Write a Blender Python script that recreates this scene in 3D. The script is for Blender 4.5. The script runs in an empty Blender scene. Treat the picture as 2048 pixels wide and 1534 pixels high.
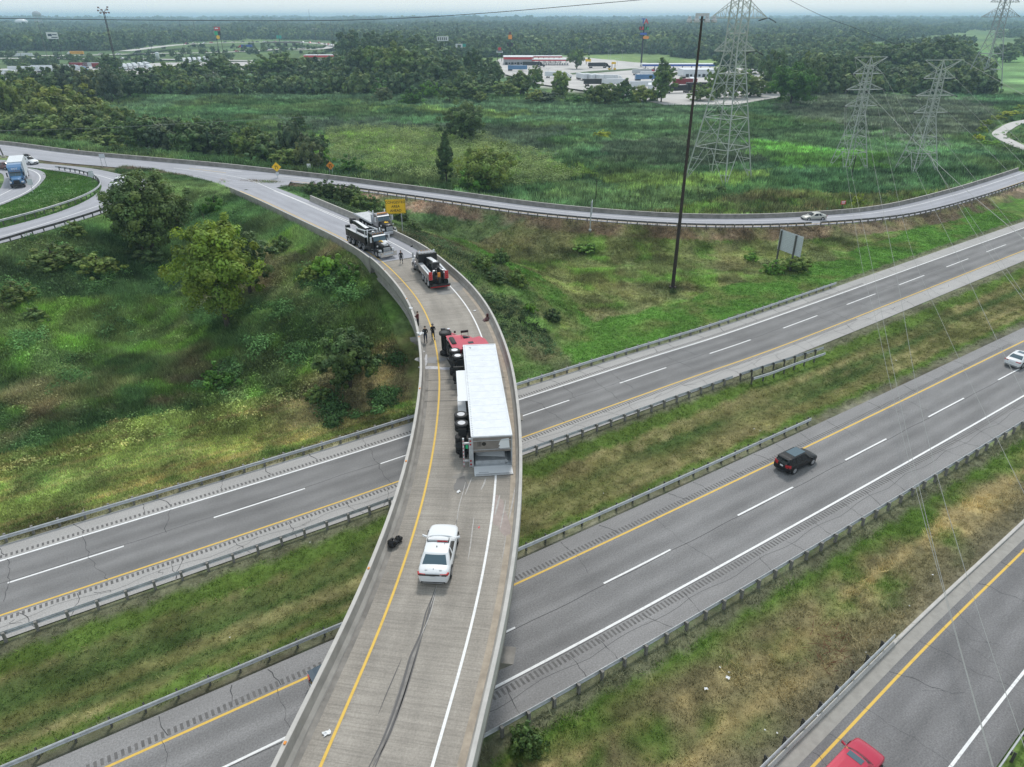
import bpy, math, random
import numpy as np
from math import radians as R, sin, cos, pi
from mathutils import Vector, Matrix

# ------------------------------------------------------------------ camera, world, sun, exposure
SC = bpy.context.scene
CAMH, FPX, HOR = 38.3, 1420.0, 33.0
PITCH = math.atan((767 - HOR) / FPX)
cam_d = bpy.data.cameras.new('camera')
cam = bpy.data.objects.new('camera', cam_d)
SC.collection.objects.link(cam)
cam.location = (0, 0, CAMH)
cam.rotation_euler = (pi / 2 - PITCH, 0, 0)
cam_d.sensor_width = 36
cam_d.lens = FPX / 2048 * 36
cam_d.clip_start = 0.5
cam_d.clip_end = 40000
SC.camera = cam

SUN_EL, SUN_AZ = R(56), R(8)            # sun beyond the bridge, a little to the right
world = bpy.data.worlds.new('World')
SC.world = world
world.use_nodes = True
wn, wl = world.node_tree.nodes, world.node_tree.links
bg = wn['Background']
sky = wn.new('ShaderNodeTexSky')
sky.sky_type = 'NISHITA'
sky.sun_disc = False
sky.sun_elevation = SUN_EL
sky.sun_rotation = SUN_AZ
sky.air_density = 1.0
sky.dust_density = 3.0
sky.ozone_density = 1.5
# thin even overcast laid over the blue sky
mixw = wn.new('ShaderNodeMix'); mixw.data_type = 'RGBA'
mixw.inputs[0].default_value = 0.62
mixw.inputs[7].default_value = (9.4, 10.5, 10.9, 1)
wl.new(sky.outputs[0], mixw.inputs[6])
# the overcast is brightest low over the horizon
_tc = wn.new('ShaderNodeTexCoord'); _sx = wn.new('ShaderNodeSeparateXYZ'); wl.new(_tc.outputs['Generated'], _sx.inputs[0])
_cr = wn.new('ShaderNodeValToRGB'); wl.new(_sx.outputs[2], _cr.inputs[0])
_cr.color_ramp.elements[0].position = 0.0; _cr.color_ramp.elements[0].color = (1.38, 1.36, 1.33, 1)
_cr.color_ramp.elements[1].position = 0.30; _cr.color_ramp.elements[1].color = (0.93, 0.93, 0.93, 1)
_mu = wn.new('ShaderNodeMix'); _mu.data_type = 'RGBA'; _mu.blend_type = 'MULTIPLY'; _mu.inputs[0].default_value = 1
wl.new(mixw.outputs[2], _mu.inputs[6]); wl.new(_cr.outputs[0], _mu.inputs[7]); wl.new(_mu.outputs[2], bg.inputs[0])
bg.inputs[1].default_value = 0.108

sun_d = bpy.data.lights.new('sun', 'SUN')
sun = bpy.data.objects.new('sun', sun_d)
SC.collection.objects.link(sun)
sun_d.energy = 2.25
sun_d.angle = R(9)
sun_d.color = (1.0, 0.97, 0.92)
sdir = Vector((sin(SUN_AZ) * cos(SUN_EL), cos(SUN_AZ) * cos(SUN_EL), sin(SUN_EL)))
sun.rotation_euler = sdir.to_track_quat('Z', 'Y').to_euler()

SC.view_settings.view_transform = 'Standard'
SC.view_settings.look = 'None'
SC.view_settings.gamma = 1
SC.view_settings.exposure = -0.10
SC.render.film_transparent = False
SC.cycles.max_bounces = 6
SC.cycles.diffuse_bounces = 2
SC.cycles.glossy_bounces = 2
SC.cycles.transmission_bounces = 2
SC.cycles.transparent_max_bounces = 4
SC.cycles.volume_bounces = 2
SC.cycles.use_denoising = True

# ------------------------------------------------------------------ pixel (of the 2048 wide photograph) to world
CP, SP = cos(PITCH), sin(PITCH)
def ray(px, py):
    v = (py - 767) / FPX; u = (px - 1024) / FPX
    return Vector((u, CP - v * SP, -(SP + v * CP)))
def G(px, py, z=0.0):
    d = ray(px, py); k = (z - CAMH) / d.z
    return Vector((d.x * k, d.y * k, z))
def GY(px, py, Y):                      # point on the ray at forward distance Y
    d = ray(px, py); k = Y / d.y
    return Vector((d.x * k, Y, CAMH + d.z * k))
def HZ(X, Y, py):                       # height at which (X, Y) shows on row py
    v = (py - 767) / FPX
    t = (SP + v * CP) / (CP - v * SP)
    return CAMH - t * Y
def GP(pts, z=0.0): return [G(p[0], p[1], z) for p in pts]

# ------------------------------------------------------------------ mesh helpers
C = SC.collection
class MB:
    def __init__(s): s.v = []; s.f = []; s.m = []; s.uv = None
    def add(s, vs, fs, mi=0):
        o = len(s.v); s.v += [tuple(p) for p in vs]
        s.f += [tuple(i + o for i in f) for f in fs]; s.m += [mi] * len(fs)
    def box(s, x0, x1, y0, y1, z0, z1, mi=0, M=None):
        p = [(x, y, z) for z in (z0, z1) for y in (y0, y1) for x in (x0, x1)]
        if M: p = [M @ Vector(q) for q in p]
        s.add(p, [(0, 2, 3, 1), (4, 5, 7, 6), (0, 1, 5, 4), (2, 6, 7, 3), (0, 4, 6, 2), (1, 3, 7, 5)], mi)
    def hexa(s, lo, hi, mi=0):          # two quads (4 points each, same order)
        s.add(list(lo) + list(hi), [(3, 2, 1, 0), (4, 5, 6, 7), (0, 1, 5, 4), (1, 2, 6, 5), (2, 3, 7, 6), (3, 0, 4, 7)], mi)
    def tube(s, a, b, r0, r1=None, n=8, mi=0, caps=True):
        a = Vector(a); b = Vector(b); r1 = r0 if r1 is None else r1
        d = (b - a).normalized(); q = d.to_track_quat('Z', 'Y')
        vs = []
        for c, r in ((a, r0), (b, r1)):
            for i in range(n):
                t = 2 * pi * i / n
                vs.append(c + q @ Vector((cos(t) * r, sin(t) * r, 0)))
        fs = [(i, (i + 1) % n, n + (i + 1) % n, n + i) for i in range(n)]
        if caps: fs += [tuple(range(n))[::-1], tuple(range(n, 2 * n))]
        s.add(vs, fs, mi)
    def path(s, pts, r, n=6, mi=0):
        for a, b in zip(pts[:-1], pts[1:]): s.tube(a, b, r, r, n, mi)
    def lathe(s, prof, ctr=(0, 0, 0), axis='Y', n=20, mi=0):   # prof: (radius, along axis)
        vs = []
        for r, t in prof:
            for i in range(n):
                a = 2 * pi * i / n; c, d = cos(a) * r, sin(a) * r
                p = (c, t, d) if axis == 'Y' else ((c, d, t) if axis == 'Z' else (t, c, d))
                vs.append((p[0] + ctr[0], p[1] + ctr[1], p[2] + ctr[2]))
        fs = []
        for k in range(len(prof) - 1):
            for i in range(n):
                j = (i + 1) % n
                fs.append((k * n + i, k * n + j, (k + 1) * n + j, (k + 1) * n + i))
        fs += [tuple(range(n))[::-1], tuple(range((len(prof) - 1) * n, len(prof) * n))]
        s.add(vs, fs, mi)
    def grid(s, rows, mi=0, close=False):
        n = len(rows[0]); vs = [p for r in rows for p in r]; fs = []
        for k in range(len(rows) - 1):
            for i in range(n if close else n - 1):
                j = (i + 1) % n
                fs.append((k * n + i, k * n + j, (k + 1) * n + j, (k + 1) * n + i))
        s.add(vs, fs, mi)
    def ngon(s, pts, mi=0): s.add(pts, [tuple(range(len(pts)))], mi)
    def prism(s, pts, y0, y1, mi=0):    # outline in (x, z) pushed along y
        n = len(pts)
        s.add([(p[0], y0, p[1]) for p in pts] + [(p[0], y1, p[1]) for p in pts],
              [tuple(range(n)), tuple(range(2 * n - 1, n - 1, -1))] + [(i, n + i, n + (i + 1) % n, (i + 1) % n) for i in range(n)], mi)
    def mesh(s, name, mats, smooth=False):
        me = bpy.data.meshes.new(name)
        me.from_pydata(s.v, [], s.f)
        for m in (mats if isinstance(mats, (list, tuple)) else [mats]): me.materials.append(m)
        if any(s.m): me.polygons.foreach_set('material_index', s.m)
        if smooth: me.polygons.foreach_set('use_smooth', [True] * len(s.f))
        if s.uv is not None:
            ul = me.uv_layers.new(name='UVMap')
            idx = np.zeros(len(me.loops), dtype=np.int64); me.loops.foreach_get('vertex_index', idx)
            ul.data.foreach_set('uv', np.asarray(s.uv, dtype=np.float64)[idx].ravel())
        me.update(); return me
    def obj(s, name, mats, parent=None, smooth=False, **kw):
        return link(name, s.mesh(name, mats, smooth), parent, **kw)

def link(name, data, parent=None, loc=None, rot=None, label=None, cat=None, group=None, kind=None):
    o = bpy.data.objects.new(name, data); C.objects.link(o)
    if parent is not None: o.parent = parent
    if loc is not None: o.location = loc
    if rot is not None: o.rotation_euler = rot
    tag(o, label, cat, group, kind)
    return o
def tag(o, label=None, cat=None, group=None, kind=None):
    if label: o['label'] = label
    if cat: o['category'] = cat
    if group: o['group'] = group
    if kind: o['kind'] = kind
    return o
def empty(name, label, cat, loc=(0, 0, 0), rz=0.0, group=None):
    return link(name, None, None, loc, (0, 0, rz), label, cat, group)
def struct(o): o['kind'] = 'structure'; return o
def copy_tree(o, parent=None):
    c = o.copy(); C.objects.link(c); c.parent = parent
    for ch in list(o.children): copy_tree(ch, c)
    return c
def fast_mesh(name, V, F, mats, smooth=False, col=None, mi=None):    # numpy verts, faces (n x 3 or n x 4)
    me = bpy.data.meshes.new(name)
    V = np.asarray(V, dtype=np.float32); F = np.asarray(F, dtype=np.int32)
    k = F.shape[1]
    me.vertices.add(len(V)); me.vertices.foreach_set('co', V.ravel())
    me.loops.add(F.size); me.loops.foreach_set('vertex_index', F.ravel())
    me.polygons.add(len(F)); me.polygons.foreach_set('loop_start', np.arange(0, F.size, k, dtype=np.int32))
    try: me.polygons.foreach_set('loop_total', np.full(len(F), k, dtype=np.int32))
    except Exception: pass
    for m in (mats if isinstance(mats, (list, tuple)) else [mats]): me.materials.append(m)
    if smooth: me.polygons.foreach_set('use_smooth', np.ones(len(F), dtype=bool))
    if mi is not None: me.polygons.foreach_set('material_index', np.asarray(mi, dtype=np.int32))
    if col is not None:
        a = me.color_attributes.new('Col', 'FLOAT_COLOR', 'POINT')
        a.data.foreach_set('color', np.c_[col, np.ones(len(col))].astype(np.float32).ravel())
    me.update(calc_edges=True); me.validate()
    return me

# ------------------------------------------------------------------ materials
def newmat(name):
    m = bpy.data.materials.new(name); m.use_nodes = True
    nt = m.node_tree; return m, nt.nodes, nt.links, nt.nodes['Principled BSDF']
def spec(b, v):
    b.inputs['Specular IOR Level'].default_value = v
def plain(name, col, rough=0.6, metal=0.0, sp=0.5, var=0.0, vs=3.0, coat=0.0, dirt=None, bump=0.0):
    m, N, L, b = newmat(name)
    b.inputs['Base Color'].default_value = (*col, 1); b.inputs['Roughness'].default_value = rough
    b.inputs['Metallic'].default_value = metal; spec(b, sp)
    if coat: b.inputs['Coat Weight'].default_value = coat; b.inputs['Coat Roughness'].default_value = 0.06
    if var or dirt:
        tc = N.new('ShaderNodeTexCoord'); no = N.new('ShaderNodeTexNoise')
        no.inputs['Scale'].default_value = vs; no.inputs['Detail'].default_value = 6; no.inputs['Roughness'].default_value = 0.65
        L.new(tc.outputs['Object'], no.inputs['Vector'])
        cr = N.new('ShaderNodeValToRGB'); cr.color_ramp.elements[0].position = 0.35; cr.color_ramp.elements[1].position = 0.68
        d = dirt or tuple(c * (1 - var) for c in col)
        cr.color_ramp.elements[0].color = (*d, 1); cr.color_ramp.elements[1].color = (*[min(1, c * (1 + var * .4)) for c in col], 1)
        L.new(no.outputs[0], cr.inputs[0]); L.new(cr.outputs[0], b.inputs['Base Color'])
        if bump:
            bu = N.new('ShaderNodeBump'); bu.inputs['Strength'].default_value = bump; bu.inputs['Distance'].default_value = 0.05
            L.new(no.outputs[0], bu.inputs['Height']); L.new(bu.outputs[0], b.inputs['Normal'])
    return m
def nz(N, L, vec, scale, detail=5, rough=0.6, mul=None):
    if mul is not None:
        mp = N.new('ShaderNodeMapping'); mp.inputs['Scale'].default_value = mul; L.new(vec, mp.inputs['Vector']); vec = mp.outputs[0]
    n = N.new('ShaderNodeTexNoise'); n.inputs['Scale'].default_value = scale; n.inputs['Detail'].default_value = detail
    n.inputs['Roughness'].default_value = rough; L.new(vec, n.inputs['Vector']); return n.outputs[0]
def ramp(N, L, fac, stops):
    cr = N.new('ShaderNodeValToRGB'); e = cr.color_ramp.elements
    while len(e) < len(stops): e.new(0.5)
    for k, (p, c) in enumerate(stops):
        e[k].position = p; e[k].color = (*c, 1) if len(c) == 3 else c
    L.new(fac, cr.inputs[0]); return cr.outputs[0]
def mixc(N, L, a, b_, fac, mode='MIX'):
    m = N.new('ShaderNodeMix'); m.data_type = 'RGBA'; m.blend_type = mode
    for sock, v in ((m.inputs[0], fac), (m.inputs[6], a), (m.inputs[7], b_)):
        if hasattr(v, 'is_output'): L.new(v, sock)
        elif isinstance(v, (int, float)): sock.default_value = v
        else: sock.default_value = (*v, 1)
    return m.outputs[2]
def gray(v): return (v, v, v)

def pavement(name, base, streak=0.12, tracks=0.1, tine=0.0, grain=0.25, patch=0.15, rough=0.9):
    """worn road surface: UV u = metres along, v = metres across"""
    m, N, L, b = newmat(name); uv = N.new('ShaderNodeUVMap').outputs[0]
    col = base
    n1 = nz(N, L, uv, 1.0, 6, .6, (0.012, 1.3, 1)); n2 = nz(N, L, uv, 1.0, 6, .65, (.12, .35, 1)); n3 = nz(N, L, uv, 1.0, 3, .8, (9, 9, 1))
    c = mixc(N, L, tuple(x * (1 - streak) for x in base), tuple(x * (1 + streak) for x in base), n1)
    f = ramp(N, L, n2, [(.35, gray(1 - patch)), (.7, gray(1 + patch * .6))]); c = mixc(N, L, c, f, 1.0, 'MULTIPLY')
    f = ramp(N, L, n3, [(.25, gray(1 - grain)), (.75, gray(1 + grain))]); c = mixc(N, L, c, f, 1.0, 'MULTIPLY')
    if tracks:
        sx = N.new('ShaderNodeSeparateXYZ'); L.new(uv, sx.inputs[0])
        ma = N.new('ShaderNodeMath'); ma.operation = 'MULTIPLY'; L.new(sx.outputs[1], ma.inputs[0]); ma.inputs[1].default_value = 2 * pi / 1.83
        si = N.new('ShaderNodeMath'); si.operation = 'COSINE'; L.new(ma.outputs[0], si.inputs[0])
        f = ramp(N, L, si.outputs[0], [(0, gray(1 + tracks)), (1, gray(1 - tracks))])
        m2 = N.new('ShaderNodeMath'); m2.operation = 'MULTIPLY_ADD'; L.new(si.outputs[0], m2.inputs[0]); m2.inputs[1].default_value = .5; m2.inputs[2].default_value = .5
        f = ramp(N, L, m2.outputs[0], [(0, gray(1 - tracks)), (1, gray(1 + tracks))])
        c = mixc(N, L, c, f, 1.0, 'MULTIPLY')
    if tine:
        t = nz(N, L, uv, 1.0, 4, .7, (9.0, .30, 1)); t2 = nz(N, L, uv, 1.0, 3, .6, (2.2, .12, 1))
        f = ramp(N, L, t, [(.38, gray(1 - tine)), (.56, gray(1 + tine * .35))]); c = mixc(N, L, c, f, 1.0, 'MULTIPLY')
        f = ramp(N, L, t2, [(.35, gray(1 - tine * .5)), (.6, gray(1.04))]); c = mixc(N, L, c, f, 1.0, 'MULTIPLY')
    L.new(c, b.inputs['Base Color']); b.inputs['Roughness'].default_value = rough; spec(b, .25)
    return m

MAT = {}
def setup_mats():
    M = MAT
    M['asphalt_wb'] = pavement('asphalt_westbound', (.218, .215, .215), tracks=.09, patch=.22)
    M['asphalt_eb'] = pavement('asphalt_eastbound', (.232, .229, .230), tracks=.09, grain=.4, patch=.2)
    M['shoulder_l'] = pavement('pale_shoulder', (.40, .39, .38), tracks=0, grain=.3, patch=.12)
    M['shoulder_e'] = pavement('grey_shoulder', (.275, .27, .27), tracks=0, grain=.35, patch=.15)
    M['deck'] = pavement('tined_deck_concrete', (.335, .308, .272), tracks=.05, tine=.15, grain=.22, patch=.22)
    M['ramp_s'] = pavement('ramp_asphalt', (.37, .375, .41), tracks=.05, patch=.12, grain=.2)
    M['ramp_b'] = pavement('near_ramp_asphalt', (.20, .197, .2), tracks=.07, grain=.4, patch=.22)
    M['lot'] = plain('lot_concrete', (.55, .53, .51), .9, var=.2, vs=.05)
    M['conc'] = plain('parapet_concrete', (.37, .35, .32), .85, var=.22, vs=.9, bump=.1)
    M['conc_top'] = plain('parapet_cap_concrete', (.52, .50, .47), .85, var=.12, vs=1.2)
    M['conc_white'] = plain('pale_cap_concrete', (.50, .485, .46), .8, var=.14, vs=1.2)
    M['conc_dark'] = plain('weathered_concrete', (.27, .255, .235), .9, var=.35, vs=.8, bump=.2)
    M['gutter'] = plain('gutter_concrete', (.34, .325, .30), .9, var=.15, vs=2)
    def paint(n, c, wear=.45):
        m, N, L, b = newmat(n); tc = N.new('ShaderNodeTexCoord').outputs['Object']
        a = nz(N, L, tc, 3.0, 8, .75)
        L.new(ramp(N, L, a, [(.28, tuple(x * (1 - wear) for x in c)), (.5, c)]), b.inputs['Base Color'])
        b.inputs['Roughness'].default_value = .7; return m
    M['white_paint'] = paint('white_road_paint', (.80, .80, .80), .3)
    M['yellow_paint'] = paint('yellow_road_paint', (.72, .47, .085), .22)
    M['rumble'] = plain('milled_strip', (.155, .15, .147), .95, var=.3, vs=1.5)
    M['crack'] = plain('crack_sealant', (.055, .055, .058), .8)
    M['galv'] = plain('galvanised_steel', (.52, .54, .56), .5, .25, var=.2, vs=2)
    M['galv_dark'] = plain('weathered_steel', (.17, .165, .16), .7, .3, var=.25, vs=2)
    M['post'] = plain('grey_wood_post', (.24, .23, .215), .9, var=.2, vs=4)
    M['tower'] = plain('tower_steel', (.46, .49, .46), .6, .3)
    M['tower_far'] = plain('tower_steel_dull', (.36, .38, .39), .7, .2)
    M['wire'] = plain('cable', (.33, .34, .33), .6, .4)
    M['wire_dark'] = plain('dark_cable', (.06, .065, .07), .6, .4)
    M['black'] = plain('black_rubber', (.018, .018, .019), .7, sp=.4)
    M['blackgloss'] = plain('black_paint', (.006, .006, .007), .3, sp=.3, coat=.12)
    M['blackmetal'] = plain('black_steel', (.03, .03, .032), .45, .3)
    M['under'] = plain('greasy_chassis', (.035, .034, .033), .75, var=.5, vs=5)
    M['chrome'] = plain('polished_steel', (.72, .74, .77), .18, .95)
    M['alu'] = plain('brushed_aluminium', (.68, .70, .73), .4, .35)
    M['rim'] = plain('wheel_alloy', (.48, .49, .51), .35, .55)
    M['glass'] = plain('tinted_glass', (.010, .014, .017), .08, sp=.5)
    M['glass_blue'] = plain('blue_tinted_glass', (.05, .10, .13), .07, sp=.8, coat=.3)
    M['white'] = plain('white_paint', (.76, .78, .80), .28, coat=.4)
    M['whitebox'] = plain('white_trailer_skin', (.70, .735, .77), .5, var=.11, vs=1.6)
    M['red'] = plain('red_truck_paint', (.52, .035, .07), .33, coat=.25, var=.12, vs=1.5)
    M['redcar'] = plain('red_car_paint', (.48, .02, .06), .22, .15, coat=.6)
    M['darkred'] = plain('dark_red_panel', (.22, .012, .018), .4)
    M['silver'] = plain('silver_paint', (.47, .47, .43), .3, .4, coat=.5)
    M['bluecar'] = plain('slate_blue_paint', (.06, .09, .12), .25, .3, coat=.5)
    M['blue'] = plain('blue_truck_paint', (.07, .19, .38), .3, coat=.5)
    M['grey'] = plain('grey_truck_paint', (.27, .26, .27), .35, .3, var=.15, vs=2, coat=.3)
    M['maroon'] = plain('dark_maroon_paint', (.10, .02, .02), .3, coat=.4)
    M['lamp_red'] = plain('red_lens', (.45, .01, .015), .2, coat=.5)
    M['amber'] = plain('amber_lens', (.75, .28, .03), .25)
    M['lamp_clear'] = plain('clear_lens', (.75, .77, .8), .12, .3)
    M['sign_yellow'] = plain('yellow_sign_sheet', (.92, .56, .02), .5)
    M['sign_white'] = plain('white_sign_sheet', (.75, .76, .77), .5)
    M['sign_black'] = plain('black_sign_print', (.02, .018, .015), .5)
    M['sign_red'] = plain('red_sign_sheet', (.55, .04, .05), .5)
    M['sign_green'] = plain('green_sign_sheet', (.02, .42, .18), .5)
    M['sign_blue'] = plain('blue_sign_sheet', (.04, .10, .42), .5)
    M['sign_teal'] = plain('teal_sign_sheet', (.03, .38, .30), .5)
    M['sign_orange'] = plain('orange_sign_sheet', (.75, .27, .03), .5)
    M['sign_back'] = plain('bare_sign_back', (.62, .65, .70), .5, .0, var=.08, vs=2)
    M['rust_pole'] = plain('rusty_brown_pole', (.042, .028, .022), .8, var=.4, vs=3)
    M['bark'] = plain('bark', (.085, .07, .055), .95, var=.4, vs=6, bump=.3)
    M['skin'] = plain('skin', (.45, .27, .19), .6)
    M['dark_cloth'] = plain('dark_cloth', (.014, .014, .017), .9)
    M['navy_cloth'] = plain('navy_cloth', (.03, .045, .085), .9)
    M['stain_dark'] = plain('dark_fluid_stain', (.13, .125, .12), .55)
    M['skid'] = plain('tyre_skid_rubber', (.125, .12, .118), .9)
    M['scrape'] = plain('white_scrape', (.47, .45, .43), .9, var=.3, vs=4)
    M['powder'] = plain('absorbent_powder', (.55, .55, .57), .95, var=.25, vs=3)
    M['trash'] = plain('white_litter', (.78, .79, .8), .7)
    M['roof_grey'] = plain('grey_wall', (.40, .40, .42), .8, var=.1, vs=.3)
    M['pink'] = plain('scraped_red_residue', (.42, .31, .30), .9)
setup_mats()

# ------------------------------------------------------------------ value noise in numpy
_rs = np.random.RandomState(7); _T = _rs.rand(256, 256)
def vnoise(x, y, s):
    x = np.asarray(x, float) / s; y = np.asarray(y, float) / s
    xi = np.floor(x).astype(int); yi = np.floor(y).astype(int); fx = x - xi; fy = y - yi
    fx = fx * fx * (3 - 2 * fx); fy = fy * fy * (3 - 2 * fy)
    g = lambda a, b: _T[a & 255, b & 255]
    return (g(xi, yi) * (1 - fx) + g(xi + 1, yi) * fx) * (1 - fy) + (g(xi, yi + 1) * (1 - fx) + g(xi + 1, yi + 1) * fx) * fy
def fbm(x, y, s, o=4):
    t = 0; a = .5; n = 0
    for k in range(o):
        t = t + a * vnoise(x + 31.7 * k, y - 17.3 * k, s); n += a; a *= .55; s *= .5
    return t / n

def fb(x, y, s, o=3, g=2.3): return np.clip((fbm(x, y, s, o) - .5) * g + .5, 0, 1)

# ------------------------------------------------------------------ plan curves
def smooth(pts, step=1.5):
    """Catmull-Rom through the points, resampled evenly; n x 3 array"""
    P = np.array([tuple(p) if len(p) == 3 else (*p, 0) for p in pts], float)
    P = np.vstack([2 * P[0] - P[1], P, 2 * P[-1] - P[-2]]); out = []
    for i in range(1, len(P) - 2):
        a, b, c, d = P[i - 1:i + 3]
        n = max(2, int(np.linalg.norm(c - b) / .5))
        t = (np.arange(n) / n)[:, None]
        t0 = 0; t1 = np.linalg.norm(b - a) ** .5; t2 = t1 + np.linalg.norm(c - b) ** .5; t3 = t2 + np.linalg.norm(d - c) ** .5
        t = t1 + t * (t2 - t1)
        A1 = (t1 - t) / (t1 - t0) * a + (t - t0) / (t1 - t0) * b; A2 = (t2 - t) / (t2 - t1) * b + (t - t1) / (t2 - t1) * c; A3 = (t3 - t) / (t3 - t2) * c + (t - t2) / (t3 - t2) * d
        B1 = (t2 - t) / (t2 - t0) * A1 + (t - t0) / (t2 - t0) * A2; B2 = (t3 - t) / (t3 - t1) * A2 + (t - t1) / (t3 - t1) * A3
        out.append((t2 - t) / (t2 - t1) * B1 + (t - t1) / (t2 - t1) * B2)
    out = np.vstack(out + [P[-2][None]])
    return resample(out, step)
def resample(Q, step):
    d = np.r_[0, np.cumsum(np.linalg.norm(np.diff(Q, axis=0), axis=1))]
    n = max(2, int(round(d[-1] / step)) + 1); s = np.linspace(0, d[-1], n)
    return np.c_[[np.interp(s, d, Q[:, k]) for k in range(3)]].T
def arclen(Q): return np.r_[0, np.cumsum(np.linalg.norm(np.diff(Q[:, :2], axis=0), axis=1))]
def normals(Q):
    t = np.gradient(Q[:, :2], axis=0); t /= np.linalg.norm(t, axis=1)[:, None] + 1e-9
    k = np.ones(5) / 5
    if len(t) > 8:
        tp = np.pad(t, ((2, 2), (0, 0)), mode='edge'); t = np.c_[np.convolve(tp[:, 0], k, 'valid'), np.convolve(tp[:, 1], k, 'valid')]
        t /= np.linalg.norm(t, axis=1)[:, None]
    return np.c_[-t[:, 1], t[:, 0]]
def offset(Q, d, dz=0.0):
    d = np.asarray(d, float)
    if d.ndim == 0: d = np.full(len(Q), float(d))
    return np.c_[Q[:, :2] + normals(Q) * d[:, None], Q[:, 2] + dz]
def sub(Q, s0, s1):
    s = arclen(Q); m = (s >= s0) & (s <= s1); return Q[m]
def at_s(Q, s0):
    s = arclen(Q); p = np.array([np.interp(s0, s, Q[:, k]) for k in range(3)])
    i = int(np.clip(np.searchsorted(s, s0), 1, len(Q) - 1)); t = Q[i] - Q[i - 1]
    return p, math.atan2(t[1], t[0])
def strip_mb(mb, A, B, ua=None, va=0.0, vb=None, mi=0):
    """ribbon between two equally sampled curves with UV in metres"""
    n = len(A); s = arclen(A) if ua is None else ua
    o = len(mb.v); mb.v += [tuple(p) for p in A] + [tuple(p) for p in B]
    mb.f += [(o + i, o + i + 1, o + n + i + 1, o + n + i) for i in range(n - 1)]; mb.m += [mi] * (n - 1)
    if mb.uv is None: mb.uv = []
    w = np.linalg.norm(A[:, :2] - B[:, :2], axis=1) if vb is None else np.full(n, vb - va)
    mb.uv += [(s[i], va) for i in range(n)] + [(s[i], va + w[i]) for i in range(n)]
def up(mb):                              # make faces look up
    for k, f in enumerate(mb.f):
        a, b, c = (Vector(mb.v[i]) for i in f[:3])
        if (b - a).cross(c - a).z < 0: mb.f[k] = f[::-1]
# ------------------------------------------------------------------ plan of the place
DZ = 8.8                                  # level of the flyover and of the merged ramps
def ext(P, a, b):                         # lengthen a polyline at both ends (metres)
    P = [Vector(p) for p in P]
    d0 = (P[0] - P[1]).normalized(); d1 = (P[-1] - P[-2]).normalized()
    return ([P[0] + d0 * a] if a else []) + P + ([P[-1] + d1 * b] if b else [])
V3 = lambda x, y, z=0.0: Vector((x, y, z))
WBY = smooth(ext([V3(-36.9, 37.7), V3(-14.9, 51.5), V3(1.1, 62.1), V3(20.4, 75.0), V3(33.4, 83.5), V3(94.3, 127.5)], 45, 260), 2)
EBY = smooth(ext([V3(-23.3, 26.1), V3(-13.3, 32.4), V3(.4, 41.0), V3(34, 63.3), V3(68, 86.4)], 45, 260), 2)
RB0, RB1 = G(1624.7, 1534, .4), G(2048, 1100, .4)
RBY = smooth(ext([RB0, (RB0 + RB1) / 2 + Vector((-.12, .1, 0)), RB1], 25, 22), 2)
_yd = [(640.6, 1534), (702, 1392), (755, 1272), (806, 1134), (830, 1060), (851, 981), (870.5, 877), (878, 799), (879.5, 750), (874, 703), (862, 651),
       (850, 623), (831.4, 592.5), (798.6, 555), (762, 521), (694, 481), (642, 456), (597, 434.8), (529.8, 403), (480.4, 382)]
YD = smooth(ext(GP(_yd, DZ), 42, 0), 1.0)
for _ in range(14):                       # relax the traced curve
    YD[1:-1] = .25 * YD[:-2] + .5 * YD[1:-1] + .25 * YD[2:]
YD = resample(YD, 1.0)
sD = arclen(YD)
def s_near(Q, p):
    d = np.hypot(Q[:, 0] - p[0], Q[:, 1] - p[1]); return arclen(Q)[int(d.argmin())]
S_AB = s_near(YD, G(770, 525, DZ))        # abutment: concrete deck ends here
S_NOSE = s_near(YD, G(500, 390, DZ))
farpx = [(-330, 262, 8.8), (0, 288, 8.8), (157, 308, 8.8), (292, 320.6, 8.8), (440, 333.7, 8.8), (552, 346, 8.7), (664.6, 358.4, 8.0), (777, 373, 6.8), (900, 388.7, 5.6), (1100, 415.7, 4.0),
         (1331, 434, 2.6), (1484, 436.6, 1.8), (1609, 432, 1.3), (1748, 420, 1.1), (1887, 388, 1.0), (1980, 360, 1.0), (2035, 341.7, 1.0)]
FAR = smooth([G(*p) for p in farpx], 2.0)
for _ in range(6): FAR[1:-1] = .25 * FAR[:-2] + .5 * FAR[1:-1] + .25 * FAR[2:]
NR = smooth(GP([(-330, 286), (13.5, 311.7), (112, 324), (225, 334), (303, 342), (380, 355), (440, 370), (475, 386)], DZ), 2)
L1o = smooth(GP([(-300, 566), (0, 487), (120, 454), (242.6, 412.7), (292, 391), (306, 372), (288, 359), (247, 349.8), (180, 336.4), (90, 327.4), (0, 319.5), (-260, 296)], DZ), 1.5)
L1i = smooth(GP([(-300, 527), (0, 457), (99, 430), (165, 405), (197, 384), (203, 371), (188, 357), (148, 347), (111, 341.5), (60, 335), (0, 328), (-260, 304)], DZ), 1.5)
L2a = smooth(GP([(-60, 324), (60, 336), (85, 343), (91.5, 351), (87.6, 360), (63, 382), (0, 411), (-120, 452)], DZ), 1.5)
L2b = smooth(GP([(-90, 336), (-20, 341), (3, 347), (8, 357), (5, 368), (-3, 380), (-40, 398), (-160, 430)], DZ), 1.5)
def match(A, n): return resample(A, arclen(A)[-1] / (n - 1))[:n] if True else A
def matchn(A, n):
    s = arclen(A); t = np.linspace(0, s[-1], n); return np.c_[[np.interp(t, s, A[:, k]) for k in range(3)]].T
L1c = (matchn(L1o, 120) + matchn(L1i, 120)) / 2
L2c = (matchn(L2a, 60) + matchn(L2b, 60)) / 2
TRAIL = smooth(GP([(2300, 215), (2048, 243), (2010, 258), (1998, 270), (2020, 284), (2048, 296), (2120, 318), (2300, 330)], .2), 2)

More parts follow.
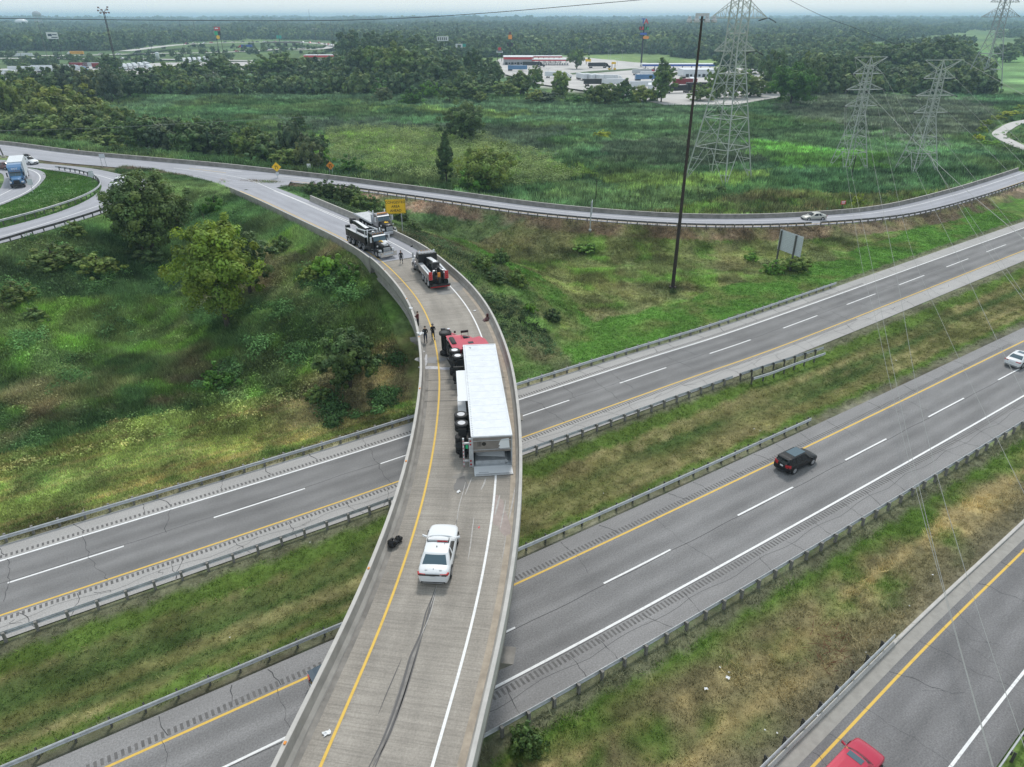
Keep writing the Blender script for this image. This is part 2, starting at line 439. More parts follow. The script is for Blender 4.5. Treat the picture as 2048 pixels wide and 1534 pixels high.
def pdist(X, Y, Q):
    """distance, signed offset, arc length and level of the nearest point of polyline Q"""
    X = np.asarray(X, float); Y = np.asarray(Y, float)
    best = np.full(X.shape, 1e18); sg = np.zeros(X.shape); zz = np.zeros(X.shape); ss = np.zeros(X.shape); s = arclen(Q)
    for i in range(len(Q) - 1):
        ax, ay, az = Q[i]; dx, dy = Q[i + 1, 0] - ax, Q[i + 1, 1] - ay; l2 = dx * dx + dy * dy + 1e-9
        t = np.clip(((X - ax) * dx + (Y - ay) * dy) / l2, 0, 1)
        ex = X - ax - t * dx; ey = Y - ay - t * dy; d = ex * ex + ey * ey
        m = d < best
        best = np.where(m, d, best); sg = np.where(m, np.sign(dx * (Y - ay) - dy * (X - ax)), sg)
        zz = np.where(m, az + t * (Q[i + 1, 2] - az), zz); ss = np.where(m, s[i] + t * math.sqrt(l2), ss)
    d = np.sqrt(best); return d, d * sg, ss, zz
def thin(Q, k): return np.vstack([Q[::k], Q[-1:]])
WBt, EBt, RBt, FARt, YDt = thin(WBY, 8), thin(EBY, 8), thin(RBY, 5), thin(FAR, 4), thin(YD, 4)
Dc = offset(sub(YD, S_AB + 6, 1e9), -2.5); Dct = thin(Dc, 5)
Mc = (matchn(NR, 60) + matchn(sub(FAR, 0, s_near(FAR, G(552, 346, 8.7))), 60)) / 2
Sc = offset(FAR, -3.6); Sct = thin(Sc[int(len(Sc) * .3):], 4)
ISL = np.array([tuple(G(*p, DZ)) for p in [(-60, 440), (60, 405), (130, 378), (165, 368)]])
GORE = np.array([tuple(G(*p)) for p in [(500, 362, 8.75), (560, 366, 8.6), (640, 380, 7.6), (700, 392, 6.6)]])

def height(X, Y):
    X = np.asarray(X, float); Y = np.asarray(Y, float)
    n = fbm(X, Y, 40, 3) - .5
    h = -.25 + n * .5 + (fbm(X + 50, Y, 6, 2) - .5) * .25
    far = np.clip((np.hypot(X, Y) - 1500) / 6000, 0, 1)
    h = h + far * (fbm(X, Y, 1800, 3) - .35) * 55
    def plat(Q, hw, slope, w=1.0):
        d, _, _, z = pdist(X, Y, Q)
        return z - .12 - np.maximum(0, d - hw) * slope
    dn = (fbm(X, Y, 9, 2) - .5)
    for Q, hw, sl in ((Dct, 5.0, .36), (thin(Mc, 5), 12.5, .4), (Sct, 4.9, .42), (thin(L1c, 4), 4.6, .34), (thin(L2c, 4), 7.5, .34), (ISL, 6, .25), (GORE, 2.5, .4)):
        p = plat(Q, hw, sl)
        h = np.maximum(h, p + np.where(p < 8.2, dn * .5 * np.clip((8.2 - p), 0, 1), 0)) if Q is not Sct else np.maximum(h, p)
    d, s_, _, z = pdist(X, Y, FARt); h = np.where((s_ < .5) & (s_ > -8.2) & (X > float(G(505, 346, 8.8).x)) & (X < 400), np.minimum(h, z - .13), h)
    # flat beds of the expressway and the near ramp
    d, w, _, _ = pdist(X, Y, WBt); k = np.clip((np.maximum(w - 10.2, -3.9 - w)) / 5, 0, 1); h = np.where(w > 3, np.minimum(h, 9), h); h = h * k + (-.07) * (1 - k)
    d, e, _, _ = pdist(X, Y, EBt); k = np.clip((np.maximum(e - 3.0, -10.9 - e)) / 4, 0, 1); h = h * k + (-.07) * (1 - k)
    med = (w < -3.9) & (e > 3.0)
    h = np.where(med, -.07 - .55 * np.clip(np.minimum(-w - 3.9, e - 3.0) / 4, 0, 1) + n * .1, h)
    d, r, _, z = pdist(X, Y, RBt); k = np.clip((np.maximum(r - 1.9, -8.2 - r)) / 3, 0, 1); h = h * k + .3 * (1 - k)
    d, _, _, _ = pdist(X, Y, thin(TRAIL, 4)); k = np.clip((d - 3) / 4, 0, 1); h = h * k + .05 * (1 - k)
    return h
def GT(px, py, dz=0.0):                   # pixel to the point where its ray meets the terrain
    p = G(px, py, 0)
    for _ in range(12):
        z = float(height(np.array([p.x]), np.array([p.y]))[0]) + dz
        q = G(px, py, z); p = Vector(((p.x + q.x) / 2, (p.y + q.y) / 2, z))
    return p
def inpoly(X, Y, P):
    r = np.zeros(X.shape, bool); n = len(P)
    for i in range(n):
        x1, y1 = P[i][0], P[i][1]; x2, y2 = P[(i + 1) % n][0], P[(i + 1) % n][1]
        c = ((y1 > Y) != (y2 > Y)) & (X < (x2 - x1) * (Y - y1) / (y2 - y1 + 1e-12) + x1)
        r ^= c
    return r
ZP = lambda pts, z=0.0: [tuple(G(x, y, z)[:2]) for x, y in pts]
LOT_A = ZP([(-260, 150), (-260, 190), (60, 176), (250, 160), (420, 148), (620, 138), (760, 132), (760, 117), (560, 124), (330, 127), (150, 133), (0, 139)])
LOT_B = ZP([(985, 128), (1000, 118), (1160, 115), (1290, 128), (1440, 136), (1560, 140), (1560, 196), (1470, 212), (1330, 212), (1220, 190), (1080, 170), (1010, 150)])
ZONES = [   # polygon, colour, weight noise
    (ZP([(250, 240), (420, 190), (800, 215), (1050, 240), (1420, 250), (1480, 200), (1040, 205), (700, 185), (450, 165), (200, 215)]), (.082, .140, .085), 12),
    (ZP([(560, 236), (900, 245), (1130, 262), (1100, 300), (700, 262), (560, 255)]), (.075, .105, .08), 10),
    (ZP([(640, 190), (760, 212), (1080, 222), (1060, 234), (860, 228), (700, 205)]), (.12, .18, .06), 8),
    (ZP([(640, 272), (760, 262), (930, 272), (1080, 320), (1180, 345), (1060, 372), (840, 350), (700, 330), (640, 300)]), (.13, .21, .05), 7),
    (ZP([(1130, 250), (1420, 252), (1700, 260), (1900, 290), (1700, 340), (1500, 300), (1200, 300)]), (.075, .135, .070), 12),
    (ZP([(1180, 285), (1400, 270), (1560, 300), (1560, 330), (1380, 330), (1180, 315)]), (.055, .075, .055), 8),
    (ZP([(1500, 285), (1700, 300), (1790, 318), (1760, 345), (1560, 335), (1480, 310)]), (.095, .21, .05), 6),
    (ZP([(1180, 355), (1290, 350), (1370, 350), (1560, 346), (1550, 362), (1440, 380), (1370, 376), (1250, 380)]), (.125, .19, .06), 4),
    (ZP([(1540, 350), (1700, 340), (1980, 340), (1960, 370), (1800, 408), (1560, 415)]), (.035, .075, .035), 5),
    (ZP([(1560, 170), (1960, 200), (1990, 260), (1840, 290), (1560, 225)]), (.085, .105, .085), 12),
    (ZP([(1650, 95), (2500, 100), (2500, 200), (1990, 180), (1960, 140), (1760, 130)]), (.10, .20, .085), 30),
    (ZP([(0, 96), (330, 92), (700, 76), (760, 95), (700, 118), (330, 127), (150, 133), (-200, 146), (-200, 100)]), (.055, .088, .045), 20),
]
def mixa(c, k, a):
    k = np.clip(k, 0, 1)[:, None]; return c * (1 - k) + np.array(a) * k
def landcover(X, Y, fine=True):
    sh = X.shape; X = X.ravel(); Y = Y.ravel()
    wx = X + (fbm(X, Y, 18, 3) - .5) * 16; wy = Y + (fbm(X + 99, Y, 18, 3) - .5) * 16
    n1 = fbm(X, Y, 14, 4); n2 = fbm(X + 500, Y, 4, 3); n3 = fbm(X - 300, Y + 77, 60, 3)
    c = np.tile(np.array([.050, .098, .042]), (len(X), 1))
    c = mixa(c, (n1 - .42) * 5, (.075, .115, .05)); c = mixa(c, (n3 - .5) * 4, (.06, .12, .065))
    far = np.hypot(X, Y) > 700
    c[far] = mixa(c[far], (n3[far] - .42) * 4, (.12, .18, .08))
    for P, col, w in ZONES:
        jx = (fbm(X, Y, 2.2, 2) - .5) * w * 1.6; m = inpoly(X + (fbm(X, Y, w * 1.5, 3) - .5) * w * 3.4 + jx, Y + (fbm(X + 40, Y + 9, w * 1.5, 3) - .5) * w * 3.4 + jx, P)
        c[m] = c[m] * .22 + .78 * np.array(col) * (.75 + .5 * n2[m])[:, None]
        c[m] = mixa(c[m], (n1[m] - .55) * 3, (.05, .085, .05))
    _, w, sw, _ = pdist(X, Y, WBt); _, e, se, _ = pdist(X, Y, EBt); _, r, _, _ = pdist(X, Y, RBt)
    # streaks laid along the road by the mower
    st = fb(sw * .035, w * 1.0, .42, 2, 1.5); st2 = fb(sw * .04 + 40, w * .8 + 9, 1.1, 3, 1.7)
    near = (w < 60) & (Y < 175)
    # field between flyover, far ramp and expressway
    fld = near & (w > 9) & (X > -30)
    _, dd, _, _ = pdist(X, Y, YDt)
    fld &= (dd < 0)
    c[fld] = np.array([.095, .115, .055]); c[fld] = mixa(c[fld], (n1[fld] - .44) * 4, (.105, .102, .062)); c[fld] = mixa(c[fld], (n2[fld] - .53) * 5, (.085, .145, .042))
    mown = fld & (((w < 15 + 9 * n1) & (dd < -17.5 - 2 * n2)) | (np.abs(dd + 23.5 + 1.5 * n2) < 2.6))
    bank = fld & (dd > -21); c[bank] = np.array([.070, .088, .050]); c[bank] = mixa(c[bank], (n2[bank] - .45) * 5, (.060, .115, .038))
    c[mown] = np.array([.080, .170, .038]); c[mown] = mixa(c[mown], (n2[mown] - .52) * 5, (.115, .150, .055)); c[mown] = mixa(c[mown], (fbm(X[mown], Y[mown], 2, 2) - .55) * 4, (.06, .125, .03))
    # slope left of the flyover
    sl = near & (w > 9) & (dd > 0) & (Y < 160)
    c[sl] = np.array([.078, .118, .052]); c[sl] = mixa(c[sl], (n1[sl] - .52) * 5, (.125, .115, .078)); c[sl] = mixa(c[sl], (n2[sl] - .52) * 6, (.088, .160, .045)); c[sl] = mixa(c[sl], (fbm(X[sl] + 7, Y[sl] - 60, 6, 3) - .52) * 6, (.052, .098, .043))
    edge = sl & (w < 20 + 10 * n1)
    c[edge] = np.array([.120, .155, .062]); c[edge] = mixa(c[edge], (st[edge] - .5) * 3, (.165, .155, .085)); c[edge] = mixa(c[edge], (n2[edge] - .6) * 5, (.065, .12, .04))
    # embankment of the flyover approach, dry stalks
    emb = near & (w > 14) & (np.abs(dd + 2.5) < 24) & (np.abs(dd + 2.5) > 5)
    k = np.clip((n1 - .38) * 5, 0, 1) * emb * np.clip((24 - np.abs(dd + 2.5)) / 8, 0, 1) * .8
    c = mixa(c, k * .95, (.135, .118, .088))
    # median
    med = (w < -2.5) & (e > 2.5)
    c[med] = np.array([.115, .122, .052]); c[med] = mixa(c[med], (st[med] - .45) * 2.2, (.23, .21, .12)); c[med] = mixa(c[med], (st2[med] - .48) * 3, (.062, .098, .034))
    c[med] = mixa(c[med], (n1[med] - .62) * 3, (.19, .165, .095))
    eg = med & ((w > -5.2 - 1.6 * n2) | (e < 3.6 + 1.6 * n2)); c[eg] = np.array([.085, .135, .035])
    # verge between the expressway and the near ramp
    vg = (e < -9.8) & (r > 0)
    c[vg] = np.array([.165, .148, .092]); s2 = .5 + .6 * (fb(se * .05, e, .8, 3, 1.6) - .5)
    c[vg] = mixa(c[vg], (n2[vg] - .51) * 6, (.085, .135, .036)); c[vg] = mixa(c[vg], (s2[vg] - .52) * 5 * (.4 + n1[vg]), (.33, .265, .155))
    c[vg] = mixa(c[vg], (4.5 - r[vg]) / 3, (.14, .13, .105)); c[vg] = mixa(c[vg], (e[vg] + 12.8 + n2[vg]) / 1.5, (.08, .14, .032))
    c[r < -6] = np.array([.07, .12, .035])
    # bare ground beside the kerbs and rails
    for v in ((w - 9.6), (-w - 3.3), (e - 2.6), (-e - 10.6)):
        m = (np.abs(v) < .85) ; c[m] = mixa(c[m], np.full(m.sum(), .75), (.15, .14, .125))
    _, f, sf, _ = pdist(X, Y, FARt)
    m = (f < -7.2) & (f > -11.5) & (Y > 100); c[m] = mixa(c[m], (n2[m] - .25) * 3, (.13, .105, .085))
    # clumps of darker and lighter growth, combed along the wind in the marsh
    rd = Y < 700
    cl = fb(X, Y, 3.0); cm = fb(X * .4 + 13, Y, 6); co = fb(X * .22, Y, 15); wet = ~(med | vg | mown | fld | sl)
    gk = (.62 + .76 * cl) * (.70 + .60 * cm) * np.where(wet, .72 + .56 * co, 1.0)
    gk = np.where(med | vg, .80 + .40 * cl, gk); gk = np.where(mown, .85 + .3 * cl, gk); gk = np.where(rd, gk, .75 + .5 * co)
    tint = fb(X + 70, Y - 30, 5)[:, None] * np.where(med | vg | mown, 0, 1)[:, None]
    c = c * (1 - tint * .35) + c * tint * .35 * np.array([1.55, 1.30, 1.05])
    c = c * gk[:, None] * np.where(med | vg | mown, 1.0, 1.25)[:, None] * np.where(wet[:, None] & (Y < 700)[:, None], np.array([1.22, 1.16, 1.10]), np.array([1.15, 1.15, .97]))
    for P in (LOT_A, LOT_B):
        m = inpoly(X, Y, P); c[m] = (.5, .48, .46)
    return c.reshape(*sh, 3)

# ------------------------------------------------------------------ the ground: one sheet to the horizon
def axis(lo, hi, step, far_lo, far_hi, g=1.09):
    a = list(np.arange(lo, hi + .01, step)); s = step
    while a[-1] < far_hi: s *= g; a.append(a[-1] + s)
    s = step
    while a[0] > far_lo: s *= g; a.insert(0, a[0] - s)
    return np.array(a)
def ground_material():
    m, N, L, b = newmat('ground_cover'); at = N.new('ShaderNodeAttribute'); at.attribute_name = 'Col'
    tc = N.new('ShaderNodeTexCoord').outputs['Object']
    c = at.outputs[0]
    f = ramp(N, L, nz(N, L, tc, .9, 8, .75), [(.3, gray(.6)), (.7, gray(1.75))]); c = mixc(N, L, c, f, 1.0, 'MULTIPLY')
    f = ramp(N, L, nz(N, L, tc, .12, 6, .65), [(.32, gray(.75)), (.68, gray(1.2))]); c = mixc(N, L, c, f, 1.0, 'MULTIPLY')
    h = nz(N, L, tc, .35, 6, .7); c = mixc(N, L, c, mixc(N, L, c, (1.04, 1.0, .9), 1.0, 'MULTIPLY'), ramp(N, L, h, [(.5, gray(0)), (.7, gray(1))]))
    L.new(c, b.inputs['Base Color']); b.inputs['Roughness'].default_value = 1; spec(b, .1)
    bu = N.new('ShaderNodeBump'); bu.inputs['Strength'].default_value = .8; bu.inputs['Distance'].default_value = .35
    L.new(nz(N, L, tc, 1.6, 6, .8), bu.inputs['Height']); L.new(bu.outputs[0], b.inputs['Normal'])
    return m
gx = axis(-70, 110, 1.0, -13000, 13000); gy = axis(14, 175, 1.0, -60, 14000)
GXX, GYY = np.meshgrid(gx, gy)
GZ = height(GXX, GYY); GC = landcover(GXX, GYY)
nxg, nyg = len(gx), len(gy)
ii = np.arange(nxg * nyg).reshape(nyg, nxg)
F = np.c_[ii[:-1, :-1].ravel(), ii[:-1, 1:].ravel(), ii[1:, 1:].ravel(), ii[1:, :-1].ravel()]
ground = link('ground', fast_mesh('ground', np.c_[GXX.ravel(), GYY.ravel(), GZ.ravel()], F, ground_material(), True, GC.reshape(-1, 3)), kind='structure')
def hgt(x, y): return float(height(np.array([float(x)]), np.array([float(y)]))[0])

# ------------------------------------------------------------------ roads
def road(name, parts, mat, kind='structure', z=0.0):
    mb = MB()
    for A, B, va, vb in parts:
        A = A.copy(); B = B.copy(); A[:, 2] += z; B[:, 2] += z
        strip_mb(mb, A, B, None, va, vb)
    up(mb); o = mb.obj(name, mat); o['kind'] = kind; return o
def band(Q, a, b, dz=0.0): return (offset(Q, a, dz), offset(Q, b, dz), a, b)
road('westbound_carriageway', [band(WBY, -.15, 7.0)], MAT['asphalt_wb'], z=.0)
road('westbound_shoulder', [band(WBY, 7.0, 9.05), band(WBY, -2.75, -.15)], MAT['shoulder_l'])
road('eastbound_carriageway', [band(EBY, .12, -7.3)], MAT['asphalt_eb'])
road('eastbound_shoulder', [band(EBY, 2.15, .12), band(EBY, -7.3, -9.85)], MAT['shoulder_e'])
road('near_ramp_road', [band(RBY, .55, -4.98), band(RBY, -4.98, -6.5)], MAT['ramp_b'])
# far ramp, merged ramps and loops
sN = s_near(FAR, G(585, 349, 8.6))
S1 = sub(FAR, sN - 25, 1e9)
wS = np.interp(arclen(S1), [0, 25, 55], [5.0, 6.2, 7.0])
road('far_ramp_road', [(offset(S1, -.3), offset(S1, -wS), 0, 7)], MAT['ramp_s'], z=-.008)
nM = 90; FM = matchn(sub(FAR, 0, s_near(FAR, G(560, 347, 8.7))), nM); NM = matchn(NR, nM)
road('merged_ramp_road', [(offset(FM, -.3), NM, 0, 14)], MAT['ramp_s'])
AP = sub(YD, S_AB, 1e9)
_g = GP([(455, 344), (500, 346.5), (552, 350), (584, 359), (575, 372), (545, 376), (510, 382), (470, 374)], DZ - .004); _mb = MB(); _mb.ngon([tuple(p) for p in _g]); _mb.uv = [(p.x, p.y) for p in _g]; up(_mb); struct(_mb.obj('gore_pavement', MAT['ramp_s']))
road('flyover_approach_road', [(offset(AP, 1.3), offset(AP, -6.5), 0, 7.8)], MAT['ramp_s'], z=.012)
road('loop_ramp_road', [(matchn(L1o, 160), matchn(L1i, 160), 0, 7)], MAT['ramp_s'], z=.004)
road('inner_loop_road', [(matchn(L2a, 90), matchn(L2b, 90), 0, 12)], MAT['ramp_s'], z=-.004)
road('maintenance_track', [band(TRAIL, -2.2, 2.2)], MAT['lot'], z=.1)

def line(mb, Q, off_, w, dz=.004, s0=None, s1=None):
    q = sub(Q, s0, s1) if s0 is not None else Q
    if len(q) < 2: return
    strip_mb(mb, offset(q, off_ - w / 2, dz), offset(q, off_ + w / 2, dz))
wm, ym = MB(), MB()
line(wm, WBY, 6.85, .2); line(ym, WBY, 0, .17)
line(wm, EBY, -7.15, .2); line(ym, EBY, 0, .18)
def dashes(Q, off_, phase, length=8.6, cyc=15.24, w=.17):
    Qf = resample(Q, .5); L_ = arclen(Qf)[-1]; s = phase % cyc - cyc
    while s < L_:
        if s + length > 0: line(wm, Qf, off_, w, .004, max(0, s), min(L_, s + length))
        s += cyc
dashes(WBY, 3.62, s_near(WBY, G(1229.7, 770.7)) , 8.5)
dashes(EBY, -3.6, s_near(EBY, G(1177, 1178.5)), 7.7)
line(ym, RBY, 0, .17); line(wm, RBY, -4.88, .17)
line(ym, YD, 0, .15, .020); line(wm, sub(YD, 0, s_near(YD, G(552, 382, DZ))), -4.88, .15, .020)
line(wm, smooth([G(698, 442.6, DZ), G(620, 410, DZ), G(552, 382, DZ), G(496, 359.5, DZ), G(440, 348, DZ), G(400, 342.5, DZ), G(347, 336, DZ)], 1), 0, .16, .022)
line(wm, offset(S1, -2.0), 0, .16, .004)
line(ym, offset(S1, -wS + 1.0), 0, .13, .004)
line(wm, smooth(GP([(-300, 545), (0, 473.4), (112, 440), (180, 417), (222, 402.6), (262, 388), (272, 374), (258, 366)], DZ), 1), 0, .16, .01)
line(wm, smooth(GP([(231, 361), (191, 349.5), (139, 341.8), (90, 336.4), (56, 332.4), (0, 325.5), (-200, 303)], DZ), 1), 0, .16, .01)
line(wm, smooth(GP([(30, 332), (56, 338.2), (72, 344.5), (80, 353), (77, 364), (49, 386), (0, 407), (-90, 437)], DZ), 1), 0, .2, .01)
line(wm, smooth(GP([(0, 391), (27, 377), (44, 368)], DZ), 1), 0, .2, .01)
line(wm, offset(FM[:60], -1.6), 0, .14, .006)
for mb in (wm, ym): up(mb)
struct(wm.obj('white_road_marking', MAT['white_paint'])); struct(ym.obj('yellow_road_marking', MAT['yellow_paint']))
# rumble strips
rmb = MB()
def rumble(Q, off_, s0, s1, w=.42, step=.36):
    Qf = resample(Q, .5); n = normals(Qf); s = arclen(Qf)
    for a in np.arange(s0, s1, step):
        x, y, z = (np.interp(a, s, Qf[:, k]) for k in range(3)); nx_, ny_ = np.interp(a, s, n[:, 0]), np.interp(a, s, n[:, 1])
        tx, ty = ny_, -nx_; l = .085
        p = [(x + nx_ * (off_ + i * w / 2) + tx * j * l, y + ny_ * (off_ + i * w / 2) + ty * j * l, z + .004) for i, j in ((-1, -1), (1, -1), (1, 1), (-1, 1))]
        rmb.add(p, [(0, 1, 2, 3)])
_c = s_near(WBY, (0, 61)); rumble(WBY, 7.38, _c - 75, _c + 75); rumble(WBY, -.52, _c - 75, _c + 60)
_c = s_near(EBY, (0, 41)); rumble(EBY, .5, _c - 60, _c + 80, .5); rumble(EBY, -7.72, _c - 40, _c + 80, .55)
up(rmb); struct(rmb.obj('rumble_strip', MAT['rumble']))
# cracks and sealant
random.seed(5); ck = MB()
def crack(Q, s, a, b, wob=.25, w=.05, lean=0.0, dz=.006):
    p, ang = at_s(Q, s); t = Vector((cos(ang), sin(ang), 0)); n_ = Vector((-sin(ang), cos(ang), 0))
    k = max(3, int(abs(b - a) / .35)); pts = []; o = 0
    for i in range(k + 1):
        f = i / k; o += random.uniform(-wob, wob) * .5
        pts.append(Vector(p) + n_ * (a + (b - a) * f) + t * (o + lean * f) + Vector((0, 0, dz)))
    ww = w
    for i in range(k):
        d = (pts[i + 1] - pts[i]).normalized(); m = Vector((-d.y, d.x, 0)); w2 = max(.012, w * random.uniform(.3, 1.2))
        ck.add([pts[i] - m * ww / 2, pts[i + 1] - m * w2 / 2, pts[i + 1] + m * w2 / 2, pts[i] + m * ww / 2], [(0, 1, 2, 3)]); ww = w2
def long_crack(Q, off_, s0, s1, w=.03, wob=.1, dz=.006):
    s = s0; prev = None; ph = random.random() * 9
    while s < s1:
        p, ang = at_s(Q, s); n_ = Vector((-sin(ang), cos(ang), 0))
        q = Vector(p) + n_ * (off_ + wob * sin(s * .9 + ph) * random.uniform(.3, 1)) + Vector((0, 0, dz))
        if prev is not None:
            d = (q - prev).normalized(); m = Vector((-d.y, d.x, 0)) * w / 2
            ck.add([prev - m, q - m, q + m, prev + m], [(0, 1, 2, 3)])
        prev = q; s += 1.2
c0 = s_near(WBY, (0, 61))
for s in np.arange(c0 - 62, c0 + 150, 4.1):
    s += random.uniform(-1.2, 1.2)
    if random.random() < .85: crack(WBY, s, 7.5, 9.0, .3, .07, random.uniform(-.8, .8))
    if random.random() < .9: crack(WBY, s + random.uniform(-1, 1), -.4, -2.7, .45, .05, random.uniform(-1.5, 1.5))
    if random.random() < .4: crack(WBY, s + .5, -1.0, -1.6, 1.2, .045, random.uniform(-2, 2))
    if random.random() < .5: crack(WBY, s, 6.8, random.choice([3.6, 0, 1.5]), .35, .05, random.uniform(-1.2, 1.2))
c0 = s_near(EBY, (0, 41))
for s in np.arange(c0 - 40, c0 + 130, 3.9):
    s += random.uniform(-1, 1)
    if random.random() < .8: crack(EBY, s, 2.0, .3, .25, .06, random.uniform(-.9, .9))
    if random.random() < .85: crack(EBY, s, -7.6, -9.7, .3, .05, random.uniform(-.9, .9))
    if random.random() < .5: crack(EBY, s, .1, random.choice([-3.6, -7, -2]), .3, .03, random.uniform(-1, 1))
long_crack(WBY, 3.8, 0, 300, .04); long_crack(EBY, -3.75, 0, 260, .05, .06); long_crack(EBY, -8.4, 0, 200, .03, .25); long_crack(WBY, -1.2, 40, 160, .025, .35)
long_crack(WBY, -.22, 0, 260, .04, .03); long_crack(EBY, -7.32, 0, 220, .04, .03)
for s in np.arange(12, 62, 3.3):
    s += random.uniform(-1, 1); crack(RBY, s, .5, random.choice([-2.5, -4.8, -6.3]), .35, random.choice([.03, .05, .02]), random.uniform(-1.5, 1.5))
    if random.random() < .5: crack(RBY, s, -1.5, -3.2, .8, .02, random.uniform(-2, 2))
up(ck); struct(ck.obj('road_crack', MAT['crack']))

# near ramp: kerb and gutter
kb = MB()
A0 = offset(RBY, .55, .006); A1 = offset(RBY, 1.35, .006)
strip_mb(kb, A0, A1); up(kb); struct(kb.obj('gutter', MAT['gutter']))
kb = MB()
rows = [[tuple(p) for p in offset(RBY, d, z)] for d, z in ((1.35, -.1), (1.36, .14), (1.40, .16), (1.58, .16), (1.60, -.2))]
kb.grid([list(r) for r in zip(*rows)]); o = kb.obj('kerb', MAT['conc_top']); struct(o)

# ------------------------------------------------------------------ the flyover bridge
S0 = 0.0
DK = sub(YD, S0, S_AB)
bridge = empty('flyover_bridge', 'curved concrete flyover bridge carrying the crash scene over the expressway', 'bridge', (0, 0, 0))
mb = MB(); strip_mb(mb, offset(DK, 1.26, .004), offset(DK, -6.31, .004), None, 0, 7.6); up(mb)
mb.obj('deck_surface', MAT['deck'], bridge)
def sweep(Q, prof, name, mat, parent, caps=True, mi=None):   # prof: (offset, dz) closed outline
    mb = MB(); rows = [offset(Q, d, z) for d, z in prof]
    rows = [[tuple(r[i]) for r in rows] for i in range(len(Q))]
    n = len(prof); vs = [p for r in rows for p in r]; fs = []; ms = []
    for k in range(len(rows) - 1):
        for i in range(n):
            j = (i + 1) % n; fs.append((k * n + i, (k + 1) * n + i, (k + 1) * n + j, k * n + j)); ms.append(0 if mi is None else mi[i])
    mb.v = vs; mb.f = fs; mb.m = ms
    if caps: mb.f += [tuple(range(n)), tuple(range(len(vs) - n, len(vs)))[::-1]]; mb.m += [0, 0]
    return mb.obj(name, mat, parent)
# barrier profile: inner foot, slope, top, outer face
def barrier(side, base, h=.96, out=.48): # base = inner offset, side = +1 left, -1 right
    s_ = side
    return [(base, 0), (base + s_ * .03, .09), (base + s_ * .19, .30), (base + s_ * .25, h - .02), (base + s_ * .27, h), (base + s_ * (out - .02), h), (base + s_ * out, h - .02), (base + s_ * out, -.02)]
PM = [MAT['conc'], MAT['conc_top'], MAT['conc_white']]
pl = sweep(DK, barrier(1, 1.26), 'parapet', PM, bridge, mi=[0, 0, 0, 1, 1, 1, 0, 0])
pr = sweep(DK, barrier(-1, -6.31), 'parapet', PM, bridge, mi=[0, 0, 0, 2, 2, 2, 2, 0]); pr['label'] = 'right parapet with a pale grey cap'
sweep(DK, [(1.74, -.02), (1.74, -.34), (-6.79, -.34), (-6.79, -.02)], 'deck_slab', MAT['conc_dark'], bridge)
for off_ in (1.2, -1.3, -3.8, -6.25):
    sweep(DK, [(off_ + .28, -.34), (off_ + .28, -.5), (off_ + .06, -.55), (off_ + .06, -1.55), (off_ + .3, -1.62), (off_ + .3, -1.8), (off_ - .3, -1.8), (off_ - .3, -1.62), (off_ - .06, -1.55), (off_ - .06, -.55), (off_ - .28, -.5), (off_ - .28, -.34)], 'girder', MAT['conc'], bridge)
def pier(s, z0):
    p, a = at_s(YD, s); M = Matrix.Translation((p[0], p[1], 0)) @ Matrix.Rotation(a, 4, 'Z')
    mb = MB(); zt = DZ - 1.8
    mb.hexa([M @ Vector(q) for q in ((-.6, -5.2, zt - 1.5), (.6, -5.2, zt - 1.5), (.6, .2, zt - 1.5), (-.6, .2, zt - 1.5))], [M @ Vector(q) for q in ((-.6, -7.3, zt), (.6, -7.3, zt), (.6, 2.2, zt), (-.6, 2.2, zt))])
    o = mb.obj('pier_cap', MAT['conc_dark'], bridge)
    for y in (-4.4, -.6):
        mb = MB(); c = M @ Vector((0, y, 0)); mb.tube((c.x, c.y, z0), (c.x, c.y, zt - 1.45), .55, .55, 20); mb.obj('pier_column', MAT['conc_dark'], bridge, True)
for pt, z0 in (((-1.5, 54.5), -.6), ((-3.2, 73.0), 0), ((-5.5, 28.2), 0), ((-10.5, 14.5), 0)): pier(s_near(YD, pt), z0)
p, a = at_s(YD, S_AB); M = Matrix.Translation((p[0], p[1], 0)) @ Matrix.Rotation(a, 4, 'Z')
mb = MB(); mb.box(-.1, 1.0, -6.75, 1.7, 4.6, DZ - .36, 0, M); mb.obj('abutment', MAT['conc_dark'], bridge)
# deck joints
jm = MB()
for s in (S_AB - .2, s_near(YD, G(798, 566, DZ)), s_near(YD, (-1.5, 54.5)), s_near(YD, (-1.7, 56.3)), s_near(YD, (-1.9, 58.1))):
    jm = MB()
    p, a = at_s(YD, s); M = Matrix.Translation((p[0], p[1], p[2])) @ Matrix.Rotation(a, 4, 'Z'); jm.box(-.03, .03, -6.2, 1.2, 0, .009, 0, M); jm.obj('expansion_joint', MAT['crack'], bridge)
# stained gutter strips of the deck
mb = MB(); strip_mb(mb, offset(DK, 1.26, .009), offset(DK, .98, .009)); up(mb); mb.obj('gutter_stain', MAT['conc_dark'], bridge)
mb = MB(); strip_mb(mb, offset(DK, -6.31, .009), offset(DK, -5.95, .009)); up(mb); mb.obj('gutter_stain', plain('sandy_gutter_dust', (.42, .36, .29), .95, var=.25, vs=1.5), bridge)
# orange reflectors on the left parapet
for s in np.arange(8, S_AB, 11.4):
    p, a = at_s(YD, s); M = Matrix.Translation((p[0], p[1], p[2])) @ Matrix.Rotation(a, 4, 'Z')
    mb = MB(); mb.box(-.07, .07, 1.55, 1.66, .955, 1.02, 0, M); mb.obj('reflector', MAT['sign_orange'], bridge)
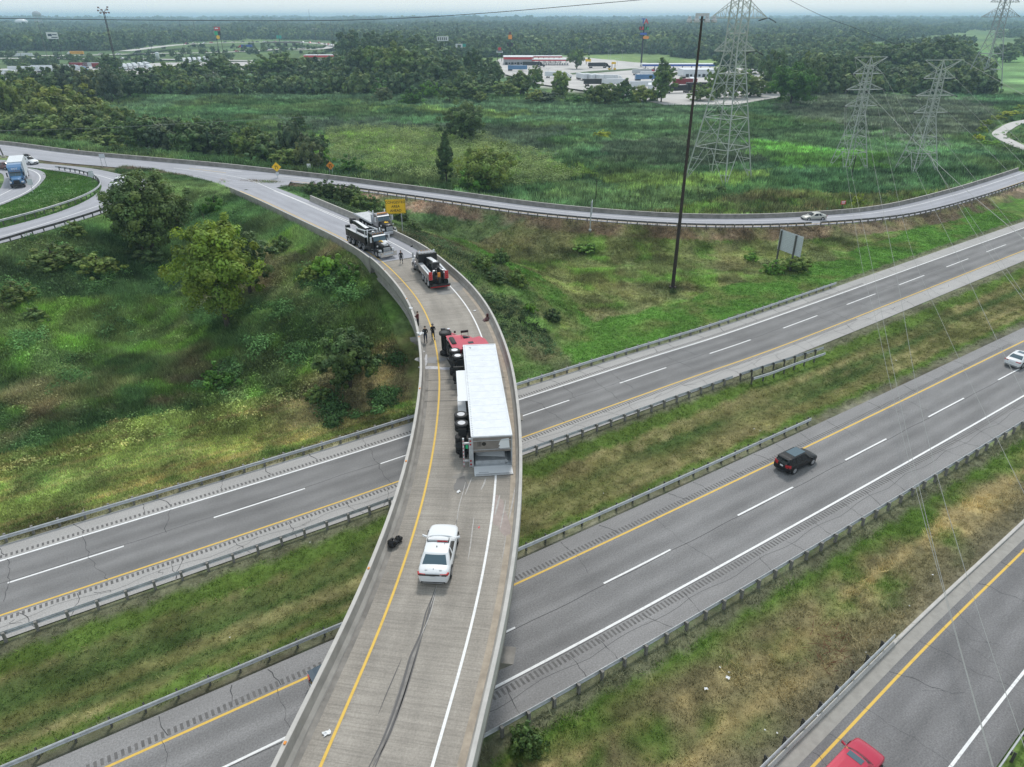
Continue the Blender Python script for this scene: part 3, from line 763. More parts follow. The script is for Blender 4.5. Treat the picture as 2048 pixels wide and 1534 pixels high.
# approach walls beyond the abutment
w1 = sweep(sub(YD, S_AB, 1e9), [(d, z - (0 if i < 7 else 1.3)) for i, (d, z) in enumerate(barrier(1, 1.4))], 'approach_parapet', PM, None, mi=[0, 0, 0, 1, 1, 1, 0, 0])
tag(w1, 'concrete barrier along the outer edge of the flyover approach, above the weedy slope', 'concrete barrier')
w2 = sweep(sub(YD, S_AB, s_near(YD, G(556, 412, DZ))), [(d, z - (0 if i < 7 else 1.3)) for i, (d, z) in enumerate(barrier(-1, -6.35))], 'approach_barrier', PM, None, mi=[0, 0, 0, 1, 1, 1, 0, 0])
tag(w2, 'concrete barrier starting at the gore, between the approach road and the bushes', 'concrete barrier')
w3 = sweep(FAR, [(-.3, 0), (-.27, .1), (-.15, .3), (-.1, .85), (.12, .87), (.14, -.5)], 'ramp_barrier', [MAT['conc_dark'], MAT['conc_top']], None, mi=[0, 0, 0, 1, 0, 0])
tag(w3, 'long weathered concrete barrier on the marsh side of the far ramp', 'concrete barrier')

# ------------------------------------------------------------------ guardrails
def wbeam(mb, Q, z=.70, side=1):
    prof = [(0, .02), (.035, .0), (.075, -.05), (.035, -.10), (.01, -.155), (.035, -.21), (.075, -.26), (.035, -.31), (0, -.33)]
    rows = [offset(Q, side * d, z + dz) for d, dz in prof] + [offset(Q, side * (d - .012), z + dz) for d, dz in prof[::-1]]
    rows = [[tuple(r[i]) for r in rows] for i in range(len(Q))]
    mb.grid(rows, close=True)
_post = {}
def guardrail(name, Q, side, label, post='wood', step=1.905, z0=0.0, group='steel guardrails beside the roads', mat='galv'):
    """rail face looks towards side (+1 = left of travel); posts behind it"""
    Q = resample(np.array(Q), .95)
    root = empty(name, label, 'guardrail', (0, 0, 0), 0, group)
    mb = MB(); wbeam(mb, Q, .72, side); mb.obj('rail', MAT[mat], root)
    if post not in _post:
        mb = MB()
        if post == 'wood': mb.box(-.09, .09, -.1, .1, -.5, .76)
        else: mb.box(-.055, .055, -.075, -.065, -.5, .74); mb.box(-.055, .055, .065, .075, -.5, .74); mb.box(-.006, .006, -.065, .065, -.5, .74)
        mb.box(-.06, .06, -.19, -.105, .40, .71)
        _post[post] = mb.mesh('post', MAT['post'] if post == 'wood' else MAT['galv_dark'])
    L_ = arclen(Q)[-1]; n = int(L_ / step)
    for i in range(min(n + 1, 99)):
        p, a = at_s(Q, i * step); nn = Vector((-sin(a), cos(a), 0)); q = Vector(p) - nn * side * .20
        link('post', _post[post], root, q, (0, 0, a + (pi if side < 0 else 0) + pi))
    return root
_w = s_near(WBY, (0, 61)); _e = s_near(EBY, (0, 41))
sE = s_near(WBY, G(1669, 568))
q = sub(offset(WBY, 9.2), 0, 1e9); qs = arclen(q)
qa = q[(q[:, 0] > -52) & (q[:, 0] < -8.5)]; qb = q[(q[:, 0] > -8.5) & (q[:, 0] < G(1669, 570).x)]
guardrail('guardrail', qa, -1, 'steel guardrail with wood posts along the far road edge, left of the flyover')
guardrail('guardrail', qb, -1, 'steel guardrail with wood posts beside the bright green mown strip, right of the flyover')
q = offset(WBY, np.interp(arclen(WBY), [0, _w, _w + 30, _w + 300], [-2.75, -2.85, -3.3, -4]))
guardrail('guardrail', q[(q[:, 0] > -45) & (q[:, 0] < -3.0)], 1, 'median guardrail beside the yellow line of the far road, left of the flyover')
guardrail('guardrail', q[(q[:, 0] > -3.0) & (q[:, 0] < 27)], 1, 'median guardrail beside the yellow line of the far road, right of the flyover')
gt = GP([(1478, 757), (1520, 743), (1570, 727), (1646, 703)], .1)
guardrail('guardrail', smooth(gt, 1), 1, 'bulky flared end section closing the median guardrail in the grass', 'steel', 1.9)
gt2 = GP([(1497, 762), (1530, 752), (1580, 733), (1640, 712)], .1)
guardrail('guardrail', smooth([p + Vector((.35, -.5, 0)) for p in gt2], 1), -1, 'rear rail of the flared end section in the median grass', 'steel', 1.9)
q = offset(EBY, 2.62)
guardrail('guardrail', q[(q[:, 0] > -33) & (q[:, 0] < -6.5)], -1, 'median guardrail with green weeds at its foot, left of the flyover', 'steel')
guardrail('guardrail', q[(q[:, 0] > -6.5) & (q[:, 0] < G(1637, 832).x)], -1, 'median guardrail behind the black SUV, right of the flyover', 'steel')
q = offset(EBY, -10.15)
guardrail('guardrail', q[(q[:, 0] > -14) & (q[:, 0] < 60)], 1, 'guardrail along the lower edge of the near road, above the dry verge', 'wood')
q = offset(RBY, 1.62)
sR = s_near(q, G(1796, 1292, 1.0))
guardrail('guardrail', sub(q, 2, sR), -1, 'bright guardrail standing on the kerb beside the red SUV', 'steel')
guardrail('guardrail', offset(RBY, -6.7), 1, 'guardrail on the outer edge of the near ramp in the corner', 'steel')
guardrail('guardrail', smooth(GP([(-140, 484), (0, 449), (99, 422), (165, 399), (195, 382), (202, 370), (186, 354.5), (148, 344), (111, 338.5)], DZ), 1), -1, 'white-topped guardrail curling round the grass island of the loop', 'steel')
guardrail('guardrail', smooth(GP([(-140, 527), (0, 488), (60, 470), (120, 453), (190, 431), (243, 411), (290, 390)], DZ), 1), 1, 'dark posted guardrail on the outer edge of the loop above the weedy slope', 'steel', mat='galv_dark')
q = offset(S1, -(wS + .25)); i0 = int(len(q) * .16); 
gq = q[i0:]; Ls = arclen(gq)[-1]
guardrail('guardrail', sub(gq, 0, Ls / 2), 1, 'guardrail on the near side of the far ramp behind the yellow warning sign', 'wood', mat='galv_dark')
guardrail('guardrail', sub(gq, Ls / 2, Ls), 1, 'guardrail on the near side of the far ramp by the silver sedan', 'wood', mat='galv_dark')
# ------------------------------------------------------------------ vegetation
def leaf_material(name, col, trans=.35, var=.35):
    m, N, L, b = newmat(name)
    oi = N.new('ShaderNodeObjectInfo'); at = N.new('ShaderNodeAttribute'); at.attribute_name = 'Col'
    c = mixc(N, L, col, at.outputs[0], 1.0, 'MULTIPLY')
    f = ramp(N, L, oi.outputs['Random'], [(0, (1 - var, 1 - var * .8, 1 - var * .8)), (.5, (1, 1, 1)), (1, (1 + var * .9, 1 + var * .5, 1 - var * .3))])
    c = mixc(N, L, c, f, 1.0, 'MULTIPLY')
    ge = N.new('ShaderNodeNewGeometry'); pn = nz(N, L, ge.outputs['Position'], .009 if name.endswith('far') else .06, 6, .75)
    c = mixc(N, L, c, ramp(N, L, pn, [(.3, (.62, .68, .70)), (.5, (1, 1, 1)), (.7, (1.35, 1.32, 1.05))]), 1.0, 'MULTIPLY')
    L.new(c, b.inputs['Base Color']); b.inputs['Roughness'].default_value = .65; spec(b, .25)
    tr = N.new('ShaderNodeBsdfTranslucent'); L.new(mixc(N, L, c, (1.25, 1.2, .6), 1.0, 'MULTIPLY'), tr.inputs[0])
    mx = N.new('ShaderNodeMixShader'); mx.inputs[0].default_value = trans * .62
    L.new(b.outputs[0], mx.inputs[1]); L.new(tr.outputs[0], mx.inputs[2]); L.new(mx.outputs[0], N['Material Output'].inputs[0])
    return m
def grass_material():
    m, N, L, b = newmat('grass_blades'); at = N.new('ShaderNodeAttribute'); at.attribute_name = 'Col'
    L.new(at.outputs[0], b.inputs['Base Color']); b.inputs['Roughness'].default_value = .8; spec(b, .15)
    tr = N.new('ShaderNodeBsdfTranslucent'); L.new(at.outputs[0], tr.inputs[0])
    mx = N.new('ShaderNodeMixShader'); mx.inputs[0].default_value = .3
    L.new(b.outputs[0], mx.inputs[1]); L.new(tr.outputs[0], mx.inputs[2]); L.new(mx.outputs[0], N['Material Output'].inputs[0])
    return m
GRASS = grass_material(); VB = 1.58
LEAF = {k: leaf_material('leaves_' + k, c, t) for k, c, t in (
    ('dark', (.115, .185, .076), .36), ('mid', (.165, .255, .09), .4), ('olive', (.175, .245, .085), .38), ('blue', (.13, .18, .115), .33),
    ('bright', (.13, .28, .055), .42), ('yellow', (.33, .43, .08), .5), ('far', (.145, .22, .11), .36))}

def crown_arrays(rng, W, H, nclump, nleaf, leaf, shape='round', gap=.0):
    """leaf quads: clumps filling an uneven crown about W wide, H tall, base at z=0"""
    # clump centres
    n = nclump; d = rng.normal(size=(n, 3)); d /= np.linalg.norm(d, axis=1)[:, None]
    fl = (d[:, 2] < -.3) & (rng.rand(n) < .35); d[:, 2] = np.where(fl, -d[:, 2], d[:, 2])
    r = rng.rand(n) ** .5
    lob = 1 + .28 * np.sin(3 * np.arctan2(d[:, 1], d[:, 0]) + rng.rand() * 6) * (1 - np.abs(d[:, 2])) + .15 * rng.normal(size=n)
    c = d * r[:, None] * lob[:, None]
    if shape == 'cone': c[:, :2] *= np.clip(1.15 - .55 * (c[:, 2:3] + 1), .3, 1.2)
    if shape == 'tall': c[:, :2] *= np.clip(1.0 - .25 * c[:, 2:3], .5, 1.2)
    if shape == 'bush': c[:, 2] = np.abs(c[:, 2]) * 1.35 - .72
    c = c * np.array([W / 2, W / 2, H / 2]) * .88 + np.array([0, 0, H * .48])
    cr = (W * .5 * (.15 + .16 * rng.rand(n))) * (.6 + .4 * (1 - r))
    pts = rng.normal(size=(n, nleaf, 3)); pts /= np.linalg.norm(pts, axis=2)[..., None]
    nrm = pts.copy()
    pts = pts * (rng.rand(n, nleaf, 1) ** .35) * np.array([1, 1, .85]) * cr[:, None, None] + c[:, None, :]
    P = pts.reshape(-1, 3); co_ = c / np.array([W / 2, W / 2, H / 2]) - np.array([0, 0, .9]); Nn = nrm.reshape(-1, 3) + .5 * np.repeat(co_, nleaf, 0) + rng.normal(size=(n * nleaf, 3)) * .30 + np.array([0, 0, .25])
    Nn /= np.linalg.norm(Nn, axis=1)[:, None]
    t = np.cross(Nn, rng.normal(size=Nn.shape)); t /= np.linalg.norm(t, axis=1)[:, None]; b = np.cross(Nn, t)
    s = (leaf * (.6 + .8 * rng.rand(len(P))))[:, None]
    q = np.stack([P - t * s - b * s * .6, P + t * s * .2 - b * s * .75, P + t * s + b * s * .5, P - t * s * .3 + b * s * .8], 1)
    V = q.reshape(-1, 3); F_ = np.arange(len(V)).reshape(-1, 4)
    br = (.62 + .7 * rng.rand(n))[:, None] * (.8 + .4 * rng.rand(n, nleaf))
    hue = (.92 + .2 * rng.rand(n))[:, None] * np.ones((1, nleaf))
    col = np.stack([br * hue, br, br * (2 - hue) * .95], -1).reshape(-1, 3).repeat(4, 0)
    return V, F_, col, c
def crown_mesh(name, seed, W, H, nclump, nleaf, leaf, mat, shape='round'):
    rng = np.random.RandomState(seed); V, F_, col, c = crown_arrays(rng, W, H, nclump, nleaf, leaf, shape)
    return fast_mesh(name, V, F_, mat, False, col), c
def trunk_mesh(name, seed, H, r, W, limbs=6, base=0.0):
    rnd = random.Random(seed); mb = MB(); p = Vector((0, 0, -.4)); z = 0; rr = r; tops = []
    for k in range(5):
        q = p + Vector((rnd.uniform(-.12, .12) * H * .12, rnd.uniform(-.12, .12) * H * .12, H * .19)); mb.tube(p, q, rr, rr * .78, 8, 0, False); p = q; rr *= .78
        for _ in range(max(1, limbs // 4)):
            if k >= 1:
                a = rnd.uniform(0, 2 * pi); e = p + Vector((cos(a) * W * .3, sin(a) * W * .3, H * rnd.uniform(.1, .28)))
                m = (p + e) / 2 + Vector((0, 0, -H * .03)); mb.tube(p, m, rr * .55, rr * .4, 6, 0, False); mb.tube(m, e, rr * .4, rr * .12, 6, 0, False)
    return mb.mesh(name, MAT['bark'], True)
_trees = {}
def tree_proto(key, seed, W, H, nclump, nleaf, leaf, mat, shape='round', cbase=.03, limbs=8):
    cm, _ = crown_mesh('crown', seed, W, H * (1 - cbase), nclump, nleaf, leaf, LEAF[mat], shape)
    tm = trunk_mesh('trunk', seed, H * .85, W * .028 + .06, W, limbs); _trees[key] = (cm, tm, W, H, cbase)
for k in range(4):
    tree_proto(('mid', k), 10 + k, 10, 11, 150, 42, .27, 'mid', ['round', 'tall', 'round', 'bush'][k])
    tree_proto(('dark', k), 20 + k, 10, 11, 150, 42, .27, 'dark', ['round', 'tall', 'round', 'bush'][k])
    tree_proto(('olive', k), 30 + k, 10, 10, 150, 42, .27, 'olive', ['round', 'round', 'tall', 'bush'][k])
for k in range(3):
    tree_proto(('blue', k), 40 + k, 10, 9, 115, 38, .30, 'blue', ['round', 'bush', 'tall'][k])
    tree_proto(('bright', k), 50 + k, 6, 5, 60, 30, .2, 'bright', 'bush', .05)
    tree_proto(('yellow', k), 55 + k, 5, 4, 60, 30, .18, 'yellow', 'bush', .05)
tree_proto(('conifer', 0), 60, 4, 8, 90, 30, .2, 'dark', 'cone', .04)
tree_proto(('spire', 0), 61, 7, 16, 120, 34, .26, 'dark', 'cone', .1)
TREE_N = [0]
def tree(kind, k, p, W, H, label, cat='tree', group=None, name=None, rz=None):
    cm, tm, w0, h0, cb = _trees[(kind, k)]
    TREE_N[0] += 1; rr = random.Random(TREE_N[0] * 7919)
    o = empty(name or 'broadleaf_tree', label, cat, p, rr.uniform(0, 6.28) if rz is None else rz, group)
    o.scale = (W / w0, W / w0, H / h0)
    link('crown', cm, o, (0, 0, cb * h0)); link('trunk', tm, o)
    return o
def place(px, py, wpx, hpx):             # base pixel and apparent size -> point, width, height
    p = GT(px, py); d = (p - Vector((0, 0, CAMH))); k = d.length / FPX
    dep = d.y * CP - d.z * SP
    k = dep / FPX
    ca = math.cos(math.atan2(CAMH - p.z, p.y)); top = hpx * k
    return p, wpx * k, top / max(.35, ca * 1.0) * 1.0

# --- the three big trees on the slope left of the flyover
def hero(name, seed, px, py, W, H, nclump, nleaf, leaf, mat, label, shape='round', cbase=.1):
    tree_proto((name, seed), seed, W, H, nclump, nleaf, leaf, mat, shape, cbase, 14)
    p = GT(px, py)
    return tree(name, seed, p, W, H, label, 'tree', None, 'broadleaf_tree', 0)
hero('hero', 101, 306, 500, 13.0, 12.5, 300, 105, .18, 'dark', 'large dark green tree hiding the bend of the loop ramp', 'round', .02)
hero('hero', 102, 456, 652, 12.5, 14.5, 260, 85, .17, 'yellow', 'tall yellow-green tree standing on the slope left of the tow trucks', 'tall', .12)
hero('hero', 103, 500, 588, 8, 9, 130, 75, .18, 'dark', 'dark tree tucked behind the tall yellow-green tree', 'round', .05)
hero('hero', 104, 700, 775, 7.2, 7.5, 170, 90, .15, 'mid', 'round bushy green tree on the slope beside the flyover parapet', 'round', .04)
hero('hero', 105, 930, 283, 16, 13, 260, 70, .26, 'dark', 'large round dark tree standing alone in the marsh', 'round', .04)
hero('hero', 106, 893, 372, 7, 14.5, 160, 60, .22, 'dark', 'narrow dark spire-like tree beside the far ramp', 'cone', .03)
hero('hero', 107, 975, 382, 16, 11, 240, 60, .24, 'mid', 'wide green bushy tree beside the narrow dark one', 'round', .02)
hero('hero', 108, 945, 388, 9, 6.5, 130, 60, .22, 'bright', 'low bright bush in front of the narrow dark tree', 'bush', .02)
hero('hero', 109, 1322, 208, 14, 22, 150, 50, .4, 'mid', 'tall slim tree at the edge of the truck park', 'tall', .05)
hero('hero', 110, 1153, 140, 17, 17, 160, 50, .42, 'mid', 'round tree standing alone on the truck stop forecourt', 'round', .12)
hero('hero', 111, 1580, 210, 24, 20, 220, 60, .38, 'bright', 'bright green rounded tree at the wood edge behind the tower', 'round', .03)

rt = random.Random(3)
# --- belt of trees along the top of the merged ramp, behind its barrier
belt = [(20, 262, 90, 80, 'olive'), (75, 240, 110, 60, 'olive'), (120, 268, 120, 70, 'olive'), (60, 285, 100, 50, 'olive'), (165, 262, 110, 66, 'olive'), (160, 295, 120, 62, 'olive'), (215, 290, 110, 66, 'olive'),
        (255, 300, 100, 62, 'mid'), (105, 292, 100, 48, 'mid'), (300, 312, 100, 66, 'dark'), (205, 308, 90, 40, 'mid'), (345, 315, 100, 60, 'blue'), (392, 322, 100, 66, 'dark'), (430, 318, 80, 60, 'blue'), (470, 325, 80, 56, 'dark'),
        (250, 268, 80, 42, 'olive'), (505, 332, 80, 62, 'mid'), (545, 336, 80, 52, 'dark'), (590, 335, 60, 70, 'blue'), (620, 342, 70, 66, 'blue'), (575, 343, 70, 36, 'mid'), (440, 290, 60, 40, 'mid'), (520, 300, 60, 36, 'mid'),
        (5, 232, 80, 60, 'mid'), (-20, 280, 90, 60, 'olive'), (360, 288, 70, 40, 'dark'), (310, 280, 70, 36, 'dark'), (640, 318, 50, 40, 'dark')]
for i, (px, py, w, h, kd) in enumerate(belt):
    p, W, H = place(px, py, w, h); tree(kd, i % 3, p - Vector((0, 0, H * .12)), W * rt.uniform(.85, 1.05), H * 1.4, 'bushy tree in the belt behind the merged ramp barrier', 'tree', 'trees behind the merged ramp barrier')
for px, py, w, h, kd, lb in ((490, 272, 26, 22, 'conifer', 'small dark pointed tree rising from the marsh edge'), (598, 262, 34, 34, 'mid', 'lone loose tree leaning over the marsh reeds'),
                             (640, 190, 46, 26, 'olive', 'yellowish bush alone on the marsh'), (374, 190, 34, 32, 'olive', 'rounded light bush left of the grey willow'), (430, 186, 70, 36, 'blue', 'wide grey-green willow bush at the marsh edge'),
                             (1205, 277, 40, 18, 'yellow', 'small yellow-green bush alone in the reeds'), (1712, 420, 34, 36, 'yellow', 'bright yellow-green shrub beside the small red sign')):
    p, W, H = place(px, py, w, h); tree(kd, 0, p, W, H, lb, 'tree' if h > 30 else 'bush', None, 'broadleaf_tree' if h > 30 else 'marsh_bush')
# --- row behind the marsh, in front of the truck parks
row = [(20, 205, 70, 60, 'dark'), (60, 190, 60, 54, 'mid'), (100, 200, 70, 50, 'dark'), (140, 196, 60, 60, 'blue'), (185, 200, 70, 66, 'blue'), (225, 205, 60, 66, 'blue'), (262, 196, 60, 50, 'dark'), (225, 160, 50, 44, 'dark'),
       (300, 186, 60, 46, 'dark'), (335, 180, 60, 50, 'mid'), (400, 168, 60, 40, 'mid'), (440, 160, 66, 48, 'dark'), (470, 168, 56, 40, 'dark'), (510, 156, 50, 30, 'mid'), (560, 158, 72, 48, 'mid'), (600, 150, 40, 26, 'mid'), (630, 148, 44, 30, 'dark'),
       (665, 150, 50, 30, 'mid'), (690, 160, 56, 44, 'mid'), (720, 168, 60, 66, 'dark'), (752, 170, 60, 70, 'mid'), (790, 172, 70, 78, 'mid'), (830, 172, 70, 66, 'mid'), (760, 190, 50, 30, 'bright'), (700, 130, 60, 62, 'dark'), (745, 126, 60, 56, 'dark'), (790, 124, 60, 54, 'dark'), (830, 128, 60, 52, 'dark'), (862, 140, 60, 44, 'mid'),
       (870, 178, 60, 56, 'dark'), (905, 176, 60, 58, 'dark'), (950, 165, 50, 60, 'dark'), (985, 178, 50, 50, 'dark'), (925, 195, 50, 46, 'dark'), (860, 196, 44, 38, 'bright'), (826, 210, 50, 32, 'bright'), (768, 204, 40, 26, 'blue'), (900, 205, 50, 36, 'mid'), (945, 200, 60, 34, 'mid'), (1010, 195, 50, 30, 'mid'), (960, 206, 36, 20, 'olive'),
       (1040, 190, 50, 44, 'olive'), (1070, 180, 36, 44, 'mid'), (1070, 206, 44, 24, 'olive'), (1120, 195, 44, 48, 'mid'), (1090, 205, 50, 20, 'blue'), (1155, 208, 50, 22, 'bright'), (1185, 208, 40, 34, 'mid'), (1210, 210, 60, 40, 'olive'), (1245, 210, 50, 46, 'mid'), (1280, 208, 50, 34, 'olive'), (1300, 205, 40, 26, 'mid'),
       (1400, 205, 50, 34, 'mid'), (1430, 200, 40, 60, 'mid'), (1470, 200, 60, 56, 'mid'), (1500, 196, 60, 40, 'olive'), (1540, 190, 60, 80, 'dark'), (1610, 192, 70, 78, 'dark'), (1655, 186, 70, 66, 'dark'), (1500, 150, 60, 46, 'dark'), (1450, 150, 50, 44, 'dark'), (1700, 182, 60, 66, 'dark'), (1735, 178, 60, 60, 'dark'), (1790, 174, 60, 34, 'blue'), (1830, 170, 60, 36, 'olive'),
       (1780, 150, 70, 56, 'dark'), (1830, 148, 80, 62, 'dark'), (1880, 146, 70, 66, 'dark'), (1920, 140, 60, 52, 'dark'), (1950, 150, 50, 36, 'dark'), (2010, 124, 60, 34, 'dark'), (1960, 170, 40, 30, 'dark'), (1740, 130, 60, 40, 'mid'), (2046, 110, 50, 36, 'dark')]
for i, (px, py, w, h, kd) in enumerate(row):
    p, W, H = place(px, py, w, h)
    if px < 640: g = ('tree in the row between the marsh and the left truck park', 'trees before the left truck park')
    elif px < 1020: g = ('tree in the dark grove between the two truck parks', 'grove between the truck parks')
    elif px < 1340: g = ('tree or tall bush at the marsh edge before the right truck park', 'trees before the right truck park')
    else: g = ('tree of the wood edge behind the lattice towers', 'trees behind the lattice towers')
    tree(kd, i % 3, p - Vector((0, 0, H * .08)), W * rt.uniform(.95, 1.15), H * 1.15, g[0], 'tree', g[1])

# --- bushes near the roads
nb = [(628, 388, 44, 26, 'dark'), (655, 392, 50, 34, 'dark'), (690, 402, 50, 34, 'dark'), (720, 415, 50, 32, 'mid'), (745, 425, 46, 34, 'mid'), (770, 436, 46, 30, 'mid'), (668, 372, 26, 22, 'conifer'), (800, 440, 40, 24, 'dark'), (825, 462, 36, 22, 'dark'), (705, 392, 40, 24, 'dark')]
for i, (px, py, w, h, kd) in enumerate(nb):
    p, W, H = place(px, py, w, h); tree(kd, 0 if kd == 'conifer' else 3, p - Vector((0, 0, H * .2)), W, H * 1.4, 'bush in the thicket between flyover approach and far ramp', 'bush', 'thicket beside the yellow warning sign', 'roadside_bush')
for px, py, w, h, kd, k, lb in (
    (965, 540, 46, 34, 'mid', 3, 'leftmost round bush on the bank right of the wrecker'), (1000, 530, 44, 34, 'mid', 3, 'green bush just right of its round neighbour on the bank'), (1035, 570, 44, 36, 'mid', 3, 'lower bush on the bank above the bright mown strip'),
    (990, 560, 50, 24, 'dark', 3, 'dark low bush between the three bank bushes'), (1060, 622, 34, 20, 'bright', 0, 'small bright bush low on the bank'), (1105, 640, 40, 24, 'dark', 3, 'dark bush at the toe of the bank'),
    (430, 425, 70, 36, 'bright', 1, 'bright green shrub patch on the slope below the approach barrier'), (565, 500, 46, 30, 'dark', 3, 'dark shrub on the brown slope below the approach barrier'), (608, 508, 26, 12, 'bright', 2, 'small bright shrub on the brown slope'),
    (655, 545, 90, 44, 'bright', 0, 'bright leafy shrub beside the abutment'), (700, 560, 70, 36, 'bright', 1, 'bright shrub against the flyover abutment'), (620, 560, 50, 30, 'mid', 3, 'green shrub left of the abutment shrubs'),
    (440, 775, 80, 40, 'bright', 2, 'low bright bush in the weeds below the yellow-green tree'), (250, 470, 46, 26, 'dark', 3, 'dark bush under the loop guardrail'), (150, 470, 50, 28, 'mid', 3, 'green bush below the loop guardrail'), (290, 520, 80, 34, 'dark', 3, 'dark undergrowth bush beneath the large dark tree'),
    (110, 530, 110, 44, 'dark', 3, 'wide dark bush on the upper left slope'), (200, 545, 90, 40, 'mid', 3, 'green bush beside the wide dark one on the left slope'), (30, 600, 80, 40, 'dark', 3, 'dark bush at the left edge of the slope'), (70, 640, 60, 26, 'mid', 3, 'low green bush at the left edge of the slope'),
    (640, 800, 60, 30, 'mid', 3, 'low bush at the foot of the slope by the flyover'), (1500, 520, 40, 16, 'bright', 1, 'green weed clump at the left foot of the blank sign'), (1590, 540, 60, 26, 'mid', 2, 'large green weed clump under the blank sign'), (1545, 545, 50, 22, 'bright', 2, 'bright weed clump between the legs of the blank sign'),
    (1170, 500, 60, 14, 'bright', 1, 'low bright vine patch in the bare hollow'), (1345, 586, 16, 10, 'dark', 3, 'tuft of weeds round the foot of the tall light pole'), (1440, 385, 34, 16, 'mid', 3, 'bush between the feet of the largest tower'), (1405, 370, 20, 14, 'mid', 3, 'small bush at the left foot of the largest tower'),
    (1055, 1500, 80, 44, 'mid', 3, 'leafy bush in the verge at the foot of the flyover'), (1480, 395, 0, 0, None, 0, ''), (640, 330, 70, 40, 'bright', 0, 'bright bush behind the diamond sign on twin posts'), (700, 345, 60, 30, 'bright', 2, 'bright bush right of the diamond sign on twin posts')):
    if not kd: continue
    p, W, H = place(px, py, w, h); tree(kd, k, p - Vector((0, 0, H * .25)), W, H * 1.45, lb, 'bush', None, 'roadside_bush')

# --- grass, weeds and reeds: real blades, one object per kind of cover
def inframe(X, Y, Z, m=60):
    dy = Y; zc = dy * CP - (Z - CAMH) * SP; vx = X / zc * FPX + 1024; vy = -(dy * SP + (Z - CAMH) * CP) / zc * FPX + 767
    return (zc > 5) & (vx > -m) & (vx < 2048 + m) & (vy > -m) & (vy < 1534 + m)
def blades(name, label, X, Y, h, w, nb, spread, rng, colf=None, lean=.5, bright=(.7, 1.35), z=None, kind='stuff', cat='grass'):
    Z = height(X, Y); m = inframe(X, Y, Z); X, Y, Z = X[m], Y[m], Z[m]; h = h[m] if hasattr(h, '__len__') else np.full(len(X), h)
    c = landcover(X, Y) if colf is None else colf(X, Y)
    n = len(X); Xr = np.repeat(X, nb) + rng.normal(size=n * nb) * spread; Yr = np.repeat(Y, nb) + rng.normal(size=n * nb) * spread; Zr = np.repeat(Z, nb)
    hr = np.repeat(h, nb) * (.55 + .75 * rng.rand(n * nb)); a = rng.rand(n * nb) * 2 * pi; t = np.c_[np.cos(a), np.sin(a)] * (w * (.6 + .8 * rng.rand(n * nb)))[:, None]
    ln = rng.normal(size=(n * nb, 2)) * lean * hr[:, None]
    b0 = np.c_[Xr - t[:, 0], Yr - t[:, 1], Zr - .05]; b1 = np.c_[Xr + t[:, 0], Yr + t[:, 1], Zr - .05]; tp = np.c_[Xr + ln[:, 0], Yr + ln[:, 1], Zr + hr]
    V = np.stack([b0, b1, tp], 1).reshape(-1, 3); F_ = np.arange(len(V)).reshape(-1, 3)
    br = VB * np.repeat(bright[0] + (bright[1] - bright[0]) * rng.rand(n), nb) * (.8 + .4 * rng.rand(n * nb))
    cc = (np.repeat(c, nb, 0) * br[:, None]).repeat(3, 0)
    o = link(name, fast_mesh(name, V, F_, GRASS, False, cc), None, kind=kind, label=label, cat=cat); return o
def leafy(name, label, X, Y, size, nl, leaf, rng, colf=None, tall=.7, cat='undergrowth', bright=(.6, 1.5)):
    """low leafy clumps"""
    Z = height(X, Y); m = inframe(X, Y, Z); X, Y, Z = X[m], Y[m], Z[m]; size = size[m] if hasattr(size, '__len__') else np.full(len(X), size)
    c = landcover(X, Y) if colf is None else colf(X, Y); n = len(X)
    d = rng.normal(size=(n, nl, 3)); d /= np.linalg.norm(d, axis=2)[..., None]; d[..., 2] = np.abs(d[..., 2]) * tall
    P = (d * (rng.rand(n, nl, 1) ** .4) * size[:, None, None] + np.stack([X, Y, Z], -1)[:, None]).reshape(-1, 3)
    Nn = d.reshape(-1, 3) + rng.normal(size=(n * nl, 3)) * .32 + np.array([0, 0, .25]); Nn /= np.linalg.norm(Nn, axis=1)[:, None]
    t = np.cross(Nn, rng.normal(size=Nn.shape)); t /= np.linalg.norm(t, axis=1)[:, None]; b = np.cross(Nn, t); s = (leaf * (.6 + .8 * rng.rand(len(P))))[:, None]
    V = np.stack([P - t * s, P - b * s * .6, P + t * s, P + b * s * .7], 1).reshape(-1, 3); F_ = np.arange(len(V)).reshape(-1, 4)
    br = VB * np.repeat(bright[0] + (bright[1] - bright[0]) * rng.rand(n), nl) * (.75 + .5 * rng.rand(n * nl)) * (.75 + .35 * d[..., 2].ravel())  # last factor puts light tops and shaded bases into the leaf colour
    cc = (np.repeat(c, nl, 0) * br[:, None]).repeat(4, 0)
    return link(name, fast_mesh(name, V, F_, GRASS, False, cc), None, kind='stuff', label=label, cat=cat)
rng = np.random.RandomState(11)
def scatter(x0, x1, y0, y1, n): return x0 + (x1 - x0) * rng.rand(n), y0 + (y1 - y0) * rng.rand(n)
def rel(X, Y): return pdist(X, Y, WBt)[1], pdist(X, Y, EBt)[1], pdist(X, Y, RBt)[1], pdist(X, Y, YDt)[1]
# median
X, Y = scatter(-45, 110, 24, 125, 150000); w, e, r, dd = rel(X, Y); m = (w < -3.3) & (e > 2.9)
X, Y = X[m], Y[m]; Z = height(X, Y)
blades('median_grass', 'mown streaky grass of the median between the two carriageways', X, Y, .17, .035, 5, .10, rng, lean=.9, bright=(.6, 1.5))
# verge by the near ramp
X, Y = scatter(-10, 80, 18, 85, 90000); w, e, r, dd = rel(X, Y); m = (e < -10.4) & ((r > 1.9) | (r < -6.9)); X, Y = X[m], Y[m]
hh = .14 + .35 * np.clip((fbm(X, Y, 3, 3) - .5) * 4, 0, 1)
blades('verge_grass', 'dry and green grass of the verge beside the near ramp', X, Y, hh, .03, 6, .13, rng, lean=.7)
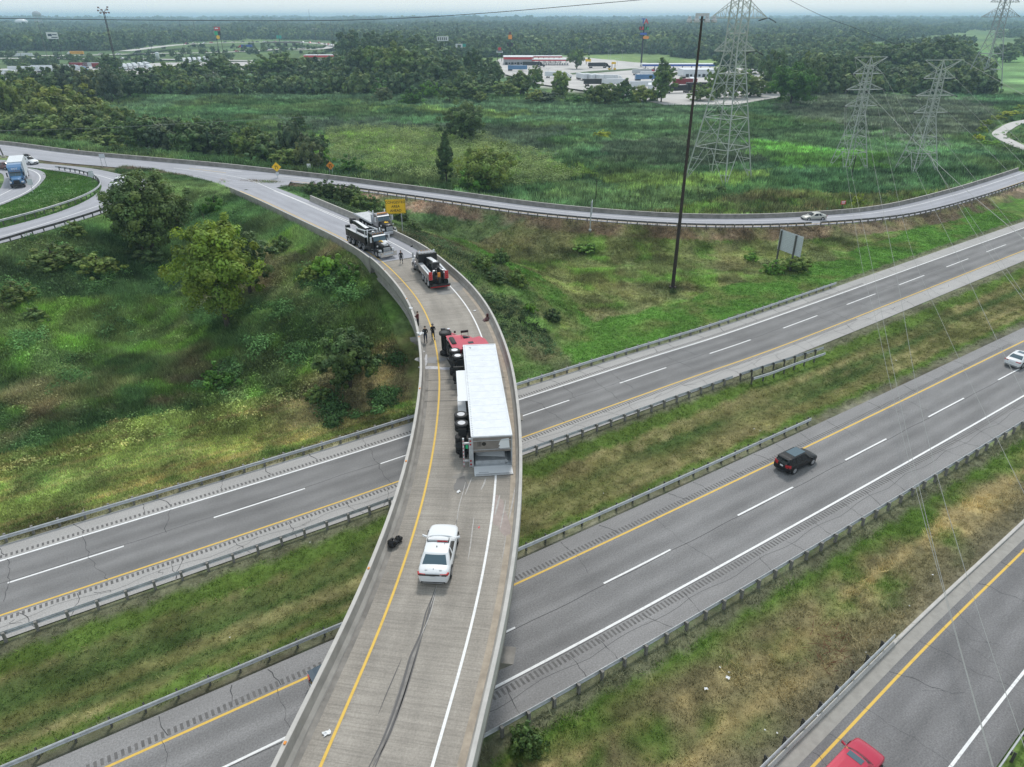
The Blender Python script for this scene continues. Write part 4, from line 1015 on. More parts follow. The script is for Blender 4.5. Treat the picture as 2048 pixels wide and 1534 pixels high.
# field right of the flyover
X, Y = scatter(-60, 110, 55, 165, 230000); w, e, r, dd = rel(X, Y); f = pdist(X, Y, FARt)[1]; m = (w > 9.6) & (dd < -7.5) & (f < -8) & (Y < 165); X, Y, w = X[m], Y[m], w[m]
k = np.clip((fbm(X, Y, 7, 3) - .45) * 5, 0, 1) * (w > 17 + 9 * fbm(X, Y, 14, 4))
blades('field_grass', 'rough brown and green grass in the field inside the far ramp', X, Y, .16 + .35 * k, .045, 5, .13, rng, lean=.6, bright=(.6, 1.6))
m = (w > 19 + 9 * fbm(X, Y, 14, 4)) & (fbm(X + 5, Y, 6, 3) > .5) & (rng.rand(len(X)) < .07)
leafy('field_weeds', 'scattered leafy weeds in the field inside the far ramp', X[m], Y[m], .25 + .45 * rng.rand(m.sum()), 18, .09, rng, bright=(.7, 1.9))
# slope left of the flyover
_MP = [tuple(p[:2]) for p in NM] + [tuple(p[:2]) for p in FM[::-1]]
X, Y = scatter(-85, 5, 36, 160, 420000); w, e, r, dd = rel(X, Y); l1 = pdist(X, Y, thin(L1o, 6))[0]; m = (w > 9.5) & (dd > 2.6) & (l1 > 1.0) & ~inpoly(X, Y, [tuple(p[:2]) for p in thin(L1o, 4)]) & ~inpoly(X, Y - .6, _MP) & ~inpoly(X, Y, _MP) & (pdist(X, Y, FARt)[1] < -6); X, Y, w = X[m], Y[m], w[m]
k = np.clip((w - 14 - 10 * fbm(X, Y, 14, 4)) / 8, 0, 1); q = fbm(X, Y, 8, 3)
blades('slope_weeds', 'dense weeds covering the slope left of the flyover', X, Y, .2 + .55 * k * q * 1.5, .05, 5, .16, rng, lean=.4, bright=(.5, 1.7))
m = (k > .15) & (fbm(X + 5, Y, 5, 3) > .42) & (rng.rand(len(X)) < .12)
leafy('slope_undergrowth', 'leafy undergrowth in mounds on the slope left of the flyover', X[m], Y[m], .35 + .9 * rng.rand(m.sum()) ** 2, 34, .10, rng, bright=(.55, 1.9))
# larger tangled mounds of creeper and brush on the slope
mx, my, ms = [], [], []
for cx, cy, n_, sp_ in ((120, 520, 26, 60), (210, 560, 20, 50), (40, 590, 16, 40), (60, 680, 14, 50), (330, 560, 16, 50), (450, 430, 22, 40), (480, 460, 12, 40), (640, 560, 22, 45), (690, 590, 14, 30), (560, 620, 14, 40), (440, 770, 14, 40), (470, 740, 10, 30), (520, 690, 12, 40), (680, 830, 14, 40), (770, 800, 14, 30), (240, 650, 12, 50), (150, 760, 10, 60), (600, 710, 10, 30), (800, 720, 12, 20), (790, 640, 10, 20)):
    for _ in range(n_):
        q = GT(cx + rng.normal() * sp_ * .5, cy + rng.normal() * sp_ * .3); mx.append(q.x); my.append(q.y); ms.append(.7 + 1.1 * rng.rand())
mx, my, ms = map(np.array, (mx, my, ms)); w, e, r, dd = rel(mx, my); k_ = (w > 13) & (dd > 3)
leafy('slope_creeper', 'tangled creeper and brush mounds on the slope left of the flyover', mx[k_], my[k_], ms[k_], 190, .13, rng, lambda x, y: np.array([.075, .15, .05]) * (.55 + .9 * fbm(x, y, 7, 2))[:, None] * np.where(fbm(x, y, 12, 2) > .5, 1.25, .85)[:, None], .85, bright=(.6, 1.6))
# grass island in the loop
X, Y = scatter(-110, -62, 105, 160, 26000); P = [tuple(p[:2]) for p in thin(L1i, 4)] ; m = inpoly(X, Y, P) & ~inpoly(X, Y, [tuple(p[:2]) for p in thin(L2a, 3)])
blades('island_grass', 'green grass on the island inside the loop ramp', X[m], Y[m], .25, .05, 5, .25, rng, colf=lambda x, y: np.array([.07, .15, .035]) * (.6 + .8 * fbm(x, y, 5, 3))[:, None], lean=.5)
# reeds
X, Y = scatter(-280, 330, 118, 420, 400000); f = pdist(X, Y, FARt)[1]; tr = pdist(X, Y, thin(TRAIL, 4))[0]
dens = np.clip(1.15 - (Y - 120) / 420, .3, 1); m = (f > 1.2) & (tr > 4) & (rng.rand(len(X)) < dens) & ~inpoly(X, Y, LOT_A) & ~inpoly(X, Y, LOT_B); X, Y = X[m], Y[m]
hh = .5 + 2.0 * np.clip(fbm(X, Y, 6, 3) - .15, 0, 1)
blades('marsh_reeds', 'wind-combed reeds of the marsh beyond the far ramp', X, Y, hh, .13, 7, .30, rng, lean=.25, bright=(.4, 1.75), cat='reeds')
X, Y = scatter(-120, 260, 125, 330, 5200); f = pdist(X, Y, FARt)[1]; m = (f > 4) & (fbm(X * .5, Y, 14, 3) > .52) & ~inpoly(X, Y, LOT_B); X, Y = X[m], Y[m]
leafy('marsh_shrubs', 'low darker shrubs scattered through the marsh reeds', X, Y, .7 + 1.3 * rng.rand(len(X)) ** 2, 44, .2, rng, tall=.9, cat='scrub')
# shrubby hillock of yellow-green willow
hp = ZP([(640, 262), (760, 256), (930, 262), (1050, 300), (1120, 330), (1180, 350), (1060, 374), (860, 362), (720, 344), (640, 318)])
hx = [p[0] for p in hp]; hy = [p[1] for p in hp]
X, Y = scatter(min(hx), max(hx), min(hy), max(hy), 3400); m = inpoly(X + (fbm(X, Y, 12, 2) - .5) * 12, Y, hp); X, Y = X[m], Y[m]
def hcol(x, y):
    n_ = fbm(x, y, 9, 3)[:, None]; n2_ = fbm(x + 3, y, 3.5, 2)[:, None]; c = np.array([.27, .325, .125]) * (1 - n_) + np.array([.085, .135, .055]) * n_; return c * (.6 + .8 * n2_)
leafy('willow_scrub', 'yellow-green willow scrub on the hillock in the marsh', X, Y, 1.0 + 1.9 * rng.rand(len(X)), 80, .19, rng, hcol, 1.15, 'scrub', (.65, 1.35))
X, Y = scatter(-230, 140, 130, 260, 9500); f = pdist(X, Y, FARt)[1]; m = (((f > 2.5) & (f < 16) & (fbm(X, Y, 9, 2) > .45)) | ((f > 1.8) & (f < 11) & (X < -38))); X, Y = X[m], Y[m]
leafy('ramp_scrub', 'dark green scrub lining the marsh side of the far ramp', X, Y, .9 + 1.0 * rng.rand(len(X)), 45, .15, rng, lambda x, y: np.array([.042, .095, .035]) * (.7 + .8 * fbm(x, y, 6, 2))[:, None], .9, 'scrub')
X, Y = scatter(-45, 30, 60, 140, 14000); w, e, r, dd = rel(X, Y); m = (w > 14) & (dd < -7.5) & (dd > -18) & (fbm(X, Y, 5, 2) > .42); X, Y = X[m], Y[m]
leafy('bank_weeds', 'mixed weeds on the bank right of the flyover', X, Y, .4 + .7 * rng.rand(len(X)), 34, .10, rng, lambda x, y: np.array([.062, .100, .045]) * (.5 + 1.0 * fb(x, y, 4, 2))[:, None])
# dry stalks along the far ramp guardrail
X, Y = scatter(-40, 200, 95, 200, 60000); f = pdist(X, Y, FARt)[1]; m = (f < -7.6) & (f > -8.8) & (X > float(G(640, 358, 8).x)); X, Y = X[m], Y[m]
blades('dry_stalks', 'tall dry stalks standing along the guardrail of the far ramp', X, Y, .9, .03, 4, .2, rng, colf=lambda x, y: np.tile([.13, .11, .10], (len(x), 1)), lean=.1, cat='weeds')

# --- the far woods: instanced crowns
def far_crown(seed):
    r_ = np.random.RandomState(seed); V, F_, col, _ = crown_arrays(r_, 12, 12, 42, 18, .95, 'round'); return fast_mesh('far_crown', V, F_, LEAF['far'], False, col)
def wood(name, label, X, Y, S, seed, sink=.12):
    Z = height(X, Y) - sink * S * 12
    n = len(X); objs = []
    for v in range(3):
        o = bpy.data.objects.new('far_crown_source', far_crown(seed + v)); objs.append(o)
    me = bpy.data.meshes.new(name); me.vertices.add(n); me.vertices.foreach_set('co', np.c_[X, Y, Z].astype(np.float32).ravel())
    for nm, tp, dat in (('scl', 'FLOAT', S), ('rot', 'FLOAT', rng.rand(n) * 6.28), ('pick', 'INT', rng.randint(0, 3, n))):
        a = me.attributes.new(nm, tp, 'POINT'); a.data.foreach_set('value', dat.astype(np.float32 if tp == 'FLOAT' else np.int32))
    ob = link(name, me, None, label=label, cat='wood', kind='stuff')
    ng = bpy.data.node_groups.new(name, 'GeometryNodeTree'); N, L = ng.nodes, ng.links
    ng.interface.new_socket('Geometry', in_out='INPUT', socket_type='NodeSocketGeometry'); ng.interface.new_socket('Geometry', in_out='OUTPUT', socket_type='NodeSocketGeometry')
    gi, go = N.new('NodeGroupInput'), N.new('NodeGroupOutput'); io = N.new('GeometryNodeInstanceOnPoints'); jn = N.new('GeometryNodeGeometryToInstance')
    for o in objs:
        oi = N.new('GeometryNodeObjectInfo'); oi.inputs['Object'].default_value = o; L.new(oi.outputs['Geometry'], jn.inputs[0])
    # one instance list entry per source: three separate to-instance nodes joined
    N.remove(jn); j2 = N.new('GeometryNodeJoinGeometry')
    for oi in [x for x in N if x.bl_idname == 'GeometryNodeObjectInfo']:
        g2 = N.new('GeometryNodeGeometryToInstance'); L.new(oi.outputs['Geometry'], g2.inputs[0]); L.new(g2.outputs[0], j2.inputs[0])
    def att(nm, t):
        a = N.new('GeometryNodeInputNamedAttribute'); a.data_type = t; a.inputs[0].default_value = nm; return a.outputs[0]
    L.new(gi.outputs[0], io.inputs['Points']); L.new(j2.outputs[0], io.inputs['Instance'])
    io.inputs['Pick Instance'].default_value = True; L.new(att('pick', 'INT'), io.inputs['Instance Index'])
    cx = N.new('ShaderNodeCombineXYZ'); L.new(att('rot', 'FLOAT'), cx.inputs[2]); L.new(cx.outputs[0], io.inputs['Rotation']); L.new(att('scl', 'FLOAT'), io.inputs['Scale'])
    L.new(io.outputs[0], go.inputs[0])
    md = ob.modifiers.new('instances', 'NODES'); md.node_group = ng; return ob
def px_of(X, Y, Z=0):
    zc = Y * CP - (Z - CAMH) * SP; return X / zc * FPX + 1024, -(Y * SP + (Z - CAMH) * CP) / zc * FPX + 767
# open land that stays free of trees
OPEN = [ZP([(-300, 101), (0, 101), (250, 102), (300, 92), (380, 84), (520, 79), (640, 80), (720, 88), (800, 108), (760, 128), (560, 150), (330, 170), (60, 190), (-300, 210)]),
        ZP([(880, 118), (1180, 108), (1300, 108), (1480, 128), (1600, 140), (1570, 212), (1200, 215), (980, 210), (985, 150), (900, 135)]),
        ZP([(1900, 112), (1965, 78), (2600, 56), (2600, 250), (1990, 240), (1975, 150), (1910, 126)]), ZP([(1700, 90), (1800, 79), (1990, 64), (2100, 64), (1990, 78), (1830, 98), (1720, 102)])]
band_y = [(245, 420, 2600, 1.0), (420, 900, 7500, 1.25), (900, 1800, 15000, 1.5), (1800, 4200, 20000, 2.1), (4200, 9500, 15000, 3.4)]
X = []; Y = []; S = []
for a, b, n, s in band_y:
    y = a + (b - a) * rng.rand(n); x = (rng.rand(n) * 2 - 1) * y * .86
    n_ = fbm(x, y, 70 * s, 3); px, py = px_of(x, y)
    if a < 420: k = (px > 640) & (px < 860) & (py < 125) | (px > 1400) & (px < 1980) & (py < 150)
    elif a < 1800: k = (n_ > .30) & (px > -200)
    else: k = n_ > .40
    for P in OPEN: k &= ~inpoly(x, y, P)
    k &= ~inpoly(x, y, LOT_A) & ~inpoly(x, y, LOT_B)
    x, y = x[k], y[k]; X.append(x); Y.append(y); S.append(s * (.38 + .62 * rng.rand(len(x)) ** 1.3 + .65 * fb(x, y, 60 * s, 3)) * (.82 if a < 1800 else .75))
    if a == 900: # thickets nearer the eye stay a wood of their own
        wood('near_wood', 'wooded belt behind the truck stops and the interchange', np.concatenate(X), np.concatenate(Y), np.concatenate(S), 300); X, Y, S = [], [], []
px_, py_ = 0 + 760 * rng.rand(900), 88 + 46 * rng.rand(900)
q = np.array([tuple(G(a, b, 0)[:2]) for a, b in zip(px_, py_)]); kk = ~inpoly(q[:, 0], q[:, 1], LOT_A) & (fbm(q[:, 0], q[:, 1], 60, 3) > .45)
for yy in (116.5, 111, 105): kk &= np.abs(py_ - yy) > 1.6
wood('interchange_bushes', 'scattered bushes on the grass of the far interchange', q[kk, 0], q[kk, 1], .25 + .45 * rng.rand(kk.sum()) ** 2, 330)
wood('distant_forest', 'hazy blue forest stretching to the horizon', np.concatenate(X), np.concatenate(Y), np.concatenate(S), 310)
# ------------------------------------------------------------------ lattice towers and cables
def bar(mb, a, b, r): mb.tube(a, b, r, r, 4, 0, False)
def lattice_tower(label, ctr, rz, levels, arms, name='lattice_tower', r=.088, mat='tower', peak=None, panels=None, nosub=False):
    """levels: [(z, half width)] from foot to top; arms: [(z, half span, rise)]"""
    root = empty(name, label, 'pylon', ctr, rz, 'lattice power towers')
    def hw(z):
        return float(np.interp(z, [l[0] for l in levels], [l[1] for l in levels]))
    top = levels[-1][0]; crn = ((-1, -1), (1, -1), (1, 1), (-1, 1))
    for cx, cy in crn:
        mb = MB()
        for (z0, w0), (z1, w1) in zip(levels[:-1], levels[1:]): bar(mb, (cx * w0, cy * w0, z0), (cx * w1, cy * w1, z1), r * 1.5)
        mb.obj('leg', MAT[mat], root)
    # bracing panels
    zs = [levels[0][0]]; 
    while zs[-1] < top - .5:
        zs.append(min(top, zs[-1] + max(1.3, hw(zs[-1]) * 1.45)))
    mb = MB()
    for k, (z0, z1) in enumerate(zip(zs[:-1], zs[1:])):
        w0, w1 = hw(z0), hw(z1); wm_ = hw((z0 + z1) / 2)
        for i in range(4):
            (ax, ay), (bx, by) = crn[i], crn[(i + 1) % 4]
            if k == 0:
                m0 = ((ax + bx) / 2 * w1, (ay + by) / 2 * w1, z1)
                bar(mb, (ax * w0, ay * w0, z0), m0, r * .8); bar(mb, (bx * w0, by * w0, z0), m0, r * .8)
                if not nosub:
                    for f in (.35, .68):
                        wf = hw(z0 + (z1 - z0) * f); zf = z0 + (z1 - z0) * f
                        for (cx, cy) in ((ax, ay), (bx, by)):
                            q = Vector((cx * w0, cy * w0, z0)).lerp(Vector(m0), f); bar(mb, (cx * wf, cy * wf, zf), q, r * .5)
            else:
                bar(mb, (ax * w0, ay * w0, z0), (bx * w1, by * w1, z1), r * .65); bar(mb, (bx * w0, by * w0, z0), (ax * w1, ay * w1, z1), r * .65)
                if not nosub and wm_ > 2.2:
                    zc = (z0 + z1) / 2; bar(mb, (ax * wm_, ay * wm_, zc), ((ax + bx) / 2 * wm_, (ay + by) / 2 * wm_, zc), r * .4); bar(mb, (bx * wm_, by * wm_, zc), ((ax + bx) / 2 * wm_, (ay + by) / 2 * wm_, zc), r * .4)
            if k < 2 or k % 3 == 0: bar(mb, (ax * w1, ay * w1, z1), (bx * w1, by * w1, z1), r * .8)
    mb.obj('bracing', MAT[mat], root)
    tips = []
    for z, sp_, rise in arms:
        w = hw(z); wu = hw(min(top, z + rise))
        for sx in (-1, 1):
            mb = MB(); tip = (sx * sp_, 0, z)
            for sy in (-1, 1):
                bar(mb, (sx * w, sy * w, z), tip, r); bar(mb, (sx * wu, sy * wu, z + rise), tip, r * .8)
                n = max(2, int((sp_ - w) / 1.6))
                for i in range(1, n):
                    f = i / n; lo = Vector((sx * w, sy * w, z)).lerp(Vector(tip), f); hi = Vector((sx * wu, sy * wu, z + rise)).lerp(Vector(tip), f); bar(mb, lo, hi, r * .45)
                    lo2 = Vector((sx * w, sy * w, z)).lerp(Vector(tip), (i - 1) / n); bar(mb, lo2, hi, r * .4)
            mb.obj('cross_arm', MAT[mat], root); tips.append((sx, z, sp_))
    if peak:
        z, sp_, zb = peak; mb = MB(); w = hw(zb)
        for sx in (-1, 1):
            for sy in (-1, 1): bar(mb, (sx * w, sy * w, zb), (sx * sp_, 0, z), r); bar(mb, (sx * w, sy * w, zb), (0, 0, z), r * .9)
        bar(mb, (-sp_, 0, z), (sp_, 0, z), r * .9); mb.obj('earth_wire_arm', MAT[mat], root)
    return root
def insulator(root, p, d, L_=1.9, r=.13):
    mb = MB(); p = Vector(p); d = Vector(d).normalized()
    n = 9
    for i in range(n):
        a = p + d * (L_ * i / n); mb.tube(a, a + d * (L_ / n * .62), r, r * .6, 8)
    mb.obj('insulator', MAT['blackmetal'], root)
T1 = Vector((54.3, 191, .0)); T2 = Vector((94.6, 205.5, 0)); T3 = Vector((112.5, 203, 0)); T4 = G(1962, 176); 
for t in (T1, T2, T3, T4): t.z = hgt(t.x, t.y) - .2
zt = lambda T, py: HZ(T.x, T.y, py) - T.z
r1 = lattice_tower('largest lattice tower, its four legs set round a bush, top out of the frame', T1, R(42),
    [(0, 6.2), (zt(T1, 102), 1.75), (zt(T1, 36), 1.7), (zt(T1, 36) + 16, 1.25)], [], r=.11)
_rz1 = R(8)
for z, sp_, rs in ((zt(T1, 36), 7.2, 3.6), (zt(T1, 102), 5.2, 2.6), (zt(T1, 36) + 9, 6, 3)):
    for sx in (-1, 1):
        mb = MB(); M = Matrix.Rotation(_rz1 - R(42), 4, 'Z'); tip = M @ Vector((sx * sp_, 0, z))
        for sy in (-1, 1):
            a = M @ Vector((sx * 1.7, sy * 1.6, z)); b = M @ Vector((sx * 1.7, sy * 1.6, z + rs)); bar(mb, a, tip, .09); bar(mb, b, tip, .08)
            for i in range(1, 5): bar(mb, a.lerp(tip, i / 5), b.lerp(tip, i / 5), .045); bar(mb, a.lerp(tip, (i - 1) / 5), b.lerp(tip, i / 5), .04)
        mb.obj('cross_arm', MAT['tower'], r1)
    M = Matrix.Rotation(_rz1 - R(42), 4, 'Z'); tip = M @ Vector((sp_, 0, z)); insulator(r1, tip, M @ Vector((-.9, 1.6, -.45)), 2.6, .17); insulator(r1, tip + M @ Vector((.3, 0, 0)), M @ Vector((1.6, -1.2, -1.0)), 2.2, .17)
h2 = zt(T2, 114)
r2 = lattice_tower('left one of the two similar slender towers right of the light pole', T2, R(12), [(0, 3.7), (zt(T2, 225), 1.05), (zt(T2, 132), .72)],
    [(zt(T2, 147), 4.5, 2.2), (zt(T2, 179), 5.6, 1.6), (zt(T2, 211.5), 5.0, 1.9)], r=.082, peak=(h2, 4.9, zt(T2, 132)))
r3 = lattice_tower('right one of the two similar slender towers, nearest the curved ramp', T3, R(10), [(0, 3.9), (zt(T3, 232), 1.05), (zt(T3, 140), .75)],
    [(zt(T3, 156.5), 4.7, 2.2), (zt(T3, 191), 5.8, 1.6), (zt(T3, 225), 5.2, 1.9)], r=.082, peak=(zt(T3, 120), 5.4, zt(T3, 140)))
for rr_, T_, zz in ((r2, T2, ((zt(T2, 147), 4.5), (zt(T2, 179), 5.6), (zt(T2, 211.5), 5.0))), (r3, T3, ((zt(T3, 156.5), 4.7), (zt(T3, 191), 5.8), (zt(T3, 225), 5.2)))):
    for z, s_ in zz:
        for sx in (-1, 1): insulator(rr_, (sx * s_, 0, z), (sx * .1, -.9, -.25), 1.3, .11); insulator(rr_, (sx * s_, 0, z), (sx * .1, .9, -.25), 1.3, .11)
r4 = lattice_tower('distant lattice tower at the right edge beyond the marsh', T4, R(10), [(0, 7.6), (zt(T4, 60), 2.3), (zt(T4, -20), 1.7)],
    [(zt(T4, 34), 13, 5), (zt(T4, 4), 9.5, 4.5)], r=.16, mat='tower_far', nosub=True)

def tip(T, rz, sx, sp_, z): return Vector((T.x + cos(rz) * sx * sp_, T.y + sin(rz) * sx * sp_, T.z + z))
def cable(pts, r, label, mat='wire', group='power cables'):
    Q = smooth([Vector(p) for p in pts], 4.0); mb = MB()
    Q = [Vector(q) for q in Q]; mb.path(Q, r, 4)
    o = mb.obj('power_cable', MAT[mat]); tag(o, label, 'cable', group); return o
def run(S, px, Yq, r=.020, mat='wire', label='', group='power cables'):
    """cable from S whose vertical plane passes the ray of the last pixel at forward distance Yq"""
    q = GY(px[-1][0], px[-1][1], Yq); d = Vector((q.x - S.x, q.y - S.y, 0)); pts = [S]
    for x, y in px:
        rd = ray(x, y); n = Vector((-d.y, d.x, 0)); t = (S.x * n.x + S.y * n.y) / (rd.x * n.x + rd.y * n.y)
        pts.append(Vector((rd.x * t, rd.y * t, CAMH + rd.z * t)))
    return cable(pts, r, label, mat, group)
LB = 'cable running from the slender towers down across the expressway'
a2 = [(zt(T2, 147), 4.5), (zt(T2, 179), 5.6), (zt(T2, 211.5), 5.0)]; a3 = [(zt(T3, 156.5), 4.7), (zt(T3, 191), 5.8), (zt(T3, 225), 5.2)]
run(tip(T2, R(12), -1, a2[2][1], a2[2][0]), [(1690, 300), (1727, 545), (1753, 643), (1774, 740), (1812, 900), (1870, 1120), (1985, 1534)], 24, label=LB)
run(tip(T2, R(12), -1, a2[1][1], a2[1][0]), [(1695, 290), (1746, 541), (1788, 745), (1830, 939), (1903, 1232), (2000, 1580)], 22, label=LB)
run(tip(T2, R(12), 1, a2[2][1], a2[2][0]), [(1775, 305), (1827, 513), (1887, 650), (1952, 790), (2060, 1010)], 45, label=LB)
run(tip(T2, R(12), 1, a2[1][1], a2[1][0]), [(1845, 370), (1900, 480), (1975, 640), (2048, 790)], 55, label=LB)
run(tip(T2, R(12), 1, a2[0][1], a2[0][0]), [(1893, 370), (1960, 480), (2048, 600)], 60, label=LB)
run(tip(T2, R(12), -1, 4.9, h2), [(1756, 370), (1795, 560), (1849, 850), (1942, 1178), (2075, 1570)], 22, label=LB)
run(tip(T2, R(12), -1, a2[0][1], a2[0][0]), [(1730, 177), (1830, 283), (1921, 370), (2048, 478)], 80, .035, label='thick pair of cables slanting past the slender towers', group=None)
run(tip(T3, R(10), 1, a3[0][1], a3[0][0]), [(1985, 230), (2048, 290)], 120, label=LB)
run(tip(T3, R(10), 1, a3[1][1], a3[1][0]), [(1955, 235), (2048, 330)], 120, label=LB)
run(tip(T3, R(10), 1, a3[2][1], a3[2][0]), [(1960, 285), (2048, 375)], 110, label=LB)
run(tip(T3, R(10), -1, a3[2][1], a3[2][0]), [(1870, 330), (1940, 430), (2048, 590)], 80, label=LB)
run(tip(T3, R(10), -1, a3[1][1], a3[1][0]), [(1880, 270), (1960, 370), (2048, 480)], 90, label=LB)
run(tip(T3, R(10), 1, 5.4, zt(T3, 120)), [(1985, 155), (2048, 190)], 150, .03, label='upper cable from the right slender tower leaving the frame')
cable([GY(-60, 36, 300), GY(350, 40.5, 300), GY(700, 40, 300), GY(930, 29, 300), GY(1300, -2, 300)], .11, 'dark cable strung across the whole sky above the horizon', 'wire_dark', None)
cable([GY(-40, 147, 330), GY(350, 151, 330), GY(620, 140, 330), GY(900, 128, 330)], .05, 'thin cable crossing before the left row of trees', 'wire_dark', None)
cable([GY(-20, 262, 190), GY(200, 256, 190), GY(420, 244, 190), GY(640, 232, 190)], .03, 'thin pale cable above the belt of trees', 'wire', None)
cable([GY(1572, -4, 240), GY(1640, 30, 240), GY(1720, 60, 240), GY(1850, 112, 240)], .05, 'cable coming down from the sky behind the largest tower', 'wire_dark', None)

# ------------------------------------------------------------------ poles
def mast(label, bx, by, ty, r0, r1, heads=8, mat='rust_pole'):
    b = GT(bx, by); H = HZ(b.x, b.y, ty) - b.z
    root = empty('high_mast_light', label, 'light pole', b); mb = MB()
    mb.tube((0, 0, -.3), (0, 0, H), r0, r1, 14); mb.tube((0, 0, -.3), (0, 0, .35), r0 * 1.8, r0 * 1.8, 14); mb.obj('pole', MAT[mat], root)
    mb = MB(); n = 24
    for i in range(n):
        a, c = 2 * pi * i / n, 2 * pi * (i + 1) / n; mb.tube((cos(a) * 1.2, sin(a) * 1.2, H - .6), (cos(c) * 1.2, sin(c) * 1.2, H - .6), .05, .05, 6)
    for i in range(4): a = pi / 2 * i + .3; mb.tube((0, 0, H - .5), (cos(a) * 1.2, sin(a) * 1.2, H - .6), .04, .04, 6)
    mb.obj('lowering_ring', MAT['galv_dark'], root)
    mb = MB(); mb.box(-.85, .85, -.35, .35, H - .15, H + .22); mb.obj('head_cover', MAT['galv'], root)
    lm = MB(); lm.lathe([(.02, .42), (.16, .4), (.2, .15), (.34, -.05), (.36, -.3), (.3, -.34)], (0, 0, 0), 'Z', 12); lme = lm.mesh('luminaire', MAT['galv'])
    for i in range(heads):
        a = 2 * pi * i / heads + .2; link('luminaire', lme, root, (cos(a) * 1.75, sin(a) * 1.75, H - .55))
    return root
mast('tall rusty brown high-mast light pole in the field beside the expressway', 1345, 577, 30, .30, .15)
def lightpole(label, bx, by, tx, ty, r=.2, name='light_pole', group=None, head=None, mat='galv_dark'):
    b = GT(bx, by); H = HZ(b.x, b.y, ty) - b.z; root = empty(name, label, 'pole', b, 0, group)
    mb = MB(); mb.tube((0, 0, -.5), (0, 0, H), r, r * .6, 8); mb.obj('pole', MAT[mat], root)
    if head:
        mb = MB()
        for i in range(head):
            a = 2 * pi * i / head; d = r * 9; mb.tube((0, 0, H), (cos(a) * d, sin(a) * d, H - r), r * .4, r * .4, 5); mb.box(cos(a) * d - r * 2, cos(a) * d + r * 2, sin(a) * d - r * 1.5, sin(a) * d + r * 1.5, H - r * 2.4, H)
        mb.obj('lamp_head', MAT['galv'], root)
    return root
b = GT(236, 146); H = HZ(b.x, b.y, 24) - b.z; root = empty('floodlight_mast', 'tall dark floodlight mast with a tangle of lamps, far left', 'light pole', b)
mb = MB(); mb.tube((-.5, 0, 0), (-.4, 0, H), .3, .22, 8); mb.tube((.5, 0, 0), (.4, 0, H), .3, .22, 8)
for k in range(18): z = H * k / 18; mb.tube((-.45, 0, z), (.45, 0, z + H / 18), .1, .1, 4)
mb.obj('pole', MAT['rust_pole'], root); mb = MB()
for dx, dz in ((-4, 1), (-2.6, -.6), (-1.2, 1.4), (0, -.8), (1.6, -.5), (3, 1.6), (3.8, -.4), (-3.4, 3), (3.5, 3.2)): mb.box(dx - .5, dx + .5, -.4, .4, H + dz - .5, H + dz + .5); mb.tube((0, 0, H), (dx, 0, H + dz), .12, .12, 5)
mb.obj('lamp_cluster', MAT['maroon'], root)
g_ = 'thin street light poles near the left truck park'
for i, (bx, by, tx, ty) in enumerate([(50, 140, 41, 103), (100, 134, 84, 42), (308, 120, 307, 84), (373, 118, 365, 40), (401, 122, 391, 42), (564, 122, 565, 40), (637, 126, 632, 57), (669, 122, 663, 40)]):
    lightpole('thin dark light pole rising from the far left truck park', bx, by, tx, ty, .22, group=g_, head=2)
for i, (bx, by, ty) in enumerate([(1178, 112, 90), (1217, 118, 100), (1221, 118, 98), (1244, 122, 101), (1234, 133, 117), (960, 108, 88), (1060, 108, 90), (1437, 118, 112), (1096, 152, 136), (1228, 170, 150)]):
    lightpole('pale slim pole among the canopies of the right truck stop', bx, by, bx, ty, .14, group='slim poles at the right truck stop', head=2, mat='galv')
lightpole('dark wooden utility pole at the marsh edge near the right slender tower', 1703, 353, 1710, 308, .16, 'utility_pole', mat='rust_pole')
lightpole('short dark pole standing in the reeds behind the far ramp', 1191, 408, 1192, 358, .1, 'utility_pole', mat='rust_pole')
lightpole('thin radio mast piercing the horizon', 622, 60, 617, 18, .5, 'radio_mast'); lightpole('faint radio mast on the left horizon', 346, 48, 345, 24, .5, 'radio_mast')
lightpole('lone lamp mast on the horizon above the wood', 1092, 52, 1093, 31, .35, 'high_mast_light', head=3)

# ------------------------------------------------------------------ signs
def text(parent, s, size, loc, mat, rot=(pi / 2, 0, 0), name='lettering', ext_=.006, sx=1.0, bold=0.0):
    cu = bpy.data.curves.new(name, 'FONT'); cu.body = s; cu.size = size; cu.extrude = ext_; cu.align_x = 'CENTER'; cu.align_y = 'CENTER'; cu.materials.append(mat); cu.offset = bold; cu.space_line = 1.0; cu.resolution_u = 4
    t_ = bpy.data.objects.new(name, cu); me = bpy.data.meshes.new_from_object(t_); me.name = name; bpy.data.objects.remove(t_)
    o = link(name, me, parent, loc, rot); o.scale = (sx, 1, 1); return o
def rpanel(mb, w, h, r, y0, y1, cz=0, mi=0, n=5):
    pts = []
    for cx, cz_, a0 in ((w / 2 - r, h / 2 - r, 0), (-w / 2 + r, h / 2 - r, 90), (-w / 2 + r, -h / 2 + r, 180), (w / 2 - r, -h / 2 + r, 270)):
        for i in range(n + 1): a = R(a0 + 90 * i / n); pts.append((cx + cos(a) * r, cz + cz_ + sin(a) * r))
    mb.prism(pts, y0, y1, mi)
def zface(p): return math.atan2(-p.x, p.y) * 0
